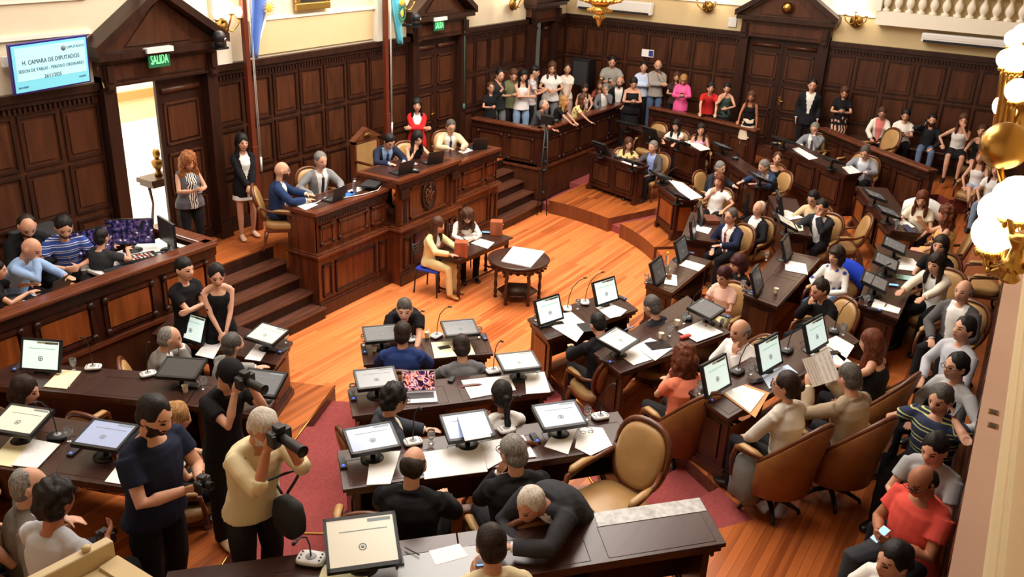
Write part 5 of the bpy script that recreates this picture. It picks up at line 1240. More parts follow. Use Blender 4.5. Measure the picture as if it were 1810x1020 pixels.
M_('flat grey monitor with crest beside the pale green trousers', 1249, 545, 2, 'grey', 80, 0)
M_('lit white monitor before the woman in cream blazer', 1267, 664, 3, 'on', 20, 0, up=.22)
M_('lit white monitor in the middle of the third-row desk', 1361, 625, 3, 'on', 20, 0, up=.22)
M_('lit white monitor before the long auburn-haired woman', 1443, 590, 3, 'on', 22, 0, up=.22)
M_('grey upright monitor beside the yellow-capped bottle', 1164, 478, 1, 'grey', 20, 0)
M_('grey upright monitor crossed by a microphone stalk', 1206, 440, 1, 'grey', 20, 0)
M_('upright monitor beside the navy-suited man, seen edge on', 1226, 403, 1, 'grey', 14, 0)
M_('upright monitor behind the brown leather case, seen edge on', 1240, 377, 1, 'grey', 14, 0)
M_('dark flat monitor before the long-haired woman in white blouse', 1198, 342, 1, 'dark', 70, 0, h=.86)
M_('dark flat monitor at the far corner of the golden panelled desk', 1168, 308, 1, 'dark', 74, 0, h=.86)
M_('dark monitor seen from behind beside the floral blouse', 1064, 262, 1, 'dark', 34, 0, h=.86)
M_('dark flat monitor before the man in a grey jacket', 1118, 285, 1, 'dark', 70, 0, h=.86)
M_('dark flat monitor at the far end of the second row', 1109, 217, 2, 'dark', 78, 0, h=.86)
M_('dark upright monitor seen from behind in the second row', 1151, 237, 2, 'dark', 26, 0, h=.86)
M_('black flat monitor between the two young women', 1199, 249, 2, 'dark', 74, 0, h=.86)
M_('flat grey monitor on the empty desk end behind the silver-haired man', 1277, 257, 2, 'grey', 74, 0, h=.86)
M_('flat grey monitor before the man in blue jacket', 1344, 312, 2, 'grey', 70, 0, h=.86)
M_('dark upright monitor seen edge on before the woman with tied hair', 1380, 358, 2, 'dark', 16, 0, h=.86)
M_('beige flat monitor before the man holding his chin', 1391, 392, 2, 'beige', 64, 0, h=.86)
M_('grey upright monitor between tumbler and paper cup', 1339, 495, 2, 'grey', 20, 0)
M_('grey upright monitor behind the white booklet', 1392, 438, 2, 'grey', 20, 0)
M_('flat dark monitor at the far left end of the long third-row desk', 1386, 246, 3, 'dark', 74, 0, h=.86)
M_('flat black monitor between the two grey-suited men', 1471, 281, 3, 'dark', 74, 0, h=.86)
M_('flat grey monitor at the far end of the golden panelled third-row desk', 1547, 344, 3, 'grey', 74, 0)
M_('flat grey monitor before the woman in cream blouse', 1570, 373, 3, 'grey', 74, 0)
M_('flat grey monitor farthest back on the right-hand desk', 1582, 433, 3, 'grey', 74, 0)
M_('flat grey monitor in the middle of the right-hand desk', 1567, 462, 3, 'grey', 74, 0)
M_('flat grey monitor crossed by a black stalk at the right-hand desk', 1547, 497, 3, 'grey', 74, 0)
# ---------------------------------------------------------------- laptops
def laptop(label, px, py, zt, yawdeg, body=BLACK, scr=None, w=.34, op=105):
    q = P(px, py, zt); t = thing('laptop', label, 'laptop', (q.x, q.y, zt), math.radians(yawdeg)-PI/2)
    MB().use(body).box(-w/2, w/2, -.115, .115, 0, .016).use(DGREY if body is not BLACK else SCRDK).box(-w*.42, w*.42, -.09, .03, .016, .019).use(body).box(-w*.12, w*.12, .05, .1, .016, .018).build('keyboard_base', parent=t)
    T = Matrix.Translation((0, -.115, .016)) @ Matrix.Rotation(math.radians(op-90), 4, 'X')
    l = MB().use(body).box(-w/2, w/2, -.01, 0, 0, .23, T).build('lid', parent=t)
    if scr: MB().use(scr).box(-w/2+.012, w/2-.012, 0, .002, .015, .22, T).build('screen', parent=l)
    return t
q = P(742, 706, TIER[2]+DT)
ART = mat('abstract wallpaper', (60, 40, 90), .3, kind='art', emit=.7)
SILV = mat('silver laptop body', (186, 188, 194), .35, .4)
laptop('open silver laptop with a colourful abstract wallpaper', 742, 704, TIER[2]+DT, math.degrees(outyaw(q))+6, SILV, ART, w=.36, op=112)
laptop('black laptop on the left wing of the presidium', 588, 352, 1.76, 95)
laptop('black laptop at the left of the raised presidium top', 708, 305, 1.92, 80)
laptop('black laptop at the right of the raised presidium top', 762, 287, 1.92, 70)
laptop('open black laptop on the right wing of the presidium', 843, 262, 1.76, 60)
laptop('black laptop on the booth ledge desk', 92, 520, 1.62, 110)
# flat things of paper given by their corners on a level surface
def sheet(name, label, cat, pts, z, m=PAPER, th=.006, group=None, real_z=None):
    Q = [P(x, y, z) for x, y in pts]; c = sum(Q, Vector())/len(Q)
    a = math.atan2(Q[1].y-Q[0].y, Q[1].x-Q[0].x); R = Matrix.Rotation(-a, 3, 'Z')
    o = MB().use(m).prism([((R @ (v-c)).x, (R @ (v-c)).y) for v in Q], 0, th).build(name, loc=(c.x, c.y, z), rot=(0, 0, a))
    return props(o, label, cat, group)
def zd(t, h=DT): return TIER[t]+h+.004
SH = [
 ('yellow pad lying beside the far left monitor', 'notepad', [(107, 654), (144, 657), (118, 688), (77, 684)], 2, YPAPER),
 ('open yellow folder at the lower left edge', 'folder', [(22, 772), (60, 777), (22, 826), (-22, 820)], 3, YPAPER),
 ('printed sheet on the yellow folder', 'paper', [(58, 777), (106, 786), (66, 828), (20, 823)], 3, PAPER),
 ('white printed sheet behind the navy t-shirt man', 'paper', [(222, 804), (252, 810), (236, 860), (185, 852)], 3, PAPER),
 ('sheets before the man covering his face', 'papers', [(372, 596), (395, 603), (377, 635), (345, 628)], 1, PAPER),
 ('white sheet before the bearded man in profile', 'paper', [(455, 606), (478, 612), (460, 639), (432, 635)], 1, PAPER),
 ('yellow-edged folder under a black phone on the front desk', 'folder', [(762, 606), (829, 601), (840, 627), (768, 634)], 1, YPAPER),
 ('wide blank sheets left of the ponytailed woman', 'papers', [(815, 673), (900, 664), (912, 690), (832, 705)], 2, PAPERB),
 ('white sheet at the right end of the second-row desk', 'paper', [(927, 662), (962, 658), (973, 694), (930, 697)], 2, PAPERB),
 ('white pages lying over the pale blue screen', 'papers', [(808, 735), (850, 729), (868, 772), (822, 780)], 3, PAPERB),
 ('sheets under the balding man\'s elbow', 'papers', [(655, 800), (708, 798), (690, 856), (648, 858)], 3, PAPERB),
 ('long printed pages between the two men in black', 'papers', [(748, 800), (850, 786), (862, 834), (750, 848)], 3, PAPERB),
 ('grey printed pages before the grey-haired man in glasses', 'papers', [(848, 783), (888, 776), (905, 806), (862, 830)], 3, PAPER),
 ('white sheet between grey-haired man and voting device', 'paper', [(892, 772), (925, 770), (948, 808), (910, 812)], 3, PAPERB),
 ('white sheet left of the folded eyeglasses', 'paper', [(985, 756), (1020, 758), (1004, 804), (962, 790)], 3, PAPERB),
 ('papers lying under the folded eyeglasses', 'papers', [(1024, 754), (1065, 757), (1082, 788), (1044, 806), (1016, 792)], 3, PAPERB),
 ('sheets below the arena-side lit monitor', 'papers', [(985, 556), (1010, 552), (1040, 576), (1019, 605), (967, 573)], 1, PAPERB),
 ('fanned loose sheets below the second lit monitor', 'papers', [(1053, 544), (1080, 537), (1108, 549), (1097, 559), (1078, 563)], 1, PAPERB),
 ('open folded papers right of the flat beige monitor', 'papers', [(1120, 613), (1149, 598), (1189, 616), (1158, 638)], 2, PAPERB),
 ('printed sheets at the left end of the second-row desk', 'papers', [(1085, 622), (1120, 613), (1152, 636), (1120, 646)], 2, PAPERB),
 ('open ruled notebook beside the red case', 'notebook', [(1198, 586), (1240, 567), (1278, 588), (1232, 605)], 2, PAPERB),
 ('manila folder with loose printed pages', 'folder', [(1277, 697), (1318, 680), (1360, 695), (1335, 739)], 3, mat('manila', (206, 150, 96), .8)),
 ('white printed pages curling over the manila folder', 'papers', [(1279, 694), (1312, 682), (1352, 696), (1326, 730)], 3, PAPER),
 ('sheets under the auburn-haired woman\'s pen', 'papers', [(1455, 605), (1478, 594), (1510, 612), (1492, 640)], 3, PAPERB),
 ('blue tinted sheet between the two lit monitors', 'paper', [(1345, 662), (1392, 645), (1410, 660), (1360, 688)], 3, mat('pale blue paper', (196, 216, 240), .8)),
 ('long white sheet left of the dark mobile phone', 'papers', [(1432, 628), (1462, 612), (1505, 640), (1482, 652)], 3, PAPERB),
 ('white booklet with blue heading on the second-row desk', 'booklet', [(1388, 460), (1424, 467), (1428, 486), (1388, 478)], 2, PAPERB),
 ('white napkin under the drinking gourd', 'napkin', [(1177, 484), (1196, 487), (1197, 506), (1174, 502)], 1, PAPERB),
 ('white sheet beside the upright monitor and small desk plant', 'paper', [(1210, 459), (1247, 470), (1235, 480), (1200, 469)], 1, PAPERB),
 ('printed sheet by the navy-suited man\'s hand', 'paper', [(1232, 398), (1258, 404), (1252, 414), (1228, 407)], 1, PAPER),
 ('sheets spread along the golden panelled desk', 'papers', [(1180, 317), (1206, 323), (1242, 349), (1216, 355)], 1, PAPER),
 ('white sheets before the man in grey jacket', 'papers', [(1098, 286), (1112, 283), (1134, 290), (1122, 295)], 1, PAPERB),
 ('long white sheets before the woman in pink', 'papers', [(1210, 250), (1225, 248), (1256, 264), (1238, 267)], 2, PAPERB),
 ('small white papers before the woman in white top', 'papers', [(1176, 238), (1188, 237), (1198, 246), (1184, 247)], 2, PAPERB),
 ('white newspaper under the hand of the man holding his chin', 'papers', [(1372, 371), (1392, 372), (1420, 385), (1392, 390)], 2, PAPERB),
 ('yellow and white sheet under the beige flat monitor', 'papers', [(1390, 400), (1418, 396), (1420, 408), (1400, 410)], 2, YPAPER),
 ('long white printout before the long grey-haired man', 'papers', [(1400, 263), (1412, 261), (1446, 280), (1430, 283)], 3, PAPERB),
 ('open white book before the second grey-suited man', 'book', [(1488, 296), (1505, 293), (1522, 305), (1502, 308)], 3, PAPERB),
 ('crossed printed sheets near the black cable', 'papers', [(1585, 452), (1614, 458), (1625, 470), (1590, 468)], 3, PAPERB),
 ('white sheet under the red-tipped microphone', 'paper', [(1590, 467), (1624, 471), (1620, 480), (1584, 476)], 3, PAPERB),
 ('white sheet at the near end of the right-hand desk', 'paper', [(1546, 529), (1592, 546), (1588, 555), (1540, 543)], 3, PAPERB),
 ('dark booklet on the sheets before the ochre dress', 'booklet', [(1594, 398), (1604, 397), (1622, 412), (1606, 411)], 3, mat('dark blue cover', (50, 54, 84), .6)),
 ('pages fanned before the woman in cream blouse', 'papers', [(1578, 388), (1595, 386), (1618, 402), (1600, 404)], 3, PAPERB),
]
for i, (lab, cat, pts, t_, mm) in enumerate(SH):
    far = lab.split()[0] and any(k in lab for k in ('golden panelled desk', 'grey jacket', 'woman in pink', 'white top', 'holding his chin', 'beige flat', 'long grey-haired man', 'second grey-suited'))
    sheet({'papers': 'paper_sheets', 'paper': 'paper_sheet'}.get(cat, cat), lab, cat, pts, zd(t_, .86 if far else DT)+(.008 if lab.startswith(('printed sheet on', 'white printed pages', 'dark booklet', 'open ruled')) else 0)+(.0 if not lab.startswith('white pages lying') else .235), mm, .006)
zb = TIER[4]+DT
sheet('paper_sheet', 'cream document under the big bottom monitor', 'paper', [(571, 1000), (644, 993), (652, 1030), (560, 1034)], zb, YPAPER)
sheet('paper_sheet', 'white sheet beneath the phone of the cream-suited man', 'paper', [(758, 975), (812, 962), (828, 984), (770, 1000)], zb, PAPERB)
BLOT = mat('silver-grey desk mat', (156, 160, 164), .35)
sheet('desk_mat', 'silver-grey desk mat below the voting device at the bottom edge', 'desk mat', [(706, 984), (860, 962), (900, 1030), (700, 1050)], zb, BLOT, .004)
sheet('paper_sheets', 'papers on the left wing of the presidium', 'papers', [(520, 362), (545, 357), (562, 362), (540, 372)], 1.76, PAPERB)
sheet('paper_sheets', 'white sheets between blue case and flat screen at the presidium', 'papers', [(614, 338), (650, 324), (655, 330), (622, 343)], 1.76, PAPERB)
sheet('folder', 'blue folder on the left wing of the presidium', 'folder', [(603, 345), (622, 338), (628, 343), (608, 350)], 1.76, mat('bright blue cover', (60, 120, 200), .5))
sheet('paper_sheets', 'white sheets before the beige-suited man', 'papers', [(810, 268), (828, 262), (836, 266), (818, 272)], 1.76, PAPERB)
sheet('paper_sheet', 'sheet under the hands of the presiding man', 'paper', [(712, 290), (730, 286), (738, 290), (720, 295)], 1.92, PAPERB)
t = thing('monitor', 'slim dark monitor lying flat beside the raised presidium top', 'monitor', P(658, 330, 1.76), math.radians(20))
MB().use(BLACK).box(-.26, .26, -.15, .15, .05, .075).use(SCRDK).box(-.24, .24, -.13, .13, .075, .078).build('screen', parent=t); MB().use(BLACK).box(-.08, .08, -.06, .06, 0, .05).build('stand', parent=t)
# ---------------------------------------------------------------- microphones
def mic(label, px, py, tier, bend=0, h=DT, white=True, zt=None, tall=.42, tip=None, group='gooseneck conference microphones', s=1.):
    z = TIER[tier]+h if zt is None else zt; q = P(px, py, z+.02); a = deskyaw(q, tier)+math.radians(bend*.25)
    t = thing('microphone', label, 'microphone', (q.x, q.y, z), a-PI/2, group); t.scale = (s, s, s)
    m = MB().use(WHITE if white else DGREY)
    for_ = [[Vector((math.copysign(abs(math.cos(b))**.5, math.cos(b))*.085*k, math.copysign(abs(math.sin(b))**.5, math.sin(b))*.06*k, zz)) for b in [2*PI*i/24 for i in range(24)]] for k, zz in ((1., 0), (1.02, .012), (1., .028), (.9, .036))]
    m.use(BLACK).loft([for_[0], [v+Vector((0, 0, .01)) for v in for_[0]]], smooth=False); m.use(WHITE if white else DGREY).loft([[v+Vector((0, 0, .01)) for v in r] for r in for_[1:]])
    m.use(mat('mic pad grey', (150, 152, 155), .5)).lathe([(.036, .044), (.03, .05)], (0, .0, 0), 16)
    m.use(DGREY)
    for sx in (-1, 1):
        for k in range(3): m.lathe([(.007, .044), (.006, .05)], (sx*.062, -.03+k*.03, 0), 8)
    m.build('base', parent=t)
    L = tall; g = [Vector((0, 0, .05)), Vector((0, .01, .05+L*.35)), Vector((0, .05, .05+L*.7)), Vector((0, .13, .05+L*.95)), Vector((0, .2, .05+L*1.05))]
    MB().use(BLACK).tube(g, .0055, 6).build('gooseneck', parent=t)
    MB().use(BLACK).tube([g[-1]-Vector((0, .01, 0)), g[-1]+Vector((0, .04, .012))], .011, 8).build('capsule', parent=t)
    return t
for a in [
 ('microphone on white base beside the yellow pad', 165, 650, 2, 60), ('microphone on white base under the dark tilted monitor', 262, 662, 2, 160), ('microphone on white base behind the phone of the hand-covered man', 381, 596, 1, 120),
 ('microphone on grey base at the left-edge glaring monitor', 102, 772, 3, 30), ('microphone on white base right of the royal blue suit', 730, 600, 1, 100), ('microphone on white base beside the far bottom-centre cup', 772, 594, 1, 150),
 ('microphone on white base right of the ponytailed woman', 872, 656, 2, 20), ('microphone on white base above the balding man', 730, 782, 3, 20), ('microphone on white base before the glasses man in black', 895, 760, 3, 40),
 ('microphone on white base right of the crest screen', 1061, 737, 3, 10), ('tall microphone on white base nearest the round table', 1003, 546, 1, 200), ('tall microphone on white base left of the second lit screen', 1034, 535, 1, 200),
 ('microphone on grey base before the pale green trousers', 1216, 562, 2, 100), ('microphone on grey base beside the cream blazer woman\'s screen', 1304, 657, 3, 10), ('microphone on grey base behind the middle lit screen', 1391, 620, 3, 20),
 ('microphone on grey base left of the tumbler by the auburn hair', 1474, 585, 3, 120), ('microphone on grey base near the wall-side white sheet', 1532, 528, 3, 150)]:
    mic(*a, white='grey base' not in a[0])
mic('large white microphone unit with round buttons at the bottom edge', 550, 990, 4, -95, s=1.15, tall=.25)
mic('gooseneck microphone before the presiding man', 733, 302, 1, 200, zt=1.92, white=False, tall=.4)
for a in [('small microphone unit before the grey jacket', 1092, 278, 1, 10), ('small microphone unit on the golden panelled desk', 1176, 322, 1, 10), ('small microphone unit before the pink top', 1214, 256, 2, 10), ('small microphone unit in the hand of the blue jacket man', 1300, 280, 2, 10), ('small microphone unit before the two grey suits', 1370, 254, 3, 10)]:
    mic(*a, h=.86, white=False, tall=.25)
# ---------------------------------------------------------------- small things on the desks
def on_desk(px, py, tier, h=DT): return P(px, py, TIER[tier]+h)
def tumbler(label, px, py, tier, h=DT):
    q = on_desk(px, py, tier, h); q.z += .003
    o = MB().use(GLASS).lathe([(.02, 0), (.026, .004), (.012, .02), (.014, .04), (.034, .07), (.038, .11), (.036, .135), (.033, .135), (.034, .11), (.03, .072), (.01, .045)], seg=16).build('drinking_glass', loc=q)
    return props(o, label, 'glass', 'water glasses on the desks')
for a in [('water glass between the far left monitor and microphone', 131, 654, 2), ('water glass beside the white cup in the second row', 361, 688, 2), ('water glass by the glaring screen at the stairs', 506, 606, 1), ('water glass beside the microphone at lower left', 124, 780, 3),
 ('water glass left of the royal blue suit', 643, 610, 1), ('water glass left of the blank grey monitor', 624, 700, 2), ('water glass between two screens over the balding man', 762, 784, 3), ('water glass at the right end of the far bottom-centre desk', 847, 596, 1),
 ('water glass right of the bright beige monitor', 950, 664, 2), ('water glass beside the crest screen', 1037, 742, 3), ('water glass left of the arena-side lit screen', 947, 566, 1), ('water glass between the two tall microphones', 1021, 546, 1), ('water glass between the paper cups', 1183, 594, 2),
 ('water glass beside the grey device and pale cup', 1208, 572, 2), ('water glass at the corner of the third-row desk', 1236, 696, 3), ('water glass right of the grey microphone base', 1326, 662, 3), ('water glass beside the auburn-haired woman\'s screen', 1489, 592, 3), ('water glass near the microphone by the bald man', 1530, 540, 3),
 ('water glass at the front of the second-row desk', 1312, 512, 2), ('water glass beside the white booklet', 1354, 460, 2), ('water glass beside the navy-suited man\'s screen', 1218, 424, 1), ('water glass at the left edge of the two grey monitors\' desk', 1142, 500, 1), ('water glass on the desk before the ochre dress', 1584, 404, 3)]:
    tumbler(*a)
CUPM = mat('cream paper cup', (236, 226, 200), .6); COFF = mat('coffee', (90, 58, 36), .3)
def cup(label, px, py, tier, stick=False, h=DT, m_=None):
    q = on_desk(px, py, tier, h); q.z += .002
    t = thing('paper_cup', label, 'cup', q, 0, 'disposable cups on the desks')
    MB().use(m_ or CUPM).lathe([(.024, 0), (.027, .03), (.034, .085), (.036, .088), (.031, .085), (.026, .06)], seg=16).build('cup_body', parent=t)
    MB().use(COFF).lathe([(.0275, .058), (.0275, .06)], seg=14).build('drink', parent=t)
    if stick: MB().use(WHITE).tube([(0, 0, .03), (.04, 0, .12)], .003, 5).build('stirrer', parent=t)
for a in [('white paper cup at the edge of the second-row desk at left', 328, 694, 2), ('cup of milky coffee with a stirrer before the royal blue suit', 662, 622, 1, True), ('cup of milky coffee with a straw under the leaning man\'s hand', 755, 598, 1, True), ('cream paper cup left of the water glass', 1168, 600, 2), ('cream paper cup behind the red case', 1196, 577, 2), ('white paper cup on the bare second-row desk top', 1371, 520, 2)]:
    cup(*a)
t = thing('mate_gourd', 'drinking gourd with a metal straw on the white napkin', 'cup', on_desk(1182, 494, 1)+Vector((0, 0, .01)))
MB().use(mat('gourd brown', (120, 70, 40), .5)).lathe([(.02, 0), (.04, .02), (.045, .05), (.036, .08), (.034, .082), (.03, .07)], seg=14).use(mat('yerba green', (90, 110, 50), .9)).lathe([(.031, .068), (.03, .072)], seg=12).build('gourd', parent=t)
MB().use(CHROME).tube([(0, 0, .06), (.05, .02, .15), (.07, .03, .155)], .004, 6).build('metal_straw', parent=t)
t = thing('water_bottle', 'clear water bottle with a yellow cap beside the grey monitor', 'bottle', on_desk(1178, 470, 1))
MB().use(GLASS).lathe([(.03, 0), (.033, .01), (.033, .15), (.014, .19), (.014, .21)], seg=16).build('bottle_body', parent=t); MB().use(mat('yellow cap', (226, 210, 60), .5)).lathe([(.02, .2), (.02, .235), (.012, .238)], seg=12).build('cap', parent=t)
t = thing('water_bottle', 'steel flask standing on the left wing of the presidium', 'bottle', P(627, 342, 1.757)); MB().use(CHROME).lathe([(.032, 0), (.034, .01), (.034, .2), (.022, .23)], seg=16).build('bottle_body', parent=t); MB().use(DGREY).lathe([(.022, .23), (.022, .26)], seg=12).build('cap', parent=t)
def device(label, px, py, tier, yaw=0, h=DT):
    q = on_desk(px, py, tier, h); q.z += .003; a = deskyaw(q, tier)+math.radians(yaw)
    t = thing('voting_device', label, 'voting device', q, a-PI/2, 'small voting devices with a blue light')
    MB().use(DGREY).box(-.03, .03, -.1, .07, 0, .02).build('case', parent=t, bev=.004); MB().use(LED).lathe([(.012, .02), (.012, .023)], (0, .04, 0), 10).build('indicator', parent=t)
for a in [('voting device beside the black phone near the stairs', 499, 622, 1), ('voting device at the left end of the royal blue suit\'s desk', 644, 622, 1), ('voting device right of the grey-suited man at the front', 856, 598, 1), ('voting device at the end behind the photographer in a cap', 479, 700, 2),
 ('voting device left of the dark-suited man with glasses', 624, 704, 2), ('voting device at the corner left of the balding man', 606, 822, 3), ('voting device below the beige flat monitor', 1073, 640, 2), ('voting device at the arena end of the two lit screens', 952, 577, 1), ('voting device beside the fanned loose sheets', 1100, 528, 1),
 ('voting device right of the flat grey crest screen', 1281, 560, 2), ('voting device at the corner by the cream blazer woman', 1252, 707, 3), ('voting device beside the navy t-shirt man\'s desk', 131, 800, 3), ('voting device beside the grey-haired man in black and glasses', 947, 778, 3), ('voting device at the near end of the bare second-row desk', 1324, 517, 2),
 ('voting device at the near end of the right-hand desk', 1548, 549, 3), ('voting device at the upright grey screens', 1156, 503, 1), ('voting device by the stalk-crossed upright screen', 1220, 448, 1), ('voting device in the hollow of the bottom desk', 705, 990, 4), ('voting device at the far left monitor', 30, 652, 2)]:
    device(*a)
# phones lying or held
PHB = mat('phone glass dark', (26, 28, 34), .15); PHL = mat('phone screen lit', (120, 176, 230), .2, emit=.8); PHW = mat('phone pale', (200, 204, 226), .3)
def phone(label, loc, yaw=0, tilt=0, lit=False, pale=False):
    t = thing('mobile_phone', label, 'phone', loc, yaw)
    T = Matrix.Rotation(tilt, 4, 'X')
    MB().use(PHW if pale else BLACK).box(-.037, .037, -.076, .076, 0, .009, T).build('phone_body', parent=t, bev=.003)
    MB().use(PHL if lit else PHB).box(-.033, .033, -.07, .07, .009, .0105, T).build('display', parent=t)
for a in [('black phone lying on the yellow-edged folder', 785, 616, 1, 1.), ('black phone near the voting device by the stairs', 480, 620, 1, .2), ('black phone on the paper before the man in black at the front row', 986, 573, 1, .9), ('dark phone on the white sheets before the auburn hair', 1473, 626, 3, .9), ('dark phone between two screens in the third row', 1337, 676, 3, .9), ('blue-screened phone at the near right-hand desk', 1578, 506, 3, .4)]:
    q = on_desk(a[1], a[2], a[3]); q.z += .014; phone(a[0], q, a[4], 0, 'blue-screened' in a[0])
phone('pale blue phone on the writing table', P(859, 411, .79), .5, 0, True)
def held(key, label, side=None, tilt=.9, lit=False, pale=False):
    i = PEOPLE[key]; hs = i['hands']; c = (hs[0]+hs[1])/2 if side is None else hs[side]
    f = Vector((math.cos(i['yaw']), math.sin(i['yaw']), 0)); phone(label, c+Vector((0, 0, .015))-f*.01, i['yaw']-PI/2, -tilt+PI/2*0, lit, pale)
K = lambda s: [k for k in PEOPLE if k.startswith(s)][0]
for k, l, sd, lt in [('man in black suit looking down', 'phone held by the man in black in the booth', None, 0), ('woman with curly ginger', 'phone held by the ginger-haired woman', None, 0), ('woman in white shirt with a ponytail', 'phone held up by the ponytailed woman', 1, 1), ('man in cream suit at the bottom', 'phone held by the cream-suited man at the bottom', None, 1),
    ('long-haired woman in cream skirt', 'phone held by the long-haired woman at far left', None, 1), ('man in dark suit looking at a blue phone', 'phone with blue screen held by the dark-suited man', 1, 1), ('person with short wine', 'grey phone held by the person in pale green trousers', None, 0), ('man in striped football', 'phone at the ear of the man in striped shirt', 1, 0),
    ('balding man in coral', 'pale blue phone held by the man in red polo', None, 1), ('man in olive shirt', 'phone held by the man in olive', None, 0), ('woman in black dress looking', 'phone held by the woman in black dress', None, 0), ('woman with short blonde hair', 'phone held by the woman in pink', None, 0),
    ('woman in white t-shirt and black', 'phone held by the seated woman in white t-shirt', None, 0), ('man in black sweater', 'phone at the ear of the man in black sweater', 0, 0), ('woman in black top and pink', 'phone held by the woman in print skirt', None, 0), ('man in grey shirt with a bag', 'phone held by the man with a bag strap', 0, 0), ('woman in cream sleeveless blouse smiling', 'phone held by the woman in cream blouse', 0, 0)]:
    held(K(k), l, sd, .6, bool(lt), 'pale' in l)
# cameras in hands
def camera_body(key, label, lens=.16, up=0., fwd=.07, strap=False, s=1.15, level=True):
    i = PEOPLE[key]; c = (i['hands'][0]+i['hands'][1])/2; f = Vector((math.cos(i['yaw']), math.sin(i['yaw']), 0))
    t = thing('photo_camera', label, 'camera', c+f*fwd*.3+Vector((0, 0, up)), i['yaw']-PI/2); t.scale = (s, s, s)
    MB().use(BLACK).box(-.07, .07, -.03, .03, -.045, .045).box(-.03, .03, -.03, .035, .045, .075).box(.045, .072, -.025, .05, -.045, .04).build('camera_body', parent=t, bev=.008)
    MB().use(BLACK).lathe([(.03, .03), (.031, .05), (.029, .08), (.032, .1), (.031, .03+lens), (.037, .05+lens), (.033, .05+lens), (.025, .03+lens)], seg=18, ax=(0, 1, 0)).build('lens', parent=t)
    MB().use(PHB).box(-.04, .03, -.033, -.03, -.03, .03).build('display', parent=t)
    return t
camera_body(K('photographer in black with'), 'black camera with long lens raised by the capped photographer', .16, .03)
camera_body(K('white-haired photographer'), 'black camera with zoom lens aimed by the white-haired photographer', .18, .03)
camera_body(K('bearded man in navy'), 'compact black camera in the hands of the navy t-shirt man', .04, .02, s=.9)
camera_body(K('man with thick black curly'), 'black camera held low by the curly-haired man at lower left', .05, .02, s=.9)
i = PEOPLE[K('white-haired photographer')]
q = i['root']+i['R'] @ Vector((-.1, .3, .98)); t = thing('shoulder_bag', 'black shoulder bag at the hip of the white-haired photographer', 'bag', q, i['yaw']-PI/2)
MB().use(mat('black nylon', (22, 22, 24), .7, bump=.3)).loft([[Vector((math.copysign(abs(math.cos(b))**.6, math.cos(b))*.08*k, math.copysign(abs(math.sin(b))**.6, math.sin(b))*.13*k, z)) for b in [2*PI*j/20 for j in range(20)]] for k, z in ((.7, -.15), (1, -.1), (1.05, .0), (.9, .1), (.5, .14))]).build('bag_body', parent=t)
hq = i['R'].transposed() @ (i['head']-q); MB().use(BLACK).tube(spline([Vector((-.05, -.08, .12)), Vector((-.12, -.04, .3)), hq+Vector((.16, .06, -.34)), hq+Vector((.14, -.04, -.2)), hq+Vector((.1, -.12, -.3)), Vector((-.02, -.36, .3)), Vector((-.02, -.1, .12))]), (.02, .006) if False else .011, 6).build('strap', parent=t)
# papers held by the man in tan suit and the auburn-haired woman
i = PEOPLE[K('man in tan suit')]; c = (i['hands'][0]+i['hands'][1])/2
o = MB().use(PAPER).box(-.2, 0, -.003, 0, -.14, .15, Matrix.Rotation(.25, 4, 'Z')).box(0, .2, -.003, 0, -.14, .15, Matrix.Rotation(-.25, 4, 'Z')).build('paper_sheets', loc=c+Vector((0, 0, .06)), rot=(-.7, 0, i['yaw']-PI/2)); props(o, 'printed pages held up by the man in tan suit', 'papers')
i = PEOPLE[K('long auburn-haired woman in black')]; c = i['hands'][0]
o = MB().use(mat('blue pen', (70, 110, 190), .4)).tube([(0, 0, 0), (.03, -.04, .13)], .005, 6).build('pen', loc=c+Vector((0, 0, -.02)), rot=(0, 0, i['yaw'])); props(o, 'blue pen in the hand of the auburn-haired woman', 'pen')
for l, x, y, t_, a, c3 in [('white pen below the yellow pad', 124, 681, 2, .9, (230, 230, 230)), ('dark pen at the edge of the silver-grey desk mat', 728, 978, 4, 1.5, (60, 50, 50)), ('red pen on the ruled notebook', 1248, 576, 2, .2, (190, 50, 60)), ('black pen on the wall-side white sheet', 1565, 541, 3, .0, (30, 30, 30))]:
    q = on_desk(x, y, t_); q.z += .02; o = MB().use(mat('pen %d' % c3[0], c3, .4)).tube([(-.07, 0, 0), (.05, 0, 0), (.07, 0, 0)], [.005, .005, .002], 6).build('pen', loc=q, rot=(0, 0, a)); props(o, l, 'pen')
# folded eyeglasses on papers
q = on_desk(1037, 769, 3); q.z += .014; g = MB().use(BLACK)
for sx in (-1, 1): g.tube([(sx*.035+math.cos(a)*.026, math.sin(a)*.02, .02) for a in [2*PI*j/12 for j in range(13)]], .003, 5).tube([(sx*.06, .0, .02), (sx*.065, -.07, .01), (sx*.02, -.13, 0)], .003, 5)
o = g.build('eyeglasses', loc=q, rot=(0, 0, 2.3)); props(o, 'black eyeglasses lying on the white papers', 'glasses')
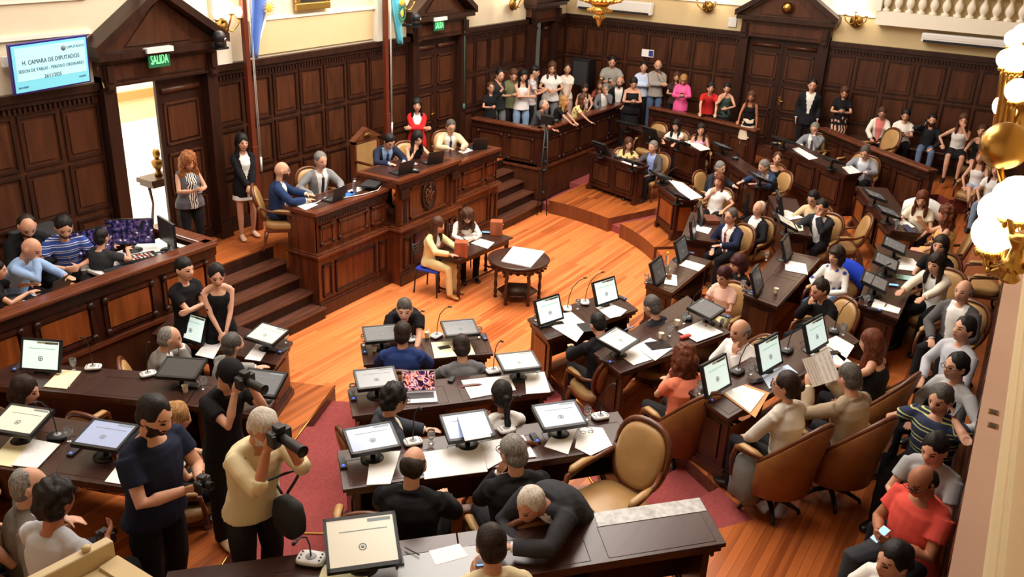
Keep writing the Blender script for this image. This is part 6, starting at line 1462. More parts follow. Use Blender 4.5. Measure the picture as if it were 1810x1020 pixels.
# leather cases, folders
def brick(name, label, cat, px, py, tier, dims, yaw, m_, h=DT, dz=0, bev=.01):
    q = on_desk(px, py, tier, h); q.z += dz; x, y, z = dims
    o = MB().use(m_).box(-x/2, x/2, -y/2, y/2, 0, z).build(name, loc=q, rot=(0, 0, yaw), bev=bev); return props(o, label, cat)
brick('leather_case', 'brown leather case on the navy-suited man\'s desk', 'case', 1256, 391, 1, (.36, .26, .07), .6, mat('brown hide', (110, 56, 36), .5, bump=.2), dz=.003)
brick('glasses_case', 'red oblong case beside the ruled notebook', 'case', 1211, 598, 2, (.17, .06, .04), -.4, mat('red leather', (190, 66, 56), .5), dz=.004, bev=.015)
brick('glasses_case', 'grey oblong case near the flat crest screen', 'case', 1276, 571, 2, (.16, .05, .035), 0.2, mat('grey case', (120, 122, 124), .5), dz=.004, bev=.015)
brick('leather_folder', 'black leather folder hanging over the front-row desk edge', 'folder', 1046, 580, 1, (.26, .34, .02), .9, BLACK, dz=.012)
brick('tablet', 'black tablet lying between papers in the second row', 'tablet', 1163, 612, 2, (.2, .28, .01), .9, PHB, dz=.01, bev=.003)
brick('tablet', 'pale turquoise tablet under the white blazer woman\'s hands', 'tablet', 1601, 492, 3, (.18, .25, .01), .2, mat('turquoise cover', (170, 220, 218), .5), dz=.006, bev=.003)
brick('wallet', 'black wallet on the second-row desk at left', 'wallet', 344, 684, 2, (.09, .12, .02), .5, BLACK, dz=.003)
brick('eyeglasses_case', 'coiled black cable and case beside the laptop', 'cable', 798, 673, 2, (.12, .06, .025), .3, BLACK, dz=.003)
brick('sticky_note', 'yellow-green note lying on the long third-row desk', 'note', 1376, 254, 3, (.16, .07, .004), .0, mat('lime note', (200, 214, 80), .8), h=.86, dz=.003, bev=0)
# ---------------------------------------------------------------- stenographers' table and round table
def turned(m, p, h, r=.03):
    m.lathe([(r*1.2, 0), (r*1.3, .02), (r*.7, .06), (r*1.3, .1), (r*.8, .16), (r*1.2, .24), (r*.7, .34), (r*1.25, .42), (r*.7, h-.12), (r*1.3, h-.08), (r*1.3, h)], p, 10)
a, b, c, d = P(766, 443, .77), P(861, 405, .77), P(903, 419, .77), P(812, 462, .77)
def quad_table(name, label, a, b, c, d, z0, h, woodt, woodl):
    o = (a+b+c+d)/4; rz = math.atan2(b.y-a.y, b.x-a.x); R = Matrix.Rotation(-rz, 3, 'Z')
    q = [R @ (v-o) for v in (a, b, c, d)]; t = thing(name, label, 'table', (o.x, o.y, z0), rz)
    x0, x1 = (q[0].x+q[3].x)/2, (q[1].x+q[2].x)/2; y0, y1 = sorted(((q[0].y+q[1].y)/2, (q[2].y+q[3].y)/2))
    if x0 > x1: x0, x1 = x1, x0
    MB().use(woodt).box(x0, x1, y0, y1, h-.03, h).build('tabletop', parent=t, bev=.01)
    MB().use(woodl).box(x0+.06, x1-.06, y0+.05, y1-.05, h-.12, h-.03).build('apron', parent=t)
    for x in (x0+.09, x1-.09):
        for y in (y0+.08, y1-.08):
            m = MB().use(woodl); turned(m, (x, y, 0), h-.12); m.build('leg', parent=t)
    m = MB().use(woodl)
    for x in (x0+.09, x1-.09): m.tube([(x, y0+.08, .1), (x, y1-.08, .1)], .018, 8)
    m.tube([(x0+.09, (y0+y1)/2, .1), (x1-.09, (y0+y1)/2, .1)], .018, 8).build('stretcher', parent=t)
    return t
st = quad_table('writing_table', 'dark wooden writing table with turned legs on the arena floor', a, b, c, d, 0, .77, DESKT, DESKW)
q = P(917, 456, .74); t = thing('round_table', 'dark round table with scalloped edge and six turned legs', 'table', (q.x, q.y, 0))
MB().use(DESKT).lathe([(.5, .7), (.53, .715), (.53, .735), (.5, .745), (.0, .745)], seg=40).build('tabletop', parent=t)
m = MB().use(DESKW).lathe([(.47, .62), (.48, .7), (.44, .7), (.44, .62)], seg=36)
for k in range(24): m.ball((math.cos(k*PI/12)*.47, math.sin(k*PI/12)*.47, .615), (.035, .035, .02), 6, 4)
m.build('apron', parent=t)
for k in range(6):
    m = MB().use(DESKW); turned(m, (math.cos(k*PI/3)*.38, math.sin(k*PI/3)*.38, .0), .64, .028); m.build('leg', parent=t)
MB().use(DESKW).lathe([(.0, .13), (.34, .13), (.36, .145), (.34, .16), (.0, .16)], seg=6).build('shelf', parent=t)
sheet('paper_stack', 'large white paper stack on the round table', 'papers', [(886, 463), (907, 437), (963, 446), (938, 474)], .748, PAPERB, .02)
sheet('paper_sheets', 'white papers before the yellow suit on the writing table', 'papers', [(818, 420), (846, 408), (852, 418), (830, 428)], .774, PAPERB)
sheet('paper_sheets', 'white sheets at the right of the writing table', 'papers', [(832, 430), (848, 422), (874, 429), (862, 440)], .774, PAPERB)
HOR = mat('light reddish wood box', (178, 96, 60), .4, kind='wood', rgb2=(140, 70, 42))
for lab, x, y in (('wooden ballot box at the left end of the writing table', 815, 452), ('wooden ballot box at the right end of the writing table', 877, 414)):
    q = P(x, y, .772); t = thing('ballot_box', lab, 'box', q, .5, 'wooden boxes on the writing table')
    MB().use(HOR).box(-.09, .09, -.11, .11, 0, .26).build('box_body', parent=t, bev=.006); MB().use(CHROME).lathe([(.012, 0), (.012, .02)], (.03, -.11, .18), 8, ax=(0, -1, 0)).build('knob', parent=t)
BLUEF = mat('blue chair fabric', (44, 66, 190), .9, kind='cloth')
def steel_chair(key, label):
    i = PEOPLE[key]; t = thing('side_chair', label, 'chair', (i['root'].x, i['root'].y, i['zf']), i['yaw']-PI/2, 'blue padded chairs at the writing table')
    MB().use(BLUEF).box(-.22, .22, -.22, .22, .43, .475).build('seat', parent=t, bev=.02)
    m = MB().use(BLACK)
    for z in (.68, .74, .8, .86): m.tube([(-.2, -.26, z), (.2, -.26, z)], .014, 6)
    m.tube([(-.2, -.2, .45), (-.2, -.27, .9)], .014, 6).tube([(.2, -.2, .45), (.2, -.27, .9)], .014, 6).build('backrest', parent=t)
    for x in (-.2, .2):
        for y in (-.2, .2): MB().use(BLACK).tube([(x, y, .44), (x*1.1, y*1.15, .005)], .013, 6).build('leg', parent=t)
steel_chair(K('woman in pale yellow'), 'blue-seated chair of the woman in pale yellow suit')
steel_chair(K('woman with curly brown hair writing'), 'blue-seated chair of the curly-haired woman writing')
# ---------------------------------------------------------------- grand chair and empty chairs
i = PEOPLE[K('man presiding')]
q = P(655, 300, 1.6)
t = thing('grand_chair', 'tall tan leather presidential chair with a carved gable top', 'chair', (i['root'].x+.0, i['root'].y+.1, 1.0), -PI/2-PI/2)
MB().use(TAN).box(-.3, .3, -.22, .3, .5, .62).build('seat', parent=t, bev=.04)
MB().use(TAN).box(-.3, .3, -.34, -.27, .62, 1.16).build('backrest', parent=t, bev=.03)
m = MB().use(CHW).box(-.35, -.3, -.36, -.26, .02, 1.2).box(.3, .35, -.36, -.26, .02, 1.2).box(-.35, .35, -.36, -.26, 1.16, 1.22)
m.add([(x, y, z) for y in (-.37, -.25) for x, z in ((-.38, 1.22), (.38, 1.22), (0, 1.42))], [(0, 1, 2), (5, 4, 3), (0, 3, 4, 1), (1, 4, 5, 2), (2, 5, 3, 0)]).build('carved_frame', parent=t)
MB().use(DBRASS).ball((0, -.24, 1.28), (.1, .02, .05), 12, 8).build('carved_relief', parent=t)
for s in (-1, 1):
    MB().use(CHW).tube([(s*.33, -.28, .85), (s*.34, .1, .85), (s*.34, .26, .82), (s*.34, .26, .5)], .028, 8).build('armrest', parent=t); MB().use(CHW).tube([(s*.31, .26, .5), (s*.31, .27, .01)], .03, 8).build('leg', parent=t)
def empty_chair(label, px, py, tier, yaw=None, kind='oval', off=0, back=.75, sc=1.):
    z = TIER[tier]; q = P(px, py, z+back); a = outyaw(q)+PI+math.radians(off) if yaw is None else (math.atan2((P(*yaw, z+back)-q).y, (P(*yaw, z+back)-q).x) if isinstance(yaw, tuple) else math.radians(yaw))
    return chair((q.x, q.y, z), a, label, kind, s=sc)
for a in [('empty tan oval-backed armchair beside the leaning charcoal-suited man', 1085, 868, 3, (1010, 915), 'oval', 0, .62, 1.12), ('empty armchair left of the balding man at the bottom', 660, 905, 3), ('empty tan armchair between the two grey-suited men, left one', 1475, 268, 3), ('empty tan armchair between the two grey-suited men, right one', 1492, 296, 3),
 ('empty tan armchair behind the woman with dark fringe', 1493, 405, 2), ('empty tan armchair left of the woman in white fringe', 1150, 242, 2), ('empty tan armchair behind the far right balustrade', 1553, 252, 4), ('empty tan armchair by the wall beside the ochre dress', 1745, 470, 3), ('empty armchair tucked under the second-row desk at far left', 205, 742, 2)]:
    empty_chair(*a)
# cloths and bag on chairs
def drape(name, label, key, m_, w=.27, z1=1.06, z0=.55, y=-.42):
    i = PEOPLE[key]; t = thing(name, label, 'jacket', (i['root'].x, i['root'].y, i['zf']), i['yaw']-PI/2); mb = MB()
    rings = []
    for k in range(17):
        u = -1+2*k/16; x = u*w*1.05; top_ = z1-.12*u*u
        yb = y+.04*math.sin(k*1.7)*.5; rings.append([Vector((x, y+.2, top_-.22)), Vector((x, y+.16, top_)), Vector((x, y+.08, top_+.02)), Vector((x, yb+.05, top_-.06)), Vector((x, yb, (top_+z0)/2)), Vector((x, yb-.02, z0+.04*math.sin(k*2.1))), Vector((x, yb+.0, z0+.02)), Vector((x, yb+.02, (top_+z0)/2)), Vector((x, yb+.07, top_-.08)), Vector((x, y+.09, top_)), Vector((x, y+.15, top_-.02)), Vector((x, y+.185, top_-.22))])
    mb.use(m_).loft(rings).build('cloth', parent=t)
drape('blue_jacket', 'royal blue jacket draped over the chair of the dark-fringed woman', K('woman with dark fringe'), cloth((30, 64, 190)), .3, 1.1, .3)
drape('white_jacket', 'white jacket hung over the chair beside the cream blouse', K('woman in cream sleeveless'), cloth((240, 240, 240)), .3, 1.12, .5)
i = PEOPLE[K('woman in cream blazer')]; q = i['root']+i['R'] @ Vector((.48, .02, .1)) if False else P(1318, 850, .9+.35)
t = thing('backpack', 'grey backpack hanging from the chair of the cream blazer woman', 'bag', (q.x, q.y, 1.03), 1.)
GB = mat('grey canvas', (112, 110, 104), .9, kind='cloth', bump=.5)
MB().use(GB).loft([[Vector((math.copysign(abs(math.cos(b))**.7, math.cos(b))*.16*k, math.copysign(abs(math.sin(b))**.7, math.sin(b))*.1*k+.02*math.sin(b*3+z*9), z)) for b in [2*PI*j/22 for j in range(22)]] for k, z in ((.6, 0), (1, .05), (1.08, .2), (1., .36), (.8, .46), (.4, .52))]).build('bag_body', parent=t)
MB().use(GB).loft([[Vector((x*.12, -.1-.03*math.sin(PI*u), .06+.22*u)) for x in (-1, -.5, 0, .5, 1)]+[Vector((x*.11, -.08, .06+.22*u)) for x in (1, .5, 0, -.5, -1)] for u in (0, .3, .6, 1)]).build('front_pocket', parent=t)
MB().use(DGREY).tube([(-.05, .0, .5), (-.04, 0, .6), (.04, 0, .6), (.05, 0, .5)], .012, 6).build('handle', parent=t)
# ---------------------------------------------------------------- booth equipment
t = thing('booth_desk', 'white-topped technical desk inside the broadcast booth', 'desk', (7.1, 9.95, 1.0))
MB().use(WHITE).box(-.75, .6, -.36, .4, .66, .7).build('tabletop', parent=t, bev=.006)
for x in (-.7, .55):
    for y in (-.32, .36): MB().use(CHROME).tube([(x, y, .66), (x, y, .01)], .018, 8).build('leg', parent=t)
MULTI = mat('camera feeds', (30, 34, 90), .3, kind='multi', emit=.9)
def booth_mon(label, x, y, z, yaw, w, hgt, on, split=0):
    t = thing('video_monitor', label, 'monitor', (x, y, z), math.radians(yaw)-PI/2)
    MB().use(BLACK).box(-w/2, w/2, -.03, 0, .1, .1+hgt).build('bezel', parent=t)
    m = MB().use(MULTI if on else SCRDK).box(-w/2+.012, w/2-.012, 0, .004, .112, .088+hgt)
    if on:
        m.use(BLACK)
        for k in (1, 2): m.box(-w/2+w*k/3-.003, -w/2+w*k/3+.003, .004, .006, .112, .088+hgt)
        m.box(-w/2, w/2, .004, .006, .1+hgt*.5-.004, .1+hgt*.5+.004)
    m.build('screen', parent=t)
    MB().use(BLACK).lathe([(.13, 0), (.13, .01), (.03, .02), (.03, .12)], (0, -.03, 0), 16).build('stand', parent=t)
booth_mon('wide monitor of camera feeds left in the booth', 6.55, 10.25, 1.7, -100, .62, .36, True)
booth_mon('wide monitor of camera feeds angled right in the booth', 7.12, 10.2, 1.7, -135, .6, .36, True)
booth_mon('black monitor seen edge on at the booth corner', 7.42, 9.85, 1.7, 165, .5, .34, False)
t = thing('vision_mixer', 'dark video mixing console with lit keys in the booth', 'console', (6.95, 9.85, 1.702), -.3)
m = MB().use(BLACK).box(-.24, .24, -.12, .12, 0, .05); m.build('console_body', parent=t)
for r in range(3):
    mm = MB()
    for k in range(8): mm.use(WHITE if (k+r) % 3 else mat('red key', (200, 90, 80), .5, emit=.5)).box(-.2+k*.05, -.17+k*.05, -.08+r*.06, -.05+r*.06, .05, .058)
    mm.build('button_row', parent=t)
t = thing('keyboard', 'black computer keyboard beside the booth mixer', 'keyboard', (6.62, 9.82, 1.702), -.3)
MB().use(BLACK).box(-.2, .2, -.07, .07, 0, .015).build('keyboard_case', parent=t); MB().use(DGREY).box(-.19, .19, -.06, .06, .015, .02).build('keys', parent=t)
t = thing('headphones', 'black headphones on the white booth desk', 'headphones', (7.22, 9.78, 1.702))
MB().use(BLACK).tube([(math.cos(a)*.08, math.sin(a)*.08, .02) for a in [PI*k/10 for k in range(11)]], .01, 6).build('headband', parent=t)
for s in (-1, 1): MB().use(BLACK).lathe([(.04, 0), (.045, .02), (.03, .035)], (s*.08, -.01, 0), 14).build('ear_cup', parent=t)
q = P(118, 478, 1.62); t = thing('booth_shelf', 'light wooden shelf desk along the booth front', 'desk', (5.0, 9.9, 1.0))
MB().use(mat('light oak shelf', (196, 134, 70), .4, kind='topwood', rgb2=(170, 110, 54))).box(-3.0, 1.1, -.33, .15, .58, .62).build('tabletop', parent=t)
for x in (-2.6, -.8, .9): MB().use(DESKW).box(x-.03, x+.03, -.2, .1, 0.0, .58).build('leg', parent=t)
cupq = P(150, 488, 1.62); t = thing('paper_cup', 'white foam cup on the booth shelf', 'cup', cupq); MB().use(WHITE).lathe([(.028, 0), (.036, .09), (.04, .09), (.034, .085), (.026, .01)], seg=16).build('cup_body', parent=t)
q = P(52, 525, 1.622); t = thing('computer_mouse', 'black mouse on a blue sheet in the booth', 'mouse', q); MB().use(BLACK).ball((0, 0, .018), (.03, .05, .018), 12, 8).build('mouse_body', parent=t)
sheet('paper_sheet', 'pale blue sheet under the mouse in the booth', 'paper', [(33, 524), (55, 515), (66, 524), (42, 534)], 1.622, mat('pale blue paper', (196, 216, 240), .8), .003)
q = P(18, 535, 1.622); t = thing('black_pouch', 'black leather pouch on the booth shelf at the left edge', 'bag', q); MB().use(BLACK).loft([[Vector((math.cos(b)*.14*k, math.sin(b)*.09*k, z)) for b in [2*PI*j/16 for j in range(16)]] for k, z in ((.8, 0), (1, .03), (.9, .07), (.4, .09))]).build('bag_body', parent=t)
t = thing('loudspeaker', 'big dark grey speaker cabinet behind the booth operators', 'speaker', (6.35, 10.95, 1.0), 0)
MB().use(mat('charcoal cabinet', (44, 44, 46), .7)).box(-.3, .3, -.25, .3, 0, 1.05).build('cabinet', parent=t, bev=.02); MB().use(BLACK).box(-.26, .26, -.26, -.25, .06, 1.).build('grille', parent=t)
q = atX(1030, 145, 21.0); t = thing('loudspeaker', 'tall black speaker in the far corner of the guest pen', 'speaker', (21.0, q.y, 1.0), 0)
MB().use(BLACK).box(-.2, .2, -.24, .24, 1.05, 1.75).build('cabinet', parent=t, bev=.015); MB().use(DGREY).box(-.21, -.2, -.2, .2, 1.1, 1.7).build('grille', parent=t); MB().use(BLACK).tube([(0, 0, 1.06), (0, 0, .01)], .03, 8).lathe([(.25, 0), (.25, .02), (.04, .04)], (0, 0, 0), 12).build('stand', parent=t)
# tripod with video camera beside the guest pen
q = P(962, 362, 0); t = thing('video_tripod', 'tall black tripod with a video camera beside the guest pen', 'tripod', (16.55, 9.05, 0))
for k in range(3):
    a = 2*PI*k/3+.6; MB().use(BLACK).tube([(math.cos(a)*.03, math.sin(a)*.03, 1.9), (math.cos(a)*.08, math.sin(a)*.08, .9), (math.cos(a)*.12, math.sin(a)*.12, .005)], [.02, .018, .014], 8).build('leg', parent=t)
m = MB().use(BLACK)
for z in (.5, 1.0, 1.5): m.lathe([(.05, z), (.06, z+.02), (.05, z+.04)], seg=10)
m.tube([(0, 0, 1.5), (0, 0, 2.02)], .025, 8).build('center_column', parent=t)
m = MB().use(BLACK).box(-.06, .06, -.16, .12, 2.02, 2.2).tube([(0, -.16, 2.12), (0, -.27, 2.12)], .045, 12).tube([(.07, .1, 2.05), (.16, .4, 1.9)], .012, 6).box(.06, .12, -.05, .04, 2.12, 2.2); m.build('video_camera', parent=t)
# ---------------------------------------------------------------- things on the walls
GRN = mat('green exit panel', (18, 96, 60), .5, emit=.25); GLET = mat('glowing green letters', (120, 240, 150), .4, emit=1.4)
def exit_sign(label, px, py, Y, w):
    q = atY(px, py, Y); t = thing('exit_sign', label, 'sign', q, 0, None)
    h = w*.58
    MB().use(GRN).box(-w/2, w/2, -.01, .01, -h/2, h/2).build('panel', parent=t)
    MB().use(WHITE).box(-w*.62, w*.62, -.06, .04, h/2, h/2+.07).build('light_housing', parent=t)
    text_mesh('SALIDA', h*.92, GLET, t, (0, -.012, -.0), (PI/2, 0, 0)).scale = (w*.92/(h*.92*3.62), 1, 1)
exit_sign('green SALIDA exit sign over the open door', 281, 105, 11.02, .36)
exit_sign('green SALIDA exit sign over the closed door behind the presidium', 776, 45, 11.02, .34)
t = thing('wall_television', 'large tilted television showing the session title on the left wall', 'television', (0, 0, 0))
A_, B_, C_, D_ = atY(25, 82, 11.0), atY(156, 61, 11.0), atY(151, 147, 11.0), atY(24, 167, 11.0)
c_ = (A_+B_+C_+D_)/4; u_ = ((B_-A_)+(C_-D_)).normalized(); v_ = ((A_-D_)+(B_-C_)); v_ = (v_-u_*v_.dot(u_)).normalized(); v_ = (v_+Vector((0, -.12, 0))).normalized(); v_ = (v_-u_*v_.dot(u_)).normalized(); n_ = u_.cross(v_)
Rt = Matrix((u_, v_, n_)).transposed(); wt, ht = (B_-A_).length, (A_-D_).length
t.matrix_world = Matrix.Translation(c_) @ Rt.to_4x4()
TVB = mat('television screen blue', (120, 206, 226), .3, emit=.5); TXT = mat('dark blue letters', (10, 24, 80), .5); TXC = mat('cyan letters', (0, 90, 130), .5)
MB().use(mat('violet-black bezel', (40, 30, 130), .3)).box(-wt/2-.02, wt/2+.02, -ht/2-.02, ht/2+.02, -.05, 0).build('bezel', parent=t)
MB().use(TVB).box(-wt/2, wt/2, -ht/2, ht/2, 0, .006).use(mat('television white page', (176, 226, 236), .3, emit=.5)).box(-wt/2+.04, wt/2-.03, -ht/2+.14, ht/2-.03, .006, .008).build('screen', parent=t)
for tx, sz, y, mm in (('H. CAMARA DE DIPUTADOS', .078, .07, TXT), ('SESION DE TABLAS - PERIODO ORDINARIO', .058, -.03, TXC), ('26/11/2025', .066, -.13, TXT)): text_mesh(tx, sz, mm, t, (0, y, .0085), (0, 0, 0)).scale = (.8, 1, 1)
text_mesh('26/11/2025', .03, TXT, t, (-wt/2+.1, -ht/2+.06, .0085), (0, 0, 0)); text_mesh('11:04:54', .03, TXT, t, (wt/2-.1, -ht/2+.08, .0085), (0, 0, 0)); text_mesh('DIPUTADOS', .045, TXC, t, (wt/2-.16, ht/2-.1, .0085), (0, 0, 0))
MB().use(CREST).lathe([(.035, 0), (.035, .002)], (wt/2-.33, ht/2-.1, .008), 12).build('crest', parent=t)
MB().use(BLACK).box(-.1, .1, -.1, .1, -.28, -.05).build('bracket', parent=t)
# flags on poles
POLE = mat('brown flagpole wood', (110, 48, 28), .35, kind='wood', rgb2=(84, 36, 22))
def flag(label, plabel, X, zb, cols, sun=False, crest=False, base=2.75, width=.42):
    t = thing('flagpole', plabel, 'flagpole', (X, 11.0, 0), 0)
    MB().use(POLE).box(-.055, .055, -.05, .05, 1.0, 2.45).box(-.045, .045, -.04, .04, 2.45, 6.5).build('pole', parent=t, bev=.01)
    MB().use(WHITE).tube([(.08, -.05, 2.2), (.07, -.05, 6.4)], .008, 5).tube([(.11, -.05, 2.25), (.09, -.05, 6.4)], .008, 5).tube([(.09, -.05, 2.0), (.09, -.06, 2.25)], .02, 6).build('cord', parent=t)
    f = thing('flag', label, 'flag', (X+.1, 10.95, zb)); n = 26; m = MB()
    zt_ = 6.5; H_ = zt_-zb
    bands = len(cols)
    for bi, cm in enumerate(cols):
        rings = []
        for k in range(n+1):
            v = k/n; z = zt_-zb-H_*v; ring = []
            cut = max(0, (v-.72)/.28)
            for side in (0, 1):
                for j in (range(5) if side == 0 else range(4, -1, -1)):
                    u = (bi+j/4)/bands; uu = u*(1-cut*.8) if not crest else cut*.55+u*(1-cut*.85)
                    y = -.05*math.sin(u*9+v*3)-.03*math.sin(u*17)+(.004 if side else 0)
                    ring.append(Vector((uu*width+.03*math.sin(v*5), y, z)))
            rings.append(ring)
        m.use(cm).loft(rings)
    m.build('cloth', parent=f)
    return f
CEL = mat('flag light blue', (96, 130, 200), .8, kind='cloth'); FWH = mat('flag white', (238, 238, 238), .8, kind='cloth'); TUR = mat('flag turquoise', (98, 188, 206), .8, kind='cloth'); GLD = mat('flag gold', (226, 180, 70), .6)
z1 = atY(463, 102, 10.9).z; z2 = atY(702, 80, 10.9).z
f1 = flag('light blue and white flag with a gold sun beside the open door', 'brown wooden flagpole of the blue and white flag', atY(436, 100, 11.0).x, z1, [CEL, CEL, FWH], width=.5)
m = MB().use(GLD).ball((.3, -.1, atY(452, 15, 10.9).z-z1), (.07, .015, .07), 14, 8)
for k in range(14): m.tube([(.3+math.cos(k*PI/7)*.08, -.1, atY(452, 15, 10.9).z-z1+math.sin(k*PI/7)*.08), (.3+math.cos(k*PI/7)*.13, -.1, atY(452, 15, 10.9).z-z1+math.sin(k*PI/7)*.13)], [.01, .003], 4)
m.build('sun_emblem', parent=f1)
f2 = flag('turquoise flag with a green and gold crest behind the presidium', 'brown wooden flagpole of the turquoise flag', atY(682, 100, 11.0).x, z2, [TUR, TUR, TUR], crest=True, width=.5)
zc = atY(695, 25, 10.9).z-z2; m = MB().use(mat('flag green', (50, 110, 70), .8))
for k in range(16): m.ball((.22+math.cos(k*PI/8)*.1, -.1, zc+math.sin(k*PI/8)*.13), (.025, .012, .03), 6, 4)
m.use(GLD).ball((.22, -.1, zc+.2), (.09, .012, .06), 10, 6).ball((.22, -.1, zc), (.05, .012, .07), 10, 6).build('crest_emblem', parent=f2)
# sconces
BULB = mat('frosted glowing bulb', (255, 244, 214), .4, emit=9.)
def sconce(label, loc, n, arms=3, power=22):
    n = Vector(n); side = Vector((-n.y, n.x, 0)); t = thing('wall_sconce', label, 'lamp', loc, 0, None)
    m = MB().use(DBRASS).lathe([(.13, 0), (.14, .02), (.09, .05), (.04, .09)], (0, 0, 0), 20, ax=n); m.ball(n*.1+Vector((0, 0, -.08)), .035).ball(n*.08+Vector((0, 0, .1)), .03).build('back_plate', parent=t)
    for k in range(arms):
        s = k-(arms-1)/2; e = n*(.26 if s == 0 else .18)+side*s*.22+Vector((0, 0, .12+(.08 if s == 0 else 0)))
        a = MB().use(BRASS).tube([n*.05, n*.14+side*s*.1+Vector((0, 0, -.06)), e*.8+side*s*.04+Vector((0, 0, -.07)), e], .014, 8).lathe([(.02, 0), (.05, .02), (.045, .03), (.02, .03)], e, 12).build('arm', parent=t)
        MB().use(BULB).lathe([(.018, .03), (.045, .07), (.055, .12), (.04, .17), (.01, .19)], e, 14).build('bulb', parent=a)
    point('sconce_light', Vector(loc)+n*.26+Vector((0, 0, .42)), power, (1, .84, .6), .02)
sconce('brass wall sconce right of the gabled open door', atY(390, 48, 11.2), (0, -1, 0))
sconce('brass wall sconce beside the turquoise flag', atY(708, 12, 11.2), (0, -1, 0))
sconce('brass wall sconce left of the corner door', atY(905, 8, 11.2), (0, -1, 0))
sconce('brass wall sconce left of the far gabled door', atX(1252, 12, 21.35), (-1, 0, 0))
sconce('brass wall sconce right of the far gabled door', atX(1514, 38, 21.35), (-1, 0, 0))
# air conditioners
def ac(label, p0, p1, n, h=.22, d=.2):
    p0, p1, n = Vector(p0), Vector(p1), Vector(n); L = (p1-p0).length; rz = math.atan2(p1.y-p0.y, p1.x-p0.x); t = thing('air_conditioner', label, 'air conditioner', p0, rz)
    s = 1 if (Matrix.Rotation(-rz, 3, 'Z') @ n).y > 0 else -1
    MB().use(WHITE).box(0, L, min(0, s*d), max(0, s*d), 0, h).build('housing', parent=t, bev=.03)
    MB().use(BLACK).box(.05, L-.05, min(s*(d-.03), s*(d+.008)), max(s*(d-.03), s*(d+.008)), .01, .06).build('air_slot', parent=t)
    MB().use(CREAM).box(0, L, min(s*d*.98, s*(d+.006)), max(s*d*.98, s*(d+.006)), .1, .105).build('seam', parent=t)
a_, b_ = atX(1629, 73, 21.35), atX(1815, 97, 21.35); ac('long ceiling-style air conditioner above the far right panelling', a_, (21.35, b_.y, a_.z), (-1, 0, 0), .2)
a_, b_ = atX(1025, 12, 21.35), atX(1155, 24, 21.35); ac('long air conditioner at the far corner above the guest pen', (21.35, a_.y, a_.z-.03), (21.35, b_.y, a_.z-.03), (-1, 0, 0), .3)
q = atX(1295, 39, 21.4); o = MB().use(WHITE).box(-.03, 0, -.1, .1, -.11, .11).build('junction_box', loc=q+Vector((.0, 0, 0)), bev=.008); props(o, 'small white square box on the plaster left of the far door', 'box')
q = atX(1145, 94, 21.36); t = thing('wall_notice', 'white notice with blue square on the far panelling', 'sign', q); MB().use(PAPERB).box(-.01, .0, -.16, .16, -.09, .09).build('sheet', parent=t); MB().use(mat('blue print', (50, 60, 130), .6)).box(-.013, -.01, -.15, -.03, -.07, .07).build('printed_square', parent=t)
t = thing('picture_frame', 'gilt framed picture cut off by the top edge', 'picture', atY(551, 10, 11.27)); MB().use(GILT).box(-.42, .42, -.06, 0, -.06, .06).box(-.42, -.32, -.06, 0, .06, 1.).box(.32, .42, -.06, 0, .06, 1.).box(-.42, .42, -.06, 0, 1., 1.1).build('frame', parent=t, bev=.015); MB().use(mat('dark canvas', (54, 40, 34), .6, kind='noise', rgb2=(30, 24, 22))).box(-.33, .33, -.02, 0, .05, 1.0).build('canvas', parent=t)
def ptz(label, loc):
    t = thing('dome_camera', label, 'camera', loc, 0, 'remote dome cameras'); MB().use(BLACK).box(-.1, .1, -.08, .08, -.12, -.09).tube([(0, 0, -.1), (0, .46, -.12)], .03, 8).build('bracket', parent=t); MB().use(BLACK).lathe([(.07, -.09), (.08, -.03), (.07, 0)], seg=16).ball((0, 0, .05), .1, 16, 10).build('camera_head', parent=t); MB().use(CHROME).lathe([(.03, .09), (.03, .11)], (0, 0, .05), 12, ax=(.3, -1, -.3)).build('lens', parent=t)
ptz('black dome camera at the right of the open door gable', atY(388, 72, 10.85)); ptz('black dome camera left of the closed door gable', atY(735, 36, 10.85))
q = atY(8, 105, 11.27); o = MB().use(WHITE).box(-.14, .14, -.06, 0, -.06, .06).build('emergency_light', loc=atY(20, 107, 11.27)); props(o, 'small white emergency light behind the television', 'lamp')
m = MB().use(mat('yellow cable', (196, 180, 90), .5)).tube([atY(172, 118, 11.2), atY(178, 135, 11.2), atY(184, 156, 11.1)], .008, 5); props(m.build('cable'), 'yellow cable hanging by the open door frame', 'cable')
m = MB().use(WHITE).tube([P(545, 362, 1.765)]+[P(x, y, 1.77) for x, y in ((560, 358), (575, 349), (600, 351), (640, 344), (668, 336), (678, 322))], .007, 5); props(m.build('cable'), 'white cable running along the presidium top', 'cable')
m = MB().use(mat('green cord', (60, 110, 96), .6)).tube([atY(822, 28, 11.1), atY(821, 182, 11.1)], .006, 5).ball(atY(820, 188, 11.1), (.04, .03, .07)); props(m.build('pull_cord'), 'green cord with tassel hanging right of the closed door', 'cord')
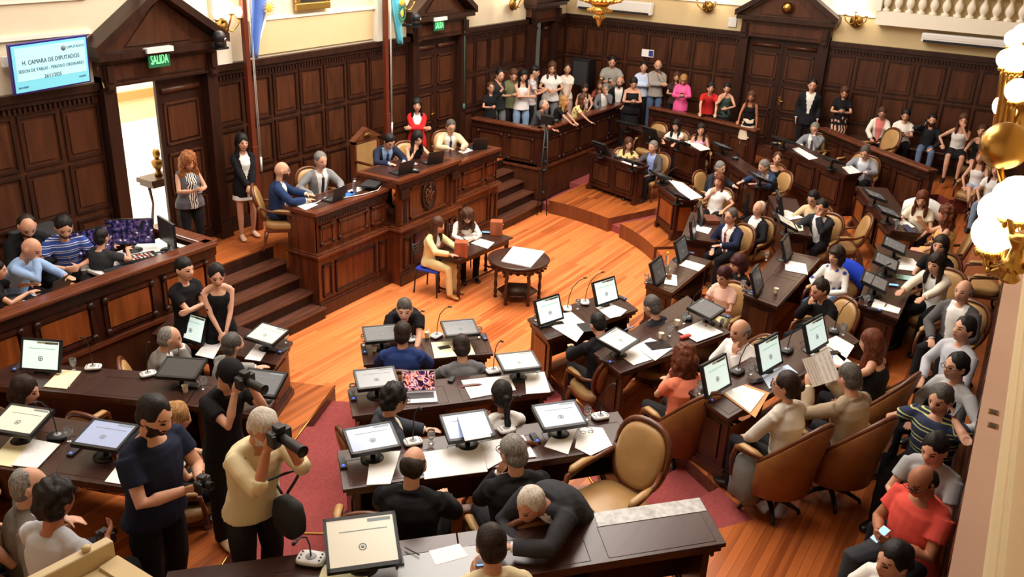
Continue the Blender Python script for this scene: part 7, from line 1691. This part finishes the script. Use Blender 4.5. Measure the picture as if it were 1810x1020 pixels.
# ---------------------------------------------------------------- chandelier
q = atX(1060, 18, 12.6); t = thing('chandelier', 'gilt crystal chandelier tip hanging at the top edge', 'chandelier', q)
s_ = (q-Vector((0, 0, HC))).length/FPX
m = MB().use(GILT)
for r, z in ((36, 22), (30, 12), (22, 0), (20, -4), (10, -10), (9, -16), (3, -26)): pass
m.lathe([(.0, -28*s_), (3*s_, -24*s_), (5*s_, -18*s_), (9*s_, -12*s_), (9*s_, -9*s_), (7*s_, -6*s_), (18*s_, -2*s_), (20*s_, 2*s_), (12*s_, 5*s_), (16*s_, 9*s_), (32*s_, 14*s_), (34*s_, 19*s_), (20*s_, 24*s_), (10*s_, 60*s_)], seg=28)
for r, z, n_ in ((20, 0, 20), (34, 16, 30), (9, -11, 12)):
    for k in range(n_): m.ball((math.cos(2*PI*k/n_)*r*s_, math.sin(2*PI*k/n_)*r*s_, z*s_), 2.2*s_, 6, 5)
m.build('gilt_body', parent=t)
MB().use(BRASS).tube([(0, 0, 50*s_), (0, 0, 8.55-q.z)], .02, 8).build('suspension_rod', parent=t)
for k in range(12):
    a = 2*PI*k/12; c0 = Vector((math.cos(a)*48*s_, math.sin(a)*48*s_, 26*s_))
    ar = MB().use(GILT).tube([Vector((math.cos(a)*16*s_, math.sin(a)*16*s_, 22*s_)), c0*.7+Vector((0, 0, -2*s_)), c0], 2*s_, 6).build('arm', parent=t)
    MB().use(BULB).ball(c0+Vector((0, 0, 8*s_)), (5*s_, 5*s_, 8*s_), 10, 8).build('bulb', parent=ar)
point('chandelier_light', q+Vector((0, 0, 60*s_)), 120, (1, .9, .72), .03)
# ---------------------------------------------------------------- big globe lamps on brass arms near the camera
GLOBE = mat('glowing opal globe', (255, 236, 196), .3, emit=6.)
def lamp(label, D, foot, globes, ball=None, power=30):
    base = atD(foot[0], foot[1], D); t = thing('globe_lamp', label, 'lamp', base)
    k = D/FPX
    col = MB().use(BRASS)
    body = [(12, -26), (16, -20), (10, -12), (15, -4), (20, 2), (12, 10), (9, 30), (16, 40), (18, 46), (9, 52)]
    col.lathe([(r*k, h*k) for r, h in body], seg=20)
    for j in range(10): a = 2*PI*j/10; col.ball((math.cos(a)*15*k, math.sin(a)*15*k, -2*k), (5*k, 5*k, 7*k), 7, 5)
    col.build('column', parent=t)
    for (gx, gy, r) in globes:
        g = atD(gx, gy, D+random.uniform(-.12, .12))-base; rr = r*k; cup = g-Vector((0, 0, rr*1.0))
        mid = Vector((cup.x*.75, cup.y*.75, min(cup.z, 0)-rr*.9))
        m = MB().use(BRASS).tube([Vector((0, 0, 5*k)), mid*.6, mid, Vector((cup.x, cup.y, cup.z-rr*.6)), cup], [7*k, 6*k, 6*k, 5*k, 5*k], 10)
        m.lathe([(rr*.2, -rr*.3), (rr*.5, -rr*.12), (rr*.62, 0), (rr*.5, rr*.12)], cup, 16)
        for j in range(9): a = 2*PI*j/9; m.ball(cup+Vector((math.cos(a)*rr*.55, math.sin(a)*rr*.55, -rr*.05)), (rr*.14, rr*.14, rr*.2), 6, 5)
        for s in (-1, 1): m.ball(mid+Vector((0, s*4*k, 6*k)), (9*k, 4*k, 5*k), 8, 6)
        ar = m.build('curved_arm', parent=t)
        MB().use(GLOBE).ball(g, rr, 24, 16).build('glass_globe', parent=ar)
    if ball:
        b = atD(ball[0], ball[1], D)-base; MB().use(BRASS).ball(b, ball[2]*k, 28, 18).build('brass_sphere', parent=t)
        MB().use(BRASS).tube([Vector((0, 0, 20*k)), b-Vector((0, 0, ball[2]*k*.9))], 5*k, 8).build('stem', parent=t)
    w_ = Vector((base.x, -.2, base.z)); 
    MB().use(DBRASS).tube([Vector((0, 0, 0)), Vector((0, (-.24-base.y)*.5, .02)), Vector((0, -.24-base.y, 0))], 6*k, 8).lathe([(22*k, 0), (20*k, .03), (8*k, .05)], Vector((0, -.24-base.y, 0)), 16, ax=(0, 1, 0)).build('wall_bracket', parent=t)
lamp('near brass bracket lamp with three glowing globes at right', 4.3, (1790, 470), [(1757, 411, 33), (1762, 370, 28), (1797, 352, 36)], (1776, 258, 36), 14)
lamp('farther brass bracket lamp with a cluster of glowing globes', 7.6, (1800, 232), [(1778, 187, 19), (1799, 160, 18), (1797, 104, 20), (1780, 104, 15), (1792, 68, 13), (1808, 58, 14)], None, 10)
# beige appliance top close to the camera at the lower left
BEI = mat('yellowed beige metal', (206, 186, 142), .5)
t = thing('wall_air_unit', 'yellowed beige air unit at the bottom left below the gallery', 'air conditioner', (0, 0, 0))
A_, B_, C_ = P(100, 1040, 3.1), P(206, 984, 3.1), P(326, 1058, 3.1)
v1 = (B_-A_); v2 = (C_-B_); 
MB().use(BEI).prism([(p_.x, p_.y) for p_ in (A_, B_, B_+v2*1.3, A_+v2*1.3-v1*.0)], 2.75, 3.1).build('housing', parent=t, bev=.02)
MB().use(BEI).prism([(p_.x, p_.y) for p_ in (A_-v1*.6-v2*.12, B_-v2*.12, B_, A_-v1*.6)], 2.9, 3.2).build('top_flange', parent=t, bev=.01)
MB().use(CREAM2).prism([(p_.x, p_.y) for p_ in (A_*.35+B_*.65+v2*.05, B_+v2*.02, B_+v2*1.2, A_*.35+B_*.65+v2*1.2)], 3.1, 3.115).build('cover_plate', parent=t)
MB().use(mat('dark grille', (120, 110, 90), .6)).prism([(p_.x, p_.y) for p_ in (A_+v2*.2, A_*.4+B_*.6+v2*.2, A_*.4+B_*.6+v2*1.1, A_+v2*1.1)], 3.1, 3.105).build('grille', parent=t)
MB().use(BEI).lathe([(.02, 0), (.025, .02), (.01, .03)], (A_*.4+B_*.6)-v2*.06+Vector((0, 0, .1)), 10).build('knob', parent=t)
MB().use(DBRASS).tube([(A_+v2)*.5+B_*.5-Vector((0, 0, .2)), Vector(((A_.x+B_.x)/2, A_.y, 1.2))], .03, 8).build('support_post', parent=t)
